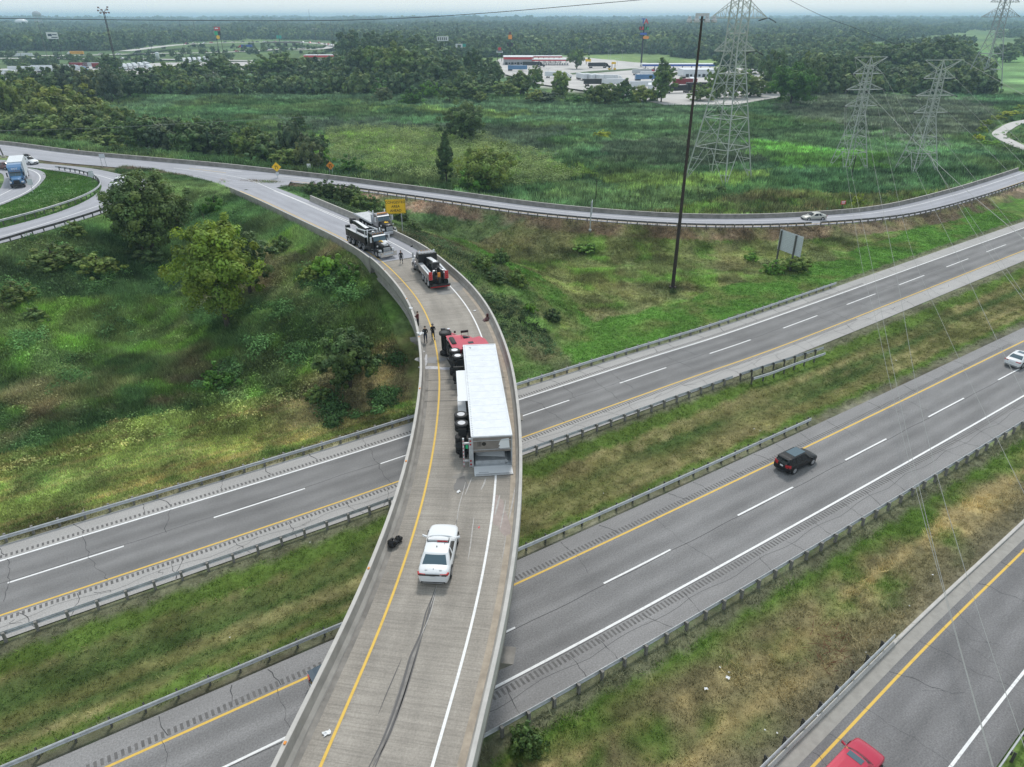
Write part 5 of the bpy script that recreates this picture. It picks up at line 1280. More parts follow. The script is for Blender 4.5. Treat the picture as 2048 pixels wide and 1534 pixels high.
# CONGESTED AREA AHEAD
b = GT(798, 468); b.z = hgt(b.x, b.y)
k = (b.y * CP + (CAMH - b.z - 4) * SP) / FPX; W_, H_ = 39.5 * k, 26.5 * k / .93; zc_ = HZ(b.x, b.y, 413) - b.z
c = GY(791, 413, b.y); root = empty('warning_sign', 'large yellow warning sign reading CONGESTED AREA AHEAD behind the approach barrier', 'sign', (c.x, b.y, b.z), R(12))
mb = MB(); rpanel(mb, W_, H_, .13, 0, .03, zc_); mb.obj('panel', MAT['sign_yellow'], root)
mb = MB()
w_, h_ = W_ - .14, H_ - .14
for x0, x1, z0, z1 in ((-w_ / 2 + .1, w_ / 2 - .1, h_ / 2 - .03, h_ / 2), (-w_ / 2 + .1, w_ / 2 - .1, -h_ / 2, -h_ / 2 + .03), (-w_ / 2, -w_ / 2 + .03, -h_ / 2 + .1, h_ / 2 - .1), (w_ / 2 - .03, w_ / 2, -h_ / 2 + .1, h_ / 2 - .1)): mb.box(x0, x1, -.006, .0, zc_ + z0, zc_ + z1)
mb.obj('border', MAT['sign_black'], root)
for i, s in enumerate(('CONGESTED', 'AREA', 'AHEAD')): text(root, s, .56, (0, -.012, zc_ + H_ * (.29 - .29 * i)), MAT['sign_black'], sx=.95, bold=.004)
for x in (-W_ * .27, W_ * .27):
    mb = MB(); mb.box(x - .07, x + .07, .035, .13, -3, zc_ + H_ / 2 - .1); mb.obj('post', MAT['galv'], root)
# diamond signs
def arrow(mb, x, z, h, lean, hook=0):
    mb.add([(x - .05, -.006, z), (x + .05, -.006, z), (x + .05 + lean, -.006, z + h), (x - .05 + lean, -.006, z + h)], [(0, 1, 2, 3)])
    mb.add([(x - .15 + lean, -.006, z + h), (x + .15 + lean, -.006, z + h), (x + lean * 1.15, -.006, z + h + .22)], [(0, 1, 2)])
def diamond(label, bx, by, cx, cy, s, plate, two, col='sign_yellow'):
    b = G(bx, by, 8.6) if not two else G(bx, by, 7.6); cz = HZ(b.x, b.y, cy) - b.z; root = empty('merge_sign', label, 'sign', b, R(10))
    mb = MB(); q = s / math.sqrt(2); mb.prism([(0, cz - q), (q, cz), (0, cz + q), (-q, cz)], 0, .02); mb.obj('panel', MAT[col], root)
    mb = MB(); arrow(mb, -.2, cz - .42, .55, 0); arrow(mb, .28, cz - .4, .5, -.16); mb.obj('arrow_symbol', MAT['sign_black'], root)
    if plate: mb = MB(); mb.box(-.3, .3, -.02, .0, cz - q - .75, cz - q - .1); mb.obj('plate', MAT['sign_back'], root)
    for x in ((-.3, .3) if two else (0,)):
        mb = MB(); mb.box(x - .045, x + .045, .022, .09, -1.5, cz + (.3 if two else 0)); mb.obj('post', MAT['galv'], root)
diamond('yellow diamond merge sign on a single post at the tip of the gore', 556, 357, 555, 334, 1.35, True, False)
diamond('orange-yellow diamond sign on twin posts behind the far ramp barrier', 663, 353, 662, 331, 1.25, False, True, 'sign_orange')
def small_sign(label, bx, by, cy, w, h, mat, rz=0, ztop=None, name='small_sign', zb=None, posts=(0,), pm='galv', edge=None):
    b = GT(bx, by) if zb is None else G(bx, by, zb); cz = HZ(b.x, b.y, cy) - b.z; root = empty(name, label, 'sign', b, rz)
    mb = MB(); mb.box(-w / 2, w / 2, -.015, .015, cz - h / 2, cz + h / 2); mb.obj('panel', MAT[mat], root)
    for x in posts: mb = MB(); mb.box(x - .05, x + .05, .017, .1, -.8, cz + h * .4); mb.obj('post', MAT[pm], root)
    return root, cz
small_sign('small white square sign between the two diamond signs', 620, 352, 332, .75, .95, 'sign_white', R(5), zb=8)
rt_, cz = small_sign('small red and white notice sign on a wooden post beyond the far ramp', 1681, 432, 405, 1.1, .8, 'sign_red', R(8), zb=.6, pm='rust_pole')
mb = MB(); mb.box(-.42, .42, -.022, -.016, cz + .12, cz + .26); mb.box(-.35, .35, -.022, -.016, cz - .18, cz - .02); mb.obj('print', MAT['sign_white'], rt_)
small_sign('grey back of a rectangular sign on two posts beside the merged ramp', 209, 333, 312, 1.1, .95, 'sign_back', R(25), zb=DZ, posts=(-.4, .4))
rt_, cz = small_sign('grey sign back on a thin post beside the blue truck', 66, 385, 364, .9, 1.1, 'sign_back', R(20), zb=DZ)
b = G(186, 364, DZ); cz = HZ(b.x, b.y, 348) - b.z; root = empty('route_shield_sign', 'grey back of a shield-shaped route sign in the loop', 'sign', b, R(15))
mb = MB(); mb.prism([(-.5, cz - .1), (-.42, cz - .4), (0, cz - .75), (.42, cz - .4), (.5, cz - .1), (.46, cz + .22), (-.46, cz + .22)], 0, .02); mb.box(-.45, .45, 0, .02, cz + .28, cz + .62); mb.obj('panel', MAT['sign_back'], root)
mb = MB(); mb.box(-.04, .04, .022, .08, -.5, cz + .6); mb.obj('post', MAT['galv_dark'], root)
b = G(4, 314, DZ); root = empty('sign_gantry', 'foot of a steel sign gantry at the left edge on the grass between the ramps', 'gantry', b, R(10))
for x, x2 in ((-1.2, -1.6), (.4, -.6)): mb = MB(); mb.tube((x, 0, 0), (x2, 0, 7), .16, .14, 10); mb.obj('leg', MAT['galv_dark'], root)
mb = MB(); mb.box(-1.6, -.8, -.4, .4, -.1, .35); mb.box(0, .8, -.4, .4, -.1, .35); mb.obj('footing', MAT['conc_top'], root)
b = G(159.5, 308, DZ); o = MB(); o.tube((0, 0, 0), (0, 0, 1.1), .09, .09, 8); q = o.obj('delineator', MAT['sign_orange'], None, loc=b); tag(q, 'slim orange marker post on the merged ramp barrier', 'marker')
# blank back of the big sign
P1, P2 = G(1553, 527, .1), G(1581.5, 538.5, .1); dv = (P2 - P1); L_ = dv.length; rz = math.atan2(dv.y, dv.x); root = empty('guide_sign', 'blank ribbed grey back of a large guide sign in the field', 'sign', (P1 + P2) / 2, rz)
zl = HZ(P1.x, P1.y, 499) - .1; zh = HZ(P1.x, P1.y, 459.5) - .1; xl = -L_ / 2 - .45; 
pr_ = GY(1605.5, 472, P2.y + (P2.y - P1.y) / L_ * 1.6); _ts = np.linspace(1, 9, 200); _e = [abs(px_of((P1 + dv / L_ * t).x, (P1 + dv / L_ * t).y, 5.0)[0] - 1605) for t in _ts]; xr = -L_ / 2 + float(_ts[int(np.argmin(_e))])
mb = MB(); n = 12
for i in range(n): z0 = zl + (zh - zl) * i / n; mb.box(xl, xr, .02, .05, z0, z0 + (zh - zl) / n); mb.box(xl, xr, .0, .02, z0 + .02, z0 + .07)
mb.obj('ribbed_panel', MAT['sign_back'], root)
for x in (-L_ / 2, L_ / 2): mb = MB(); mb.box(x - .12, x + .12, -.01, -.02, -.6, zh - .1); mb.box(x - .02, x + .02, -.2, -.02, -.6, zh - .1); mb.box(x - .12, x + .12, -.21, -.2, -.6, zh - .1); mb.obj('post', MAT['galv_dark'], root)
b = GT(1180, 461); H = HZ(b.x, b.y, 401) - b.z; root = empty('exit_sign', 'sign seen edge-on on a grey post in front of the far ramp', 'sign', b, R(80))
mb = MB(); mb.tube((0, 0, -.4), (0, 0, H * .96), .11, .09, 10); mb.tube((0, 0, -.3), (0, 0, .25), .28, .28, 10); mb.obj('post', MAT['galv'], root)
mb = MB(); rpanel(mb, 1.8, H * .48, .1, -.18, -.13, H * .76); mb.obj('panel', MAT['sign_back'], root)

# ------------------------------------------------------------------ billboards, price signs, water towers far away
def board(label, x0, x1, y0, y1, base_y, mat, posts=1, rz=0, name='billboard', Y=None, extra=None):
    cx = (x0 + x1) / 2; b = G(cx, base_y, 0) if Y is None else Vector((GY(cx, y1, Y).x, Y, 0)); b.z = hgt(b.x, b.y)
    c = GY(cx, (y0 + y1) / 2, b.y); k = (b.y * CP) / FPX; w = (x1 - x0) * k; h = (y1 - y0) * k
    root = empty(name, label, 'billboard', (c.x, b.y, b.z), rz); zc = c.z - b.z
    mb = MB(); mb.box(-w / 2, w / 2, -.2, .2, zc - h / 2, zc + h / 2); mb.obj('panel', MAT[mat], root)
    for i in range(posts):
        x = 0 if posts == 1 else (-w * .35 + w * .7 * i / (posts - 1)); mb = MB(); mb.tube((x, .35, 0), (x, .35, zc + h * .3), .35 if posts == 1 else .25, None, 8); mb.obj('post', MAT['rust_pole'], root)
    return root, w, h, zc, k
def marks(root, w, h, zc, items, y=-.22):
    for nm, mat, x0, x1, z0, z1 in items: mb = MB(); mb.box(w * x0, w * x1, y - .05, y, zc + h * z0, zc + h * z1); mb.obj(nm, MAT[mat], root)
rt_, w, h, zc, k = board('white billboard with a dark design above the left trees', 92, 117, 65, 77, 116, 'sign_white', 2, R(-8))
marks(rt_, w, h, zc, [('print', 'navy_cloth', -.38, -.02, -.1, .25), ('print', 'navy_cloth', .02, .42, .05, .2), ('print', 'navy_cloth', -.1, .44, -.35, -.2)])
rt_, w, h, zc, k = board('distant billboard with a white and a red half', 794, 806, 50, 59.5, 66, 'sign_white', 1)
marks(rt_, w, h, zc, [('print', 'sign_red', .0, .4, -.4, .4), ('print', 'navy_cloth', -.4, -.05, -.3, .2)])
rt_, w, h, zc, k = board('cream billboard with faded lettering above the grove', 874, 897, 73, 81.5, 112, 'sign_white', 1)
marks(rt_, w, h, zc, [('print', 'galv_dark', -.42 + .17 * i, -.42 + .17 * i + .1, -.3, .3) for i in range(5)])
rt_, w, h, zc, k = board('billboard half white half green beyond the grove', 911, 932, 88, 98, 114, 'sign_white', 1)
marks(rt_, w, h, zc, [('print', 'sign_teal', .18, .5, -.5, .5), ('print', 'navy_cloth', -.3, 0, -.1, .3), ('print', 'galv_dark', -.4, .1, -.35, -.2)])
# price signs
rt_, w, h, zc, k = board('tall twin-post sign with red top, green price display and yellow oval', 428, 440, 54, 60.5, 118, 'sign_red', 2, name='price_sign')
marks(rt_, w, h, zc, [('print', 'sign_white', -.35, .2, -.1, .25), ('price_display', 'sign_green', -.55, .0, -1.8, -.75), ('price_display', 'sign_black', .02, .5, -1.8, -.75)])
mb = MB(); mb.lathe([(.1, -.1), (h * .55, -.1), (h * .55, .1), (.1, .1)], (-w * .05, -.2, zc - h * 2.4), 'Y', 20); o = mb.obj('oval_panel', MAT['sign_yellow'], rt_); 
rt_, w, h, zc, k = board('tall sign pole with an orange square over a green price display', 1016.5, 1024, 70, 78, 118, 'sign_orange', 1, name='price_sign')
marks(rt_, w, h, zc, [('price_display', 'sign_black', -.9, .9, -2.15, -1.3), ('price_digits', 'sign_green', -.35, .25, -2.05, -1.35), ('top_badge', 'maroon', -.35, .3, .6, 1.15)])
b = G(1282, 134, 0); k = b.y * CP / FPX; root = empty('price_sign', 'tall dark pole carrying blue and red letters TA over red and green prices', 'sign', b)
H = HZ(b.x, b.y, 48); mb = MB(); mb.tube((0, .5, 0), (0, .5, H), .75, .6, 12); mb.obj('pole', MAT['blackmetal'], root)
zr = lambda y: HZ(b.x, b.y, y)
text(root, 'T', 12.5 * k, (-2.2 * k, 0, zr(42.5)), MAT['sign_blue'], bold=.12, ext_=.15); text(root, 'A', 12.5 * k, (3.6 * k, -.3, zr(43)), MAT['sign_red'], bold=.12, ext_=.15)
mb = MB(); mb.box(-9.5 * k, -.8 * k, -.3, .2, zr(60.5), zr(53)); mb.obj('price_display', MAT['sign_black'], root); mb = MB(); mb.box(.8 * k, 9.5 * k, -.3, .2, zr(60.5), zr(53)); mb.obj('price_display', MAT['sign_black'], root)
text(root, '1.8', 7.6 * k, (-5 * k, -.4, zr(56.8)), MAT['sign_red'], bold=.12); text(root, '1.6', 7.6 * k, (5 * k, -.4, zr(56.8)), MAT['sign_green'], bold=.12)
mb = MB(); rpanel(mb, 14 * k, 4 * k, 1.9 * k, -.3, .2, zr(67.5)); mb.obj('blue_panel', MAT['sign_blue'], root)
mb = MB(); rpanel(mb, 12 * k, 5.2 * k, 2.5 * k, -.3, .2, zr(75)); o = mb.obj('oval_panel', MAT['sign_orange'], root); o.location = (5.5 * k, 0, 0)
rt_, w, h, zc, k = board('low white sign with a red badge beside the grey building', 993, 1005.5, 102, 105.5, 124, 'sign_white', 2, name='price_sign'); marks(rt_, w, h, zc, [('badge', 'sign_red', -.25, .25, .9, 2.4), ('print', 'navy_cloth', -.4, .4, -.2, .3)])
for x0, x1, y0, y1, by in ((1171, 1182, 118, 123, 130), (1223, 1232, 124, 128, 140)):
    board('small yellow forecourt sign on two posts, ' + ('beside the round forecourt tree' if x0 < 1200 else 'near the dark tow rig'), x0, x1, y0, y1, by, 'sign_yellow', 2, name='forecourt_sign')
for i, (x0, x1, y0, y1, by) in enumerate(((1216, 1222, 136.5, 139, 142), (1227, 1232, 136, 139.5, 142))): board('tiny yellow sign left of the kerb island' if i == 0 else 'tiny yellow sign right of its twin', x0, x1, y0, y1, by, 'sign_yellow', 1, name='forecourt_sign')
# water towers
def water_tower(label, cx, ytop, ybot, w, Y, legs, mat):
    k = Y * CP / FPX; c = GY(cx, ybot, Y); zb = c.z; zt_ = HZ(c.x, Y, ytop); r = w * k / 2; g = hgt(c.x, Y); root = empty('water_tower', label, 'water tower', (c.x, Y, g))
    mb = MB(); h = zt_ - zb; zb -= g
    mb.lathe([(.2, h), (r * .5, h * .93), (r * .85, h * .75), (r, h * .5), (r * .97, h * .25), (r * .6, h * .05), (r * .2, 0)], (0, 0, zb), 'Z', 24); mb.obj('tank', MAT[mat], root, True)
    if legs:
        for i in range(legs): a = 2 * pi * i / legs; mb = MB(); mb.tube((cos(a) * r * .95, sin(a) * r * .95, 0), (cos(a) * r * .85, sin(a) * r * .85, zb + h * .3), 1.1, 1.1, 8); mb.obj('leg', MAT[mat], root)
    mb = MB(); mb.tube((0, 0, 0), (0, 0, zb + .5), r * (.16 if legs else .3), None, 12); mb.obj('riser', MAT[mat], root)
water_tower('grey legged water tower standing above the left horizon', 74.5, 22, 34, 16, 2600, 6, 'roof_grey')
water_tower('white domed water tank among the left trees', 44, 37.5, 48, 23, 2300, 0, 'white')
water_tower('tiny bulb water tower on the middle horizon', 709, 29, 34, 5, 4500, 0, 'roof_grey')
b = GT(317, 122); k = b.y * CP / FPX; root = empty('white_silo', 'white cylindrical tank tower behind the left row of trees', 'tank', b); H = HZ(b.x, b.y, 104) - b.z
mb = MB(); mb.lathe([(3.6 * k, 0), (3.6 * k, H * .92), (3.0 * k, H * .97), (.2, H)], (0, 0, 0), 'Z', 20); mb.obj('shell', MAT['white'], root, True)
mb = MB(); mb.lathe([(3.7 * k, H * .86), (3.7 * k, H * .9)], (0, 0, 0), 'Z', 20); mb.obj('band', MAT['sign_teal'], root)

# ------------------------------------------------------------------ buildings and canopies
def bldg(label, x0, x1, by, ty, depth, wall, trim=None, name='service_building', doors=3, ytop=None):
    A, B = G(x0, by, 0), G(x1, by, 0); H = HZ((A.x + B.x) / 2, A.y, ty); root = empty(name, label, 'building', ((A.x + B.x) / 2, A.y, 0)); w = B.x - A.x
    mb = MB(); mb.box(-w / 2, w / 2, 0, depth, -.5, H * .985); mb.obj('wall', MAT[wall], root)
    mb = MB(); mb.box(-w / 2 - .3, w / 2 + .3, -.3, depth + .3, H * .985, H * .985 + .35); mb.obj('roof', MAT['whitebox'], root)
    if trim: mb = MB(); mb.box(-w / 2 - .05, w / 2 + .05, -.35, -.31, H * .72, H * .98); mb.obj('fascia', MAT[trim], root)
    for i in range(doors):
        x = -w / 2 + w * (i + .5) / doors; mb = MB(); mb.box(x - 1.1, x + 1.1, -.06, .05, .05, min(2.6, H * .6)); mb.obj('door', MAT['blackmetal'], root)
        mb = MB(); mb.box(x + 1.8, x + 3.4, -.05, .05, min(1.0, H * .2), min(2.4, H * .55)); mb.obj('window', MAT['glass'], root)
    return root
bldg('long grey service building with a red fascia at the right truck stop', 1007, 1066, 131, 114, 25, 'roof_grey', 'sign_red', doors=5)
bldg('white service building behind the pump canopy with blue stripe', 1366, 1432, 156, 140, 20, 'whitebox', doors=4)
bldg('flat white warehouse roof among the distant trees', 567, 606, 66, 60, 90, 'whitebox', name='warehouse', doors=4)
bldg('low grey shed below the left wood', 182, 226, 99, 92.5, 25, 'roof_grey', name='warehouse', doors=4)
bldg('white house group at the wood edge, left part', 285, 300, 82, 72, 15, 'whitebox', name='house', doors=1)
bldg('white house group at the wood edge, right part', 303, 318, 78, 68, 15, 'whitebox', name='house', doors=1)
def canopy(label, x0, x1, by, ty, th, mat, n, depth=12, pump=True):
    A, B = G(x0, by, 0), G(x1, by, 0); H = HZ((A.x + B.x) / 2, A.y, ty); root = empty('fuel_canopy', label, 'canopy', ((A.x + B.x) / 2, A.y, 0)); w = B.x - A.x; k = A.y * CP / FPX
    mb = MB(); mb.box(-w / 2, w / 2, 0, depth, H - th * k, H); mb.obj('roof', MAT['whitebox'], root)
    mb = MB(); mb.box(-w / 2 - .1, w / 2 + .1, -.12, -.02, H - th * k - .1, H - .35); mb.obj('fascia', MAT[mat], root)
    for i in range(n):
        x = -w / 2 + w * (i + .5) / n
        mb = MB(); mb.box(x - .3, x + .3, depth / 2 - .3, depth / 2 + .3, 0, H - th * k); mb.obj('column', MAT['roof_grey'], root)
        if pump: mb = MB(); mb.box(x - 1.9, x - .9, 3, 4.2, 0, 2.2); mb.box(x + .9, x + 1.9, 3, 4.2, 0, 2.2); mb.box(x - 2.2, x + 2.2, 2.4, 4.8, 0, .2); mb.obj('fuel_pump', MAT['roof_grey'], root)
    return root
canopy('front red-edged fuel canopy beside the grey building', 1064, 1138, 132, 118.5, 3, 'sign_red', 7)
canopy('rear red-edged fuel canopy, slightly higher than the front one', 1062, 1124, 126, 112, 2.6, 'sign_red', 6, pump=False)
canopy('long white fuel canopy with blue and purple stripe', 1284, 1432, 143, 128, 4, 'sign_blue', 8)
canopy('red-edged fuel canopy behind the grove at the left truck park', 608, 690, 124, 110, 4, 'sign_red', 7)
# forecourt slabs
for nm, lb, pts in (('left_truck_park', 'pavement', LOT_A), ('right_truck_park', 'pavement', LOT_B)):
    mb = MB(); P = [(x, y, hgt(x, y) + .0) for x, y in pts]; zz = .55; mb.ngon([(x, y, zz) for x, y in pts]); up(mb); struct(mb.obj(nm, MAT['lot']))
mb = MB(); P = ZP([(1140, 148), (1180, 144), (1270, 138), (1285, 140), (1200, 147), (1145, 151)]); mb.ngon([(x, y, .62) for x, y in P]); up(mb); struct(mb.obj('lawn', plain('lawn', (.07, .12, .04), .95, var=.3, vs=.3)))
# interchange roads on the left
def flat_road(px, w, z=.5, mat='ramp_s'):
    Q = smooth(GP(px, z), 8); mb = MB(); strip_mb(mb, offset(Q, -w / 2), offset(Q, w / 2)); up(mb); return struct(mb.obj('road', MAT[mat])), Q
MAT['pale_road'] = plain('pale_road', (.50, .49, .46), .9, var=.1, vs=.02)
_, QA = flat_road([(-260, 116.5), (0, 116.5), (150, 117), (300, 118), (420, 120), (560, 122)], 14, .6, 'pale_road')
_, QB = flat_road([(-260, 112), (0, 111.5), (150, 110.5), (300, 107), (420, 105), (520, 101), (560, 98), (640, 97)], 15, .7, 'pale_road')
_, QC = flat_road([(250, 102), (290, 97), (330, 92), (380, 88), (460, 85), (540, 84), (600, 85), (650, 88), (690, 93), (760, 95)], 16, 5.0, 'pale_road')
_, QD = flat_road([(560, 84), (640, 86), (660, 92), (640, 98), (590, 100)], 10, 4.0, 'pale_road')
ob = empty('overpass', 'dark low overpass carrying the far interchange road', 'bridge', G(568, 93, 0)); mb = MB(); A, B = G(535, 93, 0) - ob.location, G(602, 93, 0) - ob.location
mb.box(A.x, B.x, 0, 16, 4.4, 6.2); mb.obj('deck', MAT['conc_dark'], ob)
for f in (.25, .5, .75): mb = MB(); x = A.x + (B.x - A.x) * f; mb.box(x - .8, x + .8, 2, 14, -1, 4.4); mb.obj('pier', MAT['conc_dark'], ob)
rt_, w, h, zc, k = board('green overhead road sign on a cantilever at the far overpass', 553, 563, 71, 77, 92, 'sign_teal', 1, name='overhead_sign')
# ------------------------------------------------------------------ wheels
_wm = {}
def wheel(parent, x, y, r=.34, w=.23, out=1, rimf=.66, rmat='rim', dual=False, hub=True):
    """axle along y; out = +1 when the outer face looks to +y"""
    key = (r, w, out, rimf, rmat, dual)
    if key not in _wm:
        mb = MB(); ww = w
        spans = [(-ww / 2, ww / 2)] if not dual else [(-.31, -.03), (.03, .31)]
        for a, b in spans:
            mb.lathe([(r * rimf, a), (r * .9, a), (r * .985, a + .03), (r, a + .05), (r, b - .05), (r * .985, b - .03), (r * .9, b), (r * rimf, b)], (0, 0, 0), 'Y', 28)
        tm = mb.mesh('wheel', MAT['black'], False)
        mb = MB(); e = (ww / 2 if not dual else .31) * out; s_ = out
        dep = .10 if dual else .03
        mb.lathe([(r * rimf, e + s_ * .004), (r * rimf * .93, e + s_ * .006), (r * rimf * .86, e - s_ * dep), (r * rimf * .42, e - s_ * dep), (r * rimf * .36, e - s_ * .02), (r * rimf * .12, e - s_ * .01)], (0, 0, 0), 'Y', 24)
        rm_ = mb.mesh('rim', MAT[rmat], False)
        mb = MB(); n = 8 if dual or r > .45 else 5
        for i in range(n):
            a = 2 * pi * i / n; c = r * rimf * .66; q = r * rimf * .13
            mb.lathe([(q, e - s_ * (dep - .004)), (q * .9, e - s_ * (dep - .008))], (cos(a) * c, 0, sin(a) * c), 'Y', 8)
        hm = mb.mesh('rim_hole', MAT['blackmetal'])
        _wm[key] = (tm, rm_, hm)
    tm, rm_, hm = _wm[key]
    o = link('wheel', tm, parent, (x, y, r)); q = link('rim', rm_, o); link('rim_hole', hm, o); return o

# ------------------------------------------------------------------ passenger cars
def make_car(label, col, loc, rz, L=4.9, W=1.86, H=1.46, kind='sedan', name='sedan', cat='car', glass='glass', roof=None, rails=False, bar=False, box=False, sunroof=False, r=.34, group=None, rack=None, plate=True, flip_lights=True):
    root = empty(name, label, cat, loc, rz, group); hw = W / 2
    if kind == 'sedan':
        st = [(-.5, .32, .60, .62), (-.494, .28, .90, .78), (-.478, .25, .69 * H, .89), (-.40, .22, .725 * H, .975), (-.25, .2, .70 * H, 1), (-.05, .18, .655 * H, 1), (.12, .18, .65 * H, 1), (.22, .2, .645 * H, .995), (.33, .2, .60 * H, .98), (.41, .22, .55 * H, .93), (.452, .24, .50 * H, .85), (.480, .27, .45 * H, .72), (.494, .3, .40 * H, .56), (.5, .34, .35 * H, .38)]
        gh = dict(z0=.64 * H, z1=H, f0=.215, f1=.06, r0=-.385, r1=-.235, w0=.94, w1=.745)
        pill = (.5,)
    else:
        st = [(-.5, .36, .42 * H, .84), (-.495, .3, .58 * H, .92), (-.48, .28, .62 * H, .965), (-.3, .25, .62 * H, 1), (-.05, .22, .61 * H, 1), (.12, .22, .605 * H, 1), (.22, .24, .60 * H, .99), (.33, .25, .575 * H, .975), (.42, .27, .53 * H, .94), (.47, .28, .46 * H, .87), (.493, .3, .40 * H, .80), (.5, .36, .33 * H, .74)]
        gh = dict(z0=.60 * H, z1=H, f0=.25, f1=.09, r0=-.487, r1=-.43, w0=.93, w1=.74)
        pill = (.36, .68)
    rows = []
    for x, zb, zt_, wf in st:
        w = hw * wf; h = zt_ - zb
        half = [(0, zb), (w * .80, zb), (w * .95, zb + .06), (w * .985, zb + h * .3), (w, zb + h * .55), (w * .975, zt_ - h * .22), (w * .93, zt_ - h * .07), (w * .80, zt_ - .005), (w * .4, zt_ + .022), (0, zt_ + .03)]
        rows.append([(x * L, y, z) for y, z in half] + [(x * L, -y, z) for y, z in half[-2:0:-1]])
    mb = MB(); mb.grid(rows, close=True); mb.ngon(rows[0]); mb.ngon(rows[-1][::-1]); mb.obj('body', MAT[col], root, True)
    # greenhouse rings
    nf, nc, ns = 8, 2, 12
    def ring(v, z, shrink=1.0):
        f = (gh['f0'] + (gh['f1'] - gh['f0']) * v) * L; b = (gh['r0'] + (gh['r1'] - gh['r0']) * v) * L; w = hw * (gh['w0'] + (gh['w1'] - gh['w0']) * v ** 1.15)
        cx = (f + b) / 2; f = cx + (f - cx) * shrink; b = cx + (b - cx) * shrink; w *= shrink; rc = .14 * shrink; P = []
        bul = lambda y: .16 * (1 - (y / w) ** 2)
        for i in range(nf): y = -w + rc + (2 * w - 2 * rc) * i / nf; P.append((f - .16 * shrink + bul(y) * shrink, y, z))
        for i in range(nc): a = pi / 2 * i / nc; P.append((f - .16 * shrink - rc * 1.2 * (1 - cos(a)) + .03 * cos(a), w - rc + rc * sin(a), z))
        for i in range(ns): P.append((f - .16 * shrink - rc * 1.2 - (f - .16 * shrink - rc * 1.2 - b - rc) * i / ns, w, z))
        for i in range(nc): a = pi / 2 * i / nc; P.append((b + rc * (1 - sin(a)), w - rc * (1 - cos(a)), z))
        for i in range(nf): y = w - rc - (2 * w - 2 * rc) * i / nf; P.append((b - .05 * (1 - (y / w) ** 2), y, z))
        for i in range(nc): a = pi / 2 * i / nc; P.append((b + rc * (1 - cos(a)), -w + rc - rc * sin(a), z))
        for i in range(ns): P.append((b + rc + (f - .16 * shrink - rc * 1.2 - b - rc) * i / ns, -w, z))
        for i in range(nc): a = pi / 2 * i / nc; P.append((f - .16 * shrink - rc * 1.2 + rc * 1.2 * sin(a), -w + rc * (1 - cos(a)), z))
        return P
    z0, z1 = gh['z0'], gh['z1']; dz = z1 - z0
    RG = [ring(0, z0 - .03), ring(.10, z0 + dz * .08), ring(.5, z0 + dz * .5), ring(.90, z0 + dz * .86), ring(1.0, z0 + dz * .95), ring(1.02, z1 - .012, .95), ring(1.02, z1 + .006, .8), ring(1.02, z1 + .02, .45)]
    n = len(RG[0]); M = {'cabin': MB(), 'windshield': MB(), 'rear_window': MB(), 'sl': [MB(), MB(), MB()], 'sr': [MB(), MB(), MB()]}
    iF, iC1 = 0, nf; iS1 = nf + nc; iC2 = iS1 + ns; iB = iC2 + nc; iC3 = iB + nf; iS2 = iC3 + nc; iC4 = iS2 + ns
    pil = [int(round(p * ns)) for p in pill]
    for k in range(len(RG) - 1):
        for i in range(n):
            j = (i + 1) % n; q = [RG[k][i], RG[k][j], RG[k + 1][j], RG[k + 1][i]]; tgt = M['cabin']
            if k in (1, 2):
                if i < nf: tgt = M['windshield']
                elif iB <= i < iC3: tgt = M['rear_window']
                elif iS1 + 1 <= i < iC2 - (1 if kind == 'suv' else 2) or iS2 + (1 if kind == 'suv' else 2) <= i < iC4 - 1:
                    left = i < iB; d = i - iS1 if left else ns - 1 - (i - iS2)
                    if d not in pil: tgt = M['sl' if left else 'sr'][sum(d > p for p in pil)]
            tgt.add(q, [(0, 1, 2, 3)])
    M['cabin'].ngon(RG[-1]); M['cabin'].obj('cabin', MAT[roof or col], root, True)
    M['windshield'].obj('windshield', MAT[glass], root, True); M['rear_window'].obj('rear_window', MAT[glass], root, True)
    for s_ in ('sl', 'sr'):
        for mb in M[s_]:
            if mb.v: mb.obj('side_window', MAT['glass'], root, True)
    wb = L * .30
    for sx in (1, -1):
        for sy in (1, -1):
            mb = MB(); mb.lathe([(r * 1.16, 0), (r * 1.16, .012)], (sx * wb, sy * (hw - .012 if sy > 0 else hw), r * 1.02), 'Y', 24); mb.obj('wheel_arch', MAT['black'], root)
            wheel(root, sx * wb, sy * (hw - .10), r, .22, sy)
    for sy in (1, -1):
        mb = MB(); x = L / 2; z = st[-3][2] - (.03 if kind == 'sedan' else .07)
        mb.hexa([(x - .42, sy * hw * .92, z - .02), (x - .20, sy * hw * .80, z - .06), (x - .09, sy * hw * .58, z - .06), (x - .26, sy * hw * .58, z)], [(x - .46, sy * hw * .92, z + .08), (x - .26, sy * hw * .80, z + .04), (x - .14, sy * hw * .58, z + .02), (x - .30, sy * hw * .58, z + .06)]); mb.obj('headlight', MAT['lamp_clear'], root)
        mb = MB(); z = .93 if kind == 'sedan' else .60 * H; x = -L / 2; h_ = .09 if kind == 'sedan' else .32
        mb.hexa([(x - .012, sy * hw * .45, z - h_ * .6), (x + .02, sy * hw * .90, z - h_ * .6), (x + .24, sy * hw * .985, z - h_ * .5), (x + .2, sy * hw * .45, z - h_ * .6)], [(x + .01, sy * hw * .45, z + h_ * .3), (x + .05, sy * hw * .88, z + h_ * .4), (x + .25, sy * hw * .965, z + h_ * .4), (x + .2, sy * hw * .45, z + h_ * .3)]); mb.obj('taillight', MAT['lamp_red'], root)
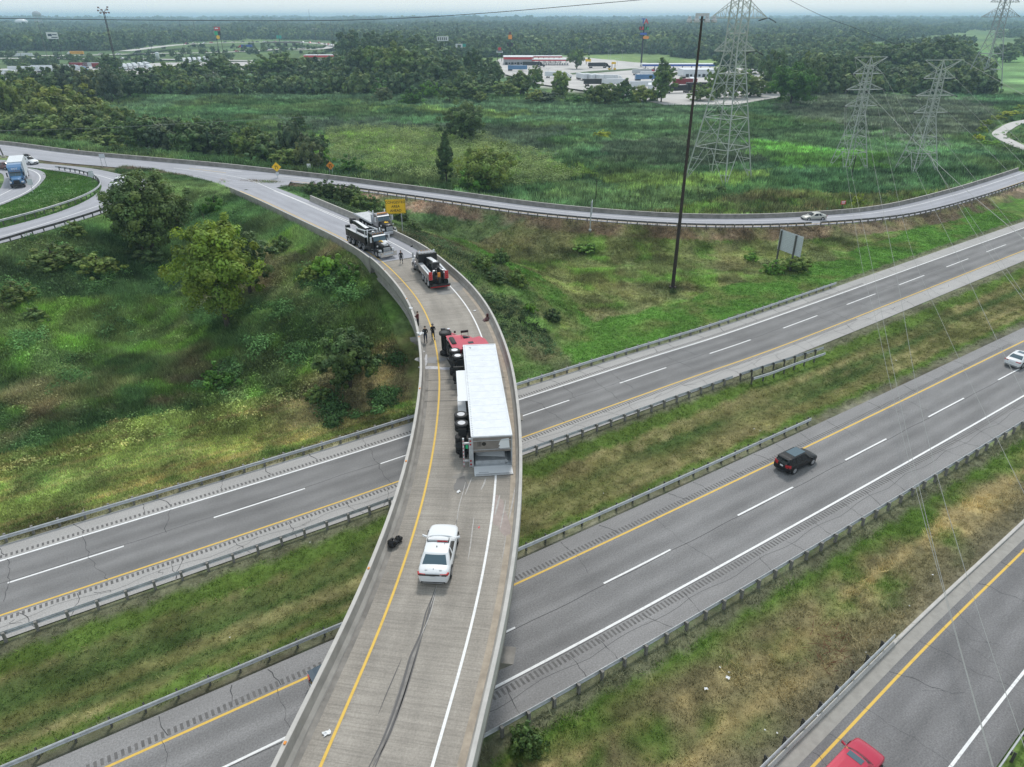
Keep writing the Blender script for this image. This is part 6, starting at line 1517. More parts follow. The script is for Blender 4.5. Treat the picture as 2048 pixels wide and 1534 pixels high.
        mb = MB(); fx = gh['f0'] * L - .32; mb.hexa([(fx, sy * (hw - .02), z0 - .02), (fx + .15, sy * (hw - .02), z0 - .02), (fx + .13, sy * (hw + .22), z0 + .03), (fx + .02, sy * (hw + .22), z0 + .03)], [(fx, sy * (hw - .06), z0 + .05), (fx + .12, sy * (hw - .06), z0 + .05), (fx + .10, sy * (hw + .20), z0 + .16), (fx + .02, sy * (hw + .20), z0 + .16)]); mb.obj('mirror', MAT[col], root)
    mb = MB(); z = st[-2][2]; mb.box(L / 2 - .06, L / 2 + .006, -hw * .42, hw * .42, z - .2, z - .05); mb.obj('grille', MAT['blackmetal'], root)
    mb = MB(); mb.box(L / 2 - .05, L / 2 + .004, -hw * .7, hw * .7, .32, .42); mb.box(-L / 2 - .004, -L / 2 + .06, -hw * .74, hw * .74, .34, .42); mb.obj('bumper_insert', MAT['blackmetal'], root)
    if plate: mb = MB(); zz = .66 if kind == 'sedan' else .78; mb.box(-L / 2 - .014, -L / 2 + .01, -.16, .16, zz, zz + .15); mb.obj('licence_plate', MAT['sign_white'], root)
    if kind == 'suv':
        mb = MB(); mb.box(gh['r0'] * L - .03, gh['r1'] * L + .02, -hw * .68, hw * .68, H - .05, H + .0); mb.obj('spoiler', MAT[col], root)
    if rails:
        for sy in (1, -1): mb = MB(); mb.box(-.34 * L, .02 * L, sy * hw * .68 - .02, sy * hw * .68 + .02, H + .01, H + .06); mb.obj('roof_rail', MAT['chrome'], root)
    if sunroof: mb = MB(); mb.box(*sunroof, H + .012, H + .03); mb.obj('sunroof', MAT['glass_blue'], root)
    if box:
        mb = MB(); rows = []
        for x, s_ in ((-.9, .3), (-.8, .85), (0, 1), (.7, .85), (.95, .3)): rows.append([(x - .4, .38 * s_ * cos(a), H + .12 + .17 * s_ * (1 + sin(a))) for a in np.linspace(0, 2 * pi, 12, endpoint=False)])
        mb.grid(rows, close=True); mb.ngon(rows[0]); mb.ngon(rows[-1]); mb.box(-1.0, -.9, -.6, .6, H, H + .12); mb.box(.1, .2, -.6, .6, H, H + .12); mb.obj('roof_box', MAT['blackgloss'], root, True)
    return root
HD = R(86.5)
pc = make_car('white police sedan with a roof light bar parked on the flyover behind the overturned trailer', 'white', (-4.42, 33.75, DZ + .01), HD, 5.04, 1.91, 1.47, name='police_car', cat='police car', glass='glass_blue', r=.36)
for a, b, m in ((-.62, -.21, 'galv'), (-.21, .21, 'sign_red'), (.21, .62, 'galv')):
    mb = MB(); mb.hexa([(-.26, a, 1.50), (.0, a, 1.50), (.0, b, 1.50), (-.26, b, 1.50)], [(-.22, a, 1.61), (-.04, a, 1.61), (-.04, b, 1.61), (-.22, b, 1.61)]); o = mb.obj('light_bar', MAT[m if m != 'sign_red' else 'galv'], pc)
mb = MB(); mb.box(-.285, -.255, -.58, .05, 1.52, 1.58); mb.obj('red_lamp', MAT['lamp_red'], pc)
mb = MB(); mb.box(-.29, .02, -.64, .64, 1.475, 1.50); mb.box(-.25, .0, -.66, -.6, 1.47, 1.6); mb.box(-.25, .0, .6, .66, 1.47, 1.6); mb.obj('light_bar_base', MAT['blackmetal'], pc)
mb = MB(); mb.box(-2.545, -2.49, -.80, .80, .875, .955); mb.obj('rear_light_strip', MAT['blackgloss'], pc)
for y in (-.42, .42): mb = MB(); mb.box(-2.28, -2.16, y - .07, y + .07, 1.06, 1.10); mb.obj('deck_lamp', MAT['galv'], pc)
mb = MB(); mb.tube((-.72, 0, 1.49), (-.72, 0, 1.58), .035, .02, 8); mb.tube((-.42, -.42, 1.48), (-.44, -.42, 1.6), .015, .01, 6); mb.tube((-2.2, 0, 1.06), (-2.2, 0, 1.16), .02, .012, 6); mb.obj('antenna', MAT['blackmetal'], pc)
mb = MB(); mb.box(-2.552, -2.50, -.52, -.40, .89, .94); mb.obj('reverse_lamp', MAT['lamp_clear'], pc)

_h = R(33.7)
make_car('black compact SUV driving in the inner lane of the near carriageway', 'blackgloss', (27.2, 57.0, .01), _h, 4.52, 1.84, 1.66, 'suv', 'suv', 'car', sunroof=(-1.2, .35, -.52, .52), r=.36)
make_car('silver-beige sedan driving on the far ramp', 'silver', (61.9, 145.1, 1.2), R(188.4), 5.05, 1.88, 1.47, 'sedan', glass='glass')
p = G(2021, 731, .3) + Vector((cos(_h), sin(_h), 0)) * 2.5
make_car('white sedan entering the frame at the right edge of the near carriageway', 'white', (p.x, p.y, .01), _h, 5.04, 1.9, 1.48, 'sedan', glass='glass_blue', sunroof=(-.75, -.05, -.4, .4), r=.37)
_a = math.atan2(RB1.y - RB0.y, RB1.x - RB0.x); p = G(1742, 1492, .95); p = Vector((p.x, p.y, 0)) - Vector((cos(_a), sin(_a), 0)) * 2.55
make_car('shiny red SUV on the near ramp at the bottom edge', 'redcar', (p.x - .25 * sin(_a) * -1, p.y, .41), _a, 4.7, 1.9, 1.66, 'suv', 'suv', 'car', sunroof=(-.1, .28, -.42, .42), r=.37)
p = G(616, 1362, .4); p = p + Vector((cos(_h), sin(_h), 0)) * 2.35 + Vector((sin(_h), -cos(_h), 0)) * .95
make_car('dark slate-blue car passing under the flyover, only its rear corner visible', 'bluecar', (p.x, p.y, .01), _h, 4.8, 1.86, 1.6, 'suv', 'hatchback', 'car')
def tang(Q, p):
    s = s_near(Q, p); a, t = at_s(Q, s); return t
p = G(60, 327.5, DZ); make_car('white SUV with a black roof box on the upper lane of the loop', 'white', (p.x, p.y, DZ), R(-28), 4.7, 1.85, 1.68, 'suv', 'suv', 'car', box=True)
p = G(13, 338, DZ); make_car('small dark red car behind the blue truck at the left edge', 'maroon', (p.x, p.y, DZ), R(-30), 4.5, 1.8, 1.45, 'sedan')
p = G(241, 372, DZ); make_car('white car half hidden behind the large dark tree on the bend', 'white', (p.x, p.y, DZ), R(-95), 4.6, 1.85, 1.6, 'suv', 'suv', 'car')

# ------------------------------------------------------------------ heavy trucks (origin at the front bumper, x forward)
def lens_row(root, x, z, n, w, mat='amber', nm='roof_lamp'):
    for i in range(n):
        y = -w / 2 + w * i / (n - 1); mb = MB(); mb.lathe([(.05, 0), (.05, .06), (.02, .09)], (x, y, z), 'Z', 8); mb.obj(nm, MAT[mat], root)
def tractor(root, col, sleeper=True, rear=(-5.9, -7.2), tail=-8.0, chrome='chrome', hoodcol=None, dark='under', stacks=True, visor=True, rim='rim', glass='glass_blue', fairing=True, mirror=True):
    hc = hoodcol or col; P = lambda nm, mb, m, s=False: mb.obj(nm, MAT[m], root, s)
    mb = MB()
    for sy in (-1, 1): mb.box(tail, -.4, sy * .43 - .05, sy * .43 + .05, .72, 1.0)
    for x in (-1.0, -2.6, -3.6, -4.6, -5.6, -6.5, tail + .1): mb.box(x - .06, x + .06, -.4, .4, .74, .96)
    P('frame', mb, dark)
    mb = MB(); mb.box(-2.6, -.8, -.36, .36, .62, 1.25); mb.tube((-2.6, 0, .8), (rear[-1], 0, .62), .08, .08, 8); mb.tube((-1.3, -.95, .52), (-1.3, .95, .52), .09, .09, 8)
    for x in rear: mb.tube((x, -.9, .52), (x, .9, .52), .13, .13, 10); mb.lathe([(.1, -.22), (.24, -.1), (.24, .1), (.1, .22)], (x, 0, .55), 'Y', 12)
    for sy in (-1, 1): mb.box(-2.0, -.6, sy * .43 - .05, sy * .43 + .05, .58, .64)
    P('axle_assembly', mb, dark)
    # hood
    rows = []
    for x, w, zt_, zb in ((-.34, .52, 1.52, .95), (-.30, .60, 1.62, .9), (-.6, .66, 1.72, .9), (-1.4, .78, 1.86, .95), (-2.2, .94, 1.98, 1.0)):
        half = [(0, zb), (w * .96, zb), (w, zb + .2), (w, zt_ - .22), (w * .9, zt_ - .07), (w * .6, zt_), (0, zt_ + .03)]
        rows.append([(x, y, z) for y, z in half] + [(x, -y, z) for y, z in half[-2:0:-1]])
    mb = MB(); mb.grid(rows, close=True); mb.ngon(rows[0]); mb.ngon(rows[-1]); P('hood', mb, hc, True)
    mb = MB(); mb.box(-.335, -.27, -.50, .50, .88, 1.5); P('grille', mb, chrome)
    mb = MB()
    for i in range(7): mb.box(-.275, -.262, -.45, .45, .92 + i * .08, .95 + i * .08)
    P('grille_bars', mb, 'blackmetal')
    rows = []
    z0 = .42
    for y, x in ((-1.2, -.42), (-1.12, -.16), (-.8, -.02), (0, .02), (.8, -.02), (1.12, -.16), (1.2, -.42)): rows.append([(x, y, z0), (x + .02, y, z0 + .1), (x + .02, y, z0 + .36), (x - .02, y, z0 + .42), (x - .2, y, z0 + .42), (x - .2, y, z0)])
    mb = MB(); mb.grid(rows, close=True); mb.ngon(rows[0]); mb.ngon(rows[-1]); P('bumper', mb, chrome)
    for sy in (-1, 1):
        rows = []
        for i in range(9):
            a = R(-8 + 196 * i / 8); rr_ = .64
            rows.append([(-1.3 + cos(a) * rr_, sy * yy, .56 + sin(a) * rr_ + dz) for yy, dz in ((.72, .03), (1.12, .03), (1.2, -.03), (1.2, -.09), (.72, -.05))])
        mb = MB(); mb.grid(rows, close=True); P('fender', mb, hc, True)
        mb = MB(); mb.box(-.62, -.34, sy * .95 - .17, sy * .95 + .17, 1.0, 1.24); P('headlight', mb, 'lamp_clear')
        wheel(root, -1.3, sy * 1.04, .52, .29, sy, .56, rim)
        for x in rear: wheel(root, x, sy * .92, .52, .6, sy, .56, rim, True)
        mb = MB(); mb.lathe([(.28, 0), (.33, .04), (.33, 1.5), (.28, 1.54)], (-4.45, sy * .98, .82), 'X', 18); P('fuel_tank', mb, 'alu' if chrome == 'chrome' else dark, True)
        mb = MB(); mb.box(-2.85, -2.25, sy * .95 - .15, sy * 1.15, .52, .58); mb.box(-2.85, -2.25, sy * .95 - .15, sy * 1.15, .86, .9); P('step', mb, 'alu')
        if mirror:
            mb = MB(); mb.tube((-2.35, sy * 1.0, 2.62), (-2.2, sy * 1.36, 2.66), .02, .02, 6); mb.tube((-2.35, sy * 1.0, 1.98), (-2.2, sy * 1.36, 1.98), .02, .02, 6); mb.box(-2.26, -2.14, sy * 1.38 - .11, sy * 1.38 + .11, 1.95, 2.68); mb.box(-1.2, -1.1, sy * .98 - .1, sy * .98 + .1, 1.5, 1.68); P('mirror', mb, chrome)
    # cab
    mb = MB(); prof = [(-2.15, 1.05), (-2.15, 1.98), (-2.62, 2.74), (-2.82, 2.88), (-3.85, 2.92), (-3.85, 1.05)]
    n = len(prof); vs = []
    for sy, wl in ((-1, 1), (1, 1)):
        for x, z in prof: vs.append((x, sy * (1.06 if z < 2.1 else .97), z))
    mb.add(vs, [tuple(range(n)), tuple(range(2 * n - 1, n - 1, -1))] + [(i, n + i, n + (i + 1) % n, (i + 1) % n) for i in range(n)]); P('cab', mb, col)
    mb = MB()
    for y0, y1 in ((-.93, -.02), (.02, .93)): mb.add([(-2.17, y0, 2.03), (-2.17, y1, 2.03), (-2.60, y1 * .95, 2.71), (-2.60, y0 * .95, 2.71)], [(0, 1, 2, 3)])
    for v in range(len(mb.v)): mb.v[v] = (mb.v[v][0] + .02, mb.v[v][1], mb.v[v][2] + .012)
    P('windshield', mb, glass)
    for sy in (-1, 1):
        mb = MB(); mb.add([(-2.45, sy * 1.063, 2.02), (-3.45, sy * 1.063, 2.02), (-3.45, sy * .99, 2.66), (-2.72, sy * .99, 2.66)], [(0, 1, 2, 3)]); mb.v = [(x, y + sy * .006, z) for x, y, z in mb.v]; P('side_window', mb, 'glass')
        d = MB(); d.box(-3.5, -2.3, sy * 1.062 - .008, sy * 1.062 + .008, 1.12, 1.98); o = P('door', d, col); h = MB(); h.box(-3.42, -3.25, sy * 1.08 - .015, sy * 1.08 + .015, 1.85, 1.9); h.obj('handle', MAT['chrome'], o)
    if visor: mb = MB(); mb.hexa([(-2.5, -.98, 2.72), (-2.34, -.96, 2.60), (-2.34, .96, 2.60), (-2.5, .98, 2.72)], [(-2.52, -.98, 2.75), (-2.35, -.96, 2.63), (-2.35, .96, 2.63), (-2.52, .98, 2.75)]); P('visor', mb, chrome)
    lens_row(root, -2.75, 2.88, 5, 1.5)
    if sleeper:
        mb = MB(); prof = [(-3.5, 1.0), (-3.5, 2.9), (-2.75, 2.93), (-3.3, 3.5), (-4.1, 3.86), (-5.75, 3.92), (-5.75, 1.0)] if fairing else [(-3.85, 1.0), (-3.85, 3.2), (-5.75, 3.2), (-5.75, 1.0)]
        n = len(prof); vs = []
        for sy in (-1, 1):
            for x, z in prof: vs.append((x, sy * (.85 if x > -3.2 else (1.2 if z < 3.6 or x < -4.0 else 1.0)), z))
        mb.add(vs, [tuple(range(n)), tuple(range(2 * n - 1, n - 1, -1))] + [(i, n + i, n + (i + 1) % n, (i + 1) % n) for i in range(n)]); P('sleeper', mb, col)
        for sy in (-1, 1):
            mb = MB(); mb.box(-4.75, -4.3, sy * 1.205 - .01, sy * 1.205 + .01, 2.1, 2.6); P('sleeper_window', mb, 'glass')
            mb = MB(); mb.box(-5.75, -2.3, sy * 1.16 - .03, sy * 1.16 + .03, .45, 1.0); P('side_skirt', mb, col)
    elif stacks:
        for sy in (-1, 1): mb = MB(); mb.tube((-4.0, sy * .95, 1.0), (-4.0, sy * .95, 3.3), .09, .08, 12); mb.tube((-4.0, sy * .95, 1.6), (-4.0, sy * .95, 2.5), .13, .13, 12); P('exhaust_stack', mb, chrome, True)
    for sy in (-1, 1): mb = MB(); mb.box(tail - .06, tail - .02, sy * .92 - .3, sy * .92 + .3, .25, .95); P('mud_flap', mb, 'black')
    return root

# overturned red tractor
hT = R(107); fwd = Vector((cos(hT), sin(hT), 0)); rgt = Vector((sin(hT), -cos(hT), 0))
rim1 = Vector((-5.25, 59.0, 0)); o = rim1 + fwd * 5.75 - rgt * .52
red = link('overturned_truck_tractor', None, None, (o.x, o.y, DZ + 1.24), (pi / 2, 0, hT), 'red truck tractor with sleeper cab lying on its side across the flyover', 'truck')
tractor(red, 'red', True, (-5.75, -7.0), -7.9, 'blackmetal', rim='alu')
for c_ in red.children:
    if c_.name.startswith('fuel_tank'): c_.data.materials[0] = MAT['under']
    if c_.name.startswith('fender'): c_.data.materials[0] = MAT['blackmetal']
    if c_.name.startswith('side_skirt') and min(v.co.y for v in c_.data.vertices) < 0: c_.data.materials[0] = MAT['under']
    if c_.name.startswith('wheel') and c_.location.x > -2:
        for r_ in c_.children: r_.data = r_.data.copy(); r_.data.materials[0] = MAT['blackmetal']
mb = MB(); mb.box(-5.80, -5.76, -1.1, 1.1, 1.15, 3.8); mb.obj('sleeper_back_panel', MAT['darkred'], red)
for y, z in ((.95, 1.7), (.95, 2.6), (.95, 3.4), (.2, 2.2), (-.4, 2.6)): mb = MB(); mb.box(-5.84, -5.80, y - .06, y + .06, z - .25, z + .25); mb.obj('back_vent', MAT['galv'], red)
mb = MB(); mb.box(-7.4, -6.3, -.45, .45, 1.0, 1.14); mb.lathe([(.1, 1.14), (.48, 1.15), (.48, 1.2), (.1, 1.2)], (-6.8, 0, 0), 'Z', 20); mb.obj('fifth_wheel', MAT['under'], red)
mb = MB()
for sy in (-1, 1):
    for x in (-5.75, -7.0): mb.box(x - .5, x + .5, sy * .43 - .06, sy * .43 + .06, .45, .6); mb.tube((x + .35, sy * .55, .3), (x + .35, sy * .55, .7), .12, .12, 10)
mb.tube((-2.8, -.3, .45), (-5.2, .25, .42), .09, .09, 8); mb.box(-3.6, -2.9, -.3, .3, .35, .62); mb.obj('underbody', MAT['under'], red)
# trailer on its side
hR = math.atan2(60.1 - 43.98, -3.06 + 1.48); fwd = Vector((cos(hR), sin(hR), 0)); rgt = Vector((sin(hR), -cos(hR), 0))
FLc = Vector((-4.54, 59.72, 0)); o = FLc - rgt * 1.12
trl = link('overturned_semi_trailer', None, None, (o.x, o.y, DZ + 1.3), (pi / 2, 0, hR), 'long white box trailer lying on its side with its rear doors burst open', 'trailer')
TL, TB, TT = 16.15, 1.15, 4.12
def slab(nm, x0, x1, y0, y1, z0, z1, m, parent=None): mb = MB(); mb.box(x0, x1, y0, y1, z0, z1); return mb.obj(nm, MAT[m], parent or trl)
slab('side_wall', -TL, 0, 1.27, 1.30, TB + .1, TT, 'whitebox'); slab('side_wall', -TL, 0, -1.30, -1.27, TB + .1, TT, 'whitebox'); slab('roof', -TL + .02, -.02, -1.27, 1.27, TT - .03, TT, 'whitebox')
slab('floor', -TL, 0, -1.27, 1.27, TB, TB + .1, 'galv_dark'); slab('front_wall', -.03, 0, -1.27, 1.27, TB + .1, TT - .03, 'whitebox')
seam = MB()
for i in range(1, 14): x = -TL * i / 14; seam.box(x - .015, x + .015, 1.30, 1.306, TB + .3, TT - .12)
seam.obj('wall_seams', plain('seam_grey', (.60, .63, .66), .5), trl)
rail = slab('bottom_rail', -TL, 0, 1.30, 1.335, TB - .02, TB + .28, 'whitebox'); slab('top_rail', -TL, 0, 1.30, 1.335, TT - .1, TT + .01, 'whitebox'); slab('corner_post', -.12, .01, 1.30, 1.33, TB, TT, 'whitebox'); slab('corner_post', -TL - .01, -TL + .14, 1.30, 1.33, TB, TT, 'whitebox')
rv = MB()
for i in range(60): x = -TL + .15 + i * .268; rv.box(x, x + .09, 1.335, 1.339, TB + .07, TB + .16)
rv.obj('rail_slots', MAT['roof_grey'], trl)
text(trl, '16', .34, (-.8, 1.34, TB + .62), MAT['sign_black'], rot=(-pi / 2, 0, pi / 2 - pi), sx=1)
cmb = MB()
for i in range(40): x = -TL + .3 + i * .4; cmb.box(x, x + .06, -1.2, 1.2, TB - .1, TB)
cmb.obj('crossmembers', MAT['under'], trl)
# rear frame and doors
fr = MB(); fr.box(-TL - .06, -TL, -1.3, -1.22, TB, TT); fr.box(-TL - .06, -TL, 1.22, 1.3, TB, TT); fr.box(-TL - .06, -TL, -1.22, 1.22, TB - .2, TB + .12); fr.box(-TL - .06, -TL, -1.22, 1.22, TT - .08, TT); fr.obj('rear_frame', MAT['galv'], trl)
MAT['door_grey'] = plain('road_grimed_door', (.23, .205, .185), .6, var=.2, vs=1.2)  # brown-grey base colour, mottled darker at random
dr = slab('rear_door', -TL - .10, -TL - .06, .03, 1.22, TB + .12, TT - .08, 'door_grey'); dr['label'] = 'brown-grey upper door still closed'
pt = MB(); pz = [(.28, 3.25), (.36, 3.1), (.50, 3.22), (.60, 3.12), (.85, 3.2), (1.05, 3.3), (1.12, 3.85), (.3, 3.92)]; pt.add([(-TL - .108, y, z) for y, z in pz], [tuple(range(len(pz)))]); pt.obj('torn_sticker', MAT['white'], dr)
lg = MB(); lg.lathe([(.12, -.006), (.16, -.006), (.16, .0), (.12, 0)], (-TL - .104, .72, 2.05), 'X', 24); lg.box(-TL - .11, -TL - .104, .66, .78, 1.98, 2.12)
for i in range(3): lg.box(-TL - .11, -TL - .104, .52, .94, 1.60 + i * .1, 1.64 + i * .1)
lg.obj('door_emblem', MAT['sign_black'], dr)
for y in (.25, 1.0): b_ = MB(); b_.tube((-TL - .13, y, TB + .1), (-TL - .13, y, TT - .1), .018, .018, 6); b_.obj('lock_rod', MAT['galv'], dr)
d2 = link('rear_door', None, trl, (-TL - .06, -1.27, 0), (0, 0, R(-2))); d2['label'] = 'pale door fallen open flat on the deck'
mb = MB(); mb.box(-1.22, 0, -.02, .03, TB + .12, TT - .05); mb.obj('door_panel', MAT['white'], d2); mb = MB(); mb.box(-1.22, -1.0, .031, .036, TB + .2, TT - .1); mb.box(-.9, -.8, .031, .037, 1.6, 2.3); mb.obj('door_trim', MAT['galv'], d2)
slab('load_remains', -TL + .1, -TL + 1.9, -1.26, -.85, TB + .25, TT - .5, 'galv'); w_ = MB(); w_.hexa([(-TL + .3, -1.2, 1.4), (-TL + 2.5, -1.2, 1.4), (-TL + 2.5, -1.2, 3.9), (-TL + .3, -1.2, 3.9)], [(-TL + .5, -1.0, 1.5), (-TL + 2.5, -.3, 1.5), (-TL + 2.5, .2, 3.7), (-TL + .4, -.9, 3.6)]); w_.obj('crumpled_liner', MAT['white'], trl)
# underride guard with red and white tape
ug = MB(); ug.box(-TL - .02, -TL + .1, -1.2, 1.2, .5, .62)
for y in (-.75, .75): ug.box(-TL, -TL + .12, y - .06, y + .06, .6, TB)
g1 = ug.obj('underride_guard', MAT['galv'], trl); tp = MB()
for i in range(16): tp.box(-TL - .026, -TL - .02, -1.2 + i * .15, -1.2 + (i + 1) * .15, .53, .58, i % 2)
tp.obj('striped_tape', [MAT['sign_red'], MAT['sign_white']], g1)
for y in (-1.0, -.7, .7, 1.0): l_ = MB(); l_.lathe([(.07, -.03), (.07, 0)], (-TL - .06, y, TB - .08), 'X', 10); l_.obj('tail_lamp', MAT['lamp_red'], trl)
slab('licence_plate', -TL - .03, -TL - .02, .35, .65, .72, .9, 'sign_green')
# bogie
bg_ = MB(); bg_.box(-15.2, -11.9, -.55, -.45, .85, 1.12); bg_.box(-15.2, -11.9, .45, .55, .85, 1.12)
for x in (-12.7, -14.0): bg_.tube((x, -.95, .52), (x, .95, .52), .11, .11, 10); bg_.box(x - .12, x + .12, -.6, .6, .6, .9); bg_.tube((x - .4, 0, .62), (x - .4, .3, .62), .12, .12, 8)
bg_.obj('bogie_frame', MAT['under'], trl)
for x in (-12.7, -14.0):
    for sy in (-1, 1): wheel(trl, x, sy * .97, .52, .6, sy, .56, 'rim', True)
for sy in (-1, 1): slab('mud_flap', -14.9, -14.86, sy * .95 - .3, sy * .95 + .3, .25, .85, 'black')
for sy in (-1, 1): mb = MB(); mb.box(-10.6, -5.2, sy * 1.24 - .015, sy * 1.24 + .015, .36, TB); mb.box(-5.2, -5.15, sy * 1.24 - .1, sy * 1.24 + .015, .5, TB); mb.obj('side_skirt', MAT['white'], trl)
mb = MB()
for sy in (-1, 1): mb.box(-3.6, -3.4, sy * .75 - .08, sy * .75 + .08, .15, TB)
mb.tube((-3.5, -.75, .5), (-3.5, .75, .5), .05, .05, 6); mb.obj('landing_gear', MAT['under'], trl)

# ------------------------------------------------------------------ recovery trucks
def side_boxes(root, x0, x1, z0, z1, m, trim='alu', wheels=(), yi=.72, yo=1.25, ndoor=4):
    for sy in (-1, 1):
        mb = MB(); mb.box(x1, x0, sy * yi if sy > 0 else -yo, yo if sy > 0 else -yi, z0, z1)
        o = mb.obj('tool_body', MAT[m], root)
        mb = MB(); mb.box(x1 - .01, x0 + .01, sy * (yi + yo) / 2 - .28, sy * (yi + yo) / 2 + .28, z1, z1 + .04); mb.obj('body_top', MAT[trim], root)
        for i in range(ndoor):
            a = x0 + (x1 - x0) * (i + .08) / ndoor; b = x0 + (x1 - x0) * (i + .92) / ndoor; mb = MB(); mb.box(b, a, sy * yo - .012, sy * yo + .012, z0 + .06, z1 - .08); q = mb.obj('locker_door', MAT[m], o); h = MB(); h.box((a + b) / 2 - .05, (a + b) / 2 + .05, sy * yo + sy * .014 - .008, sy * yo + sy * .014 + .008, z0 + .3, z0 + .36); h.obj('handle', MAT['chrome'], q)
        for wx in wheels:
            rows = []
            for i in range(9):
                a = R(-5 + 190 * i / 8); rows.append([(wx + cos(a) * .62, sy * yy, .54 + sin(a) * .62) for yy in (yo - .02, yo + .05)])
            mb = MB(); mb.grid(rows); mb.obj('wheel_arch_trim', MAT[trim], root)
def boom(root, pts, w, h, m='blackmetal', top='alu', nm='boom'):
    for k in range(len(pts) - 1):
        a, b = Vector(pts[k]), Vector(pts[k + 1]); f = 1 - .18 * k; d = (b - a).normalized(); u = Vector((-d.z, 0, d.x)); 
        if u.z < 0: u = -u
        W = w * f / 2; H_ = h * f / 2; s = Vector((0, 1, 0))
        mb = MB(); mb.hexa([a - s * W - u * H_, a + s * W - u * H_, a + s * W + u * H_, a - s * W + u * H_], [b - s * W * .8 - u * H_ * .8, b + s * W * .8 - u * H_ * .8, b + s * W * .8 + u * H_ * .8, b - s * W * .8 + u * H_ * .8]); mb.obj(nm, MAT[m], root)
        mb = MB(); mb.hexa([a - s * W * .75 + u * (H_ + .004), a + s * W * .75 + u * (H_ + .004), b + s * W * .6 + u * (H_ * .8 + .004), b - s * W * .6 + u * (H_ * .8 + .004)], [a - s * W * .75 + u * (H_ + .02), a + s * W * .75 + u * (H_ + .02), b + s * W * .6 + u * (H_ * .8 + .02), b - s * W * .6 + u * (H_ * .8 + .02)]); mb.obj(nm + '_top', MAT[top], root)
# rotator
hA = R(-53.5); rot = empty('rotator_tow_truck', 'black five-axle rotator tow truck with chrome nose, nearest the left parapet', 'tow truck', (-16.9, 94.35, DZ + .012), hA)
tractor(rot, 'blackgloss', False, (-5.2, -6.55, -8.6, -9.85), -10.6, 'alu', hoodcol='blackgloss', rim='rim')
mb = MB(); mb.box(-2.1, -.5, -.28, .28, 1.86, 1.885); mb.hexa([(-.4, -.3, 1.70), (-.4, .3, 1.70), (-1.3, .3, 1.88), (-1.3, -.3, 1.88)], [(-.4, -.3, 1.73), (-.4, .3, 1.73), (-1.3, .3, 1.91), (-1.3, -.3, 1.91)]); mb.obj('hood_stripe', MAT['galv'], rot)
mb = MB(); mb.hexa([(-1.2, .05, 1.9), (-1.2, .75, 1.82), (-2.15, .85, 1.96), (-2.15, .05, 2.0)], [(-1.2, .05, 1.93), (-1.2, .75, 1.85), (-2.15, .85, 1.99), (-2.15, .05, 2.03)]); mb.obj('hood_panel', MAT['white'], rot)
mb = MB(); mb.box(-2.12, -1.95, -.25, .2, 1.985, 2.02); mb.hexa([(-1.5, .0, 1.93), (-1.5, .12, 1.93), (-1.95, .12, 2.0), (-1.95, 0, 2.0)], [(-1.5, .0, 1.96), (-1.5, .12, 1.96), (-1.95, .12, 2.03), (-1.95, 0, 2.03)]); mb.obj('yellow_decal', MAT['sign_yellow'], rot)
side_boxes(rot, -4.3, -10.7, 1.12, 2.15, 'blackgloss', 'alu', (-5.2, -6.55, -8.6, -9.85), ndoor=6)
mb = MB(); mb.box(-10.7, -4.3, -.72, .72, 1.1, 1.3); mb.lathe([(.75, 1.3), (.75, 1.6), (.6, 1.62)], (-7.0, 0, 0), 'Z', 24); mb.obj('deck', MAT['blackmetal'], rot)
mb = MB(); mb.box(-8.2, -5.9, -.62, -.42, 1.6, 2.5); mb.box(-8.2, -5.9, .42, .62, 1.6, 2.5); mb.obj('turret', MAT['blackgloss'], rot)
boom(rot, [(-6.0, 0, 2.65), (-9.3, 0, 3.0), (-10.6, 0, 2.9)], .75, .6, 'blackgloss', 'alu'); mb = MB(); mb.box(-10.9, -10.4, -.4, .4, 2.65, 3.35); mb.lathe([(.25, -.3), (.25, .3)], (-10.8, 0, 3.2), 'Y', 12); mb.box(-11.0, -10.6, -1.1, -.5, 2.0, 2.5); mb.obj('boom_head', MAT['blackmetal'], rot)
mb = MB(); mb.lathe([(.35, -.4), (.35, .4)], (-6.3, 0, 2.15), 'Y', 16); mb.lathe([(.3, -.4), (.3, .4)], (-5.6, 0, 2.0), 'Y', 16); mb.obj('winch', MAT['galv_dark'], rot)
for sy in (-1, 1):
    mb = MB(); mb.box(-4.9, -4.75, sy * .98 - .06, sy * .98 + .06, 2.1, 2.95); mb.obj('rack_post', MAT['alu'], rot)
    mb = MB(); mb.tube((-4.6, sy * .9, 2.95), (-7.6, sy * .9, 2.75), .09, .09, 10); mb.tube((-7.6, sy * .9, 2.75), (-7.7, sy * .9, 2.1), .08, .08, 8); mb.obj('light_pylon', MAT['alu'], rot)
mb = MB(); mb.box(-4.75, -4.55, -1.0, 1.0, 2.85, 3.0); mb.obj('light_bar', MAT['chrome'], rot); lens_row(rot, -4.65, 3.0, 6, 1.7, 'lamp_clear', 'work_lamp'); lens_row(rot, -3.3, 2.92, 4, 1.4, 'lamp_clear', 'work_lamp')
mb = MB(); mb.box(-.0, .16, -1.22, 1.22, .35, .62); mb.box(-.05, .12, -1.22, -.75, .6, 1.0); mb.box(-.05, .12, .75, 1.22, .6, 1.0); mb.box(-.1, .06, -.7, .7, .9, 1.02); mb.obj('push_bar', MAT['chrome'], rot)
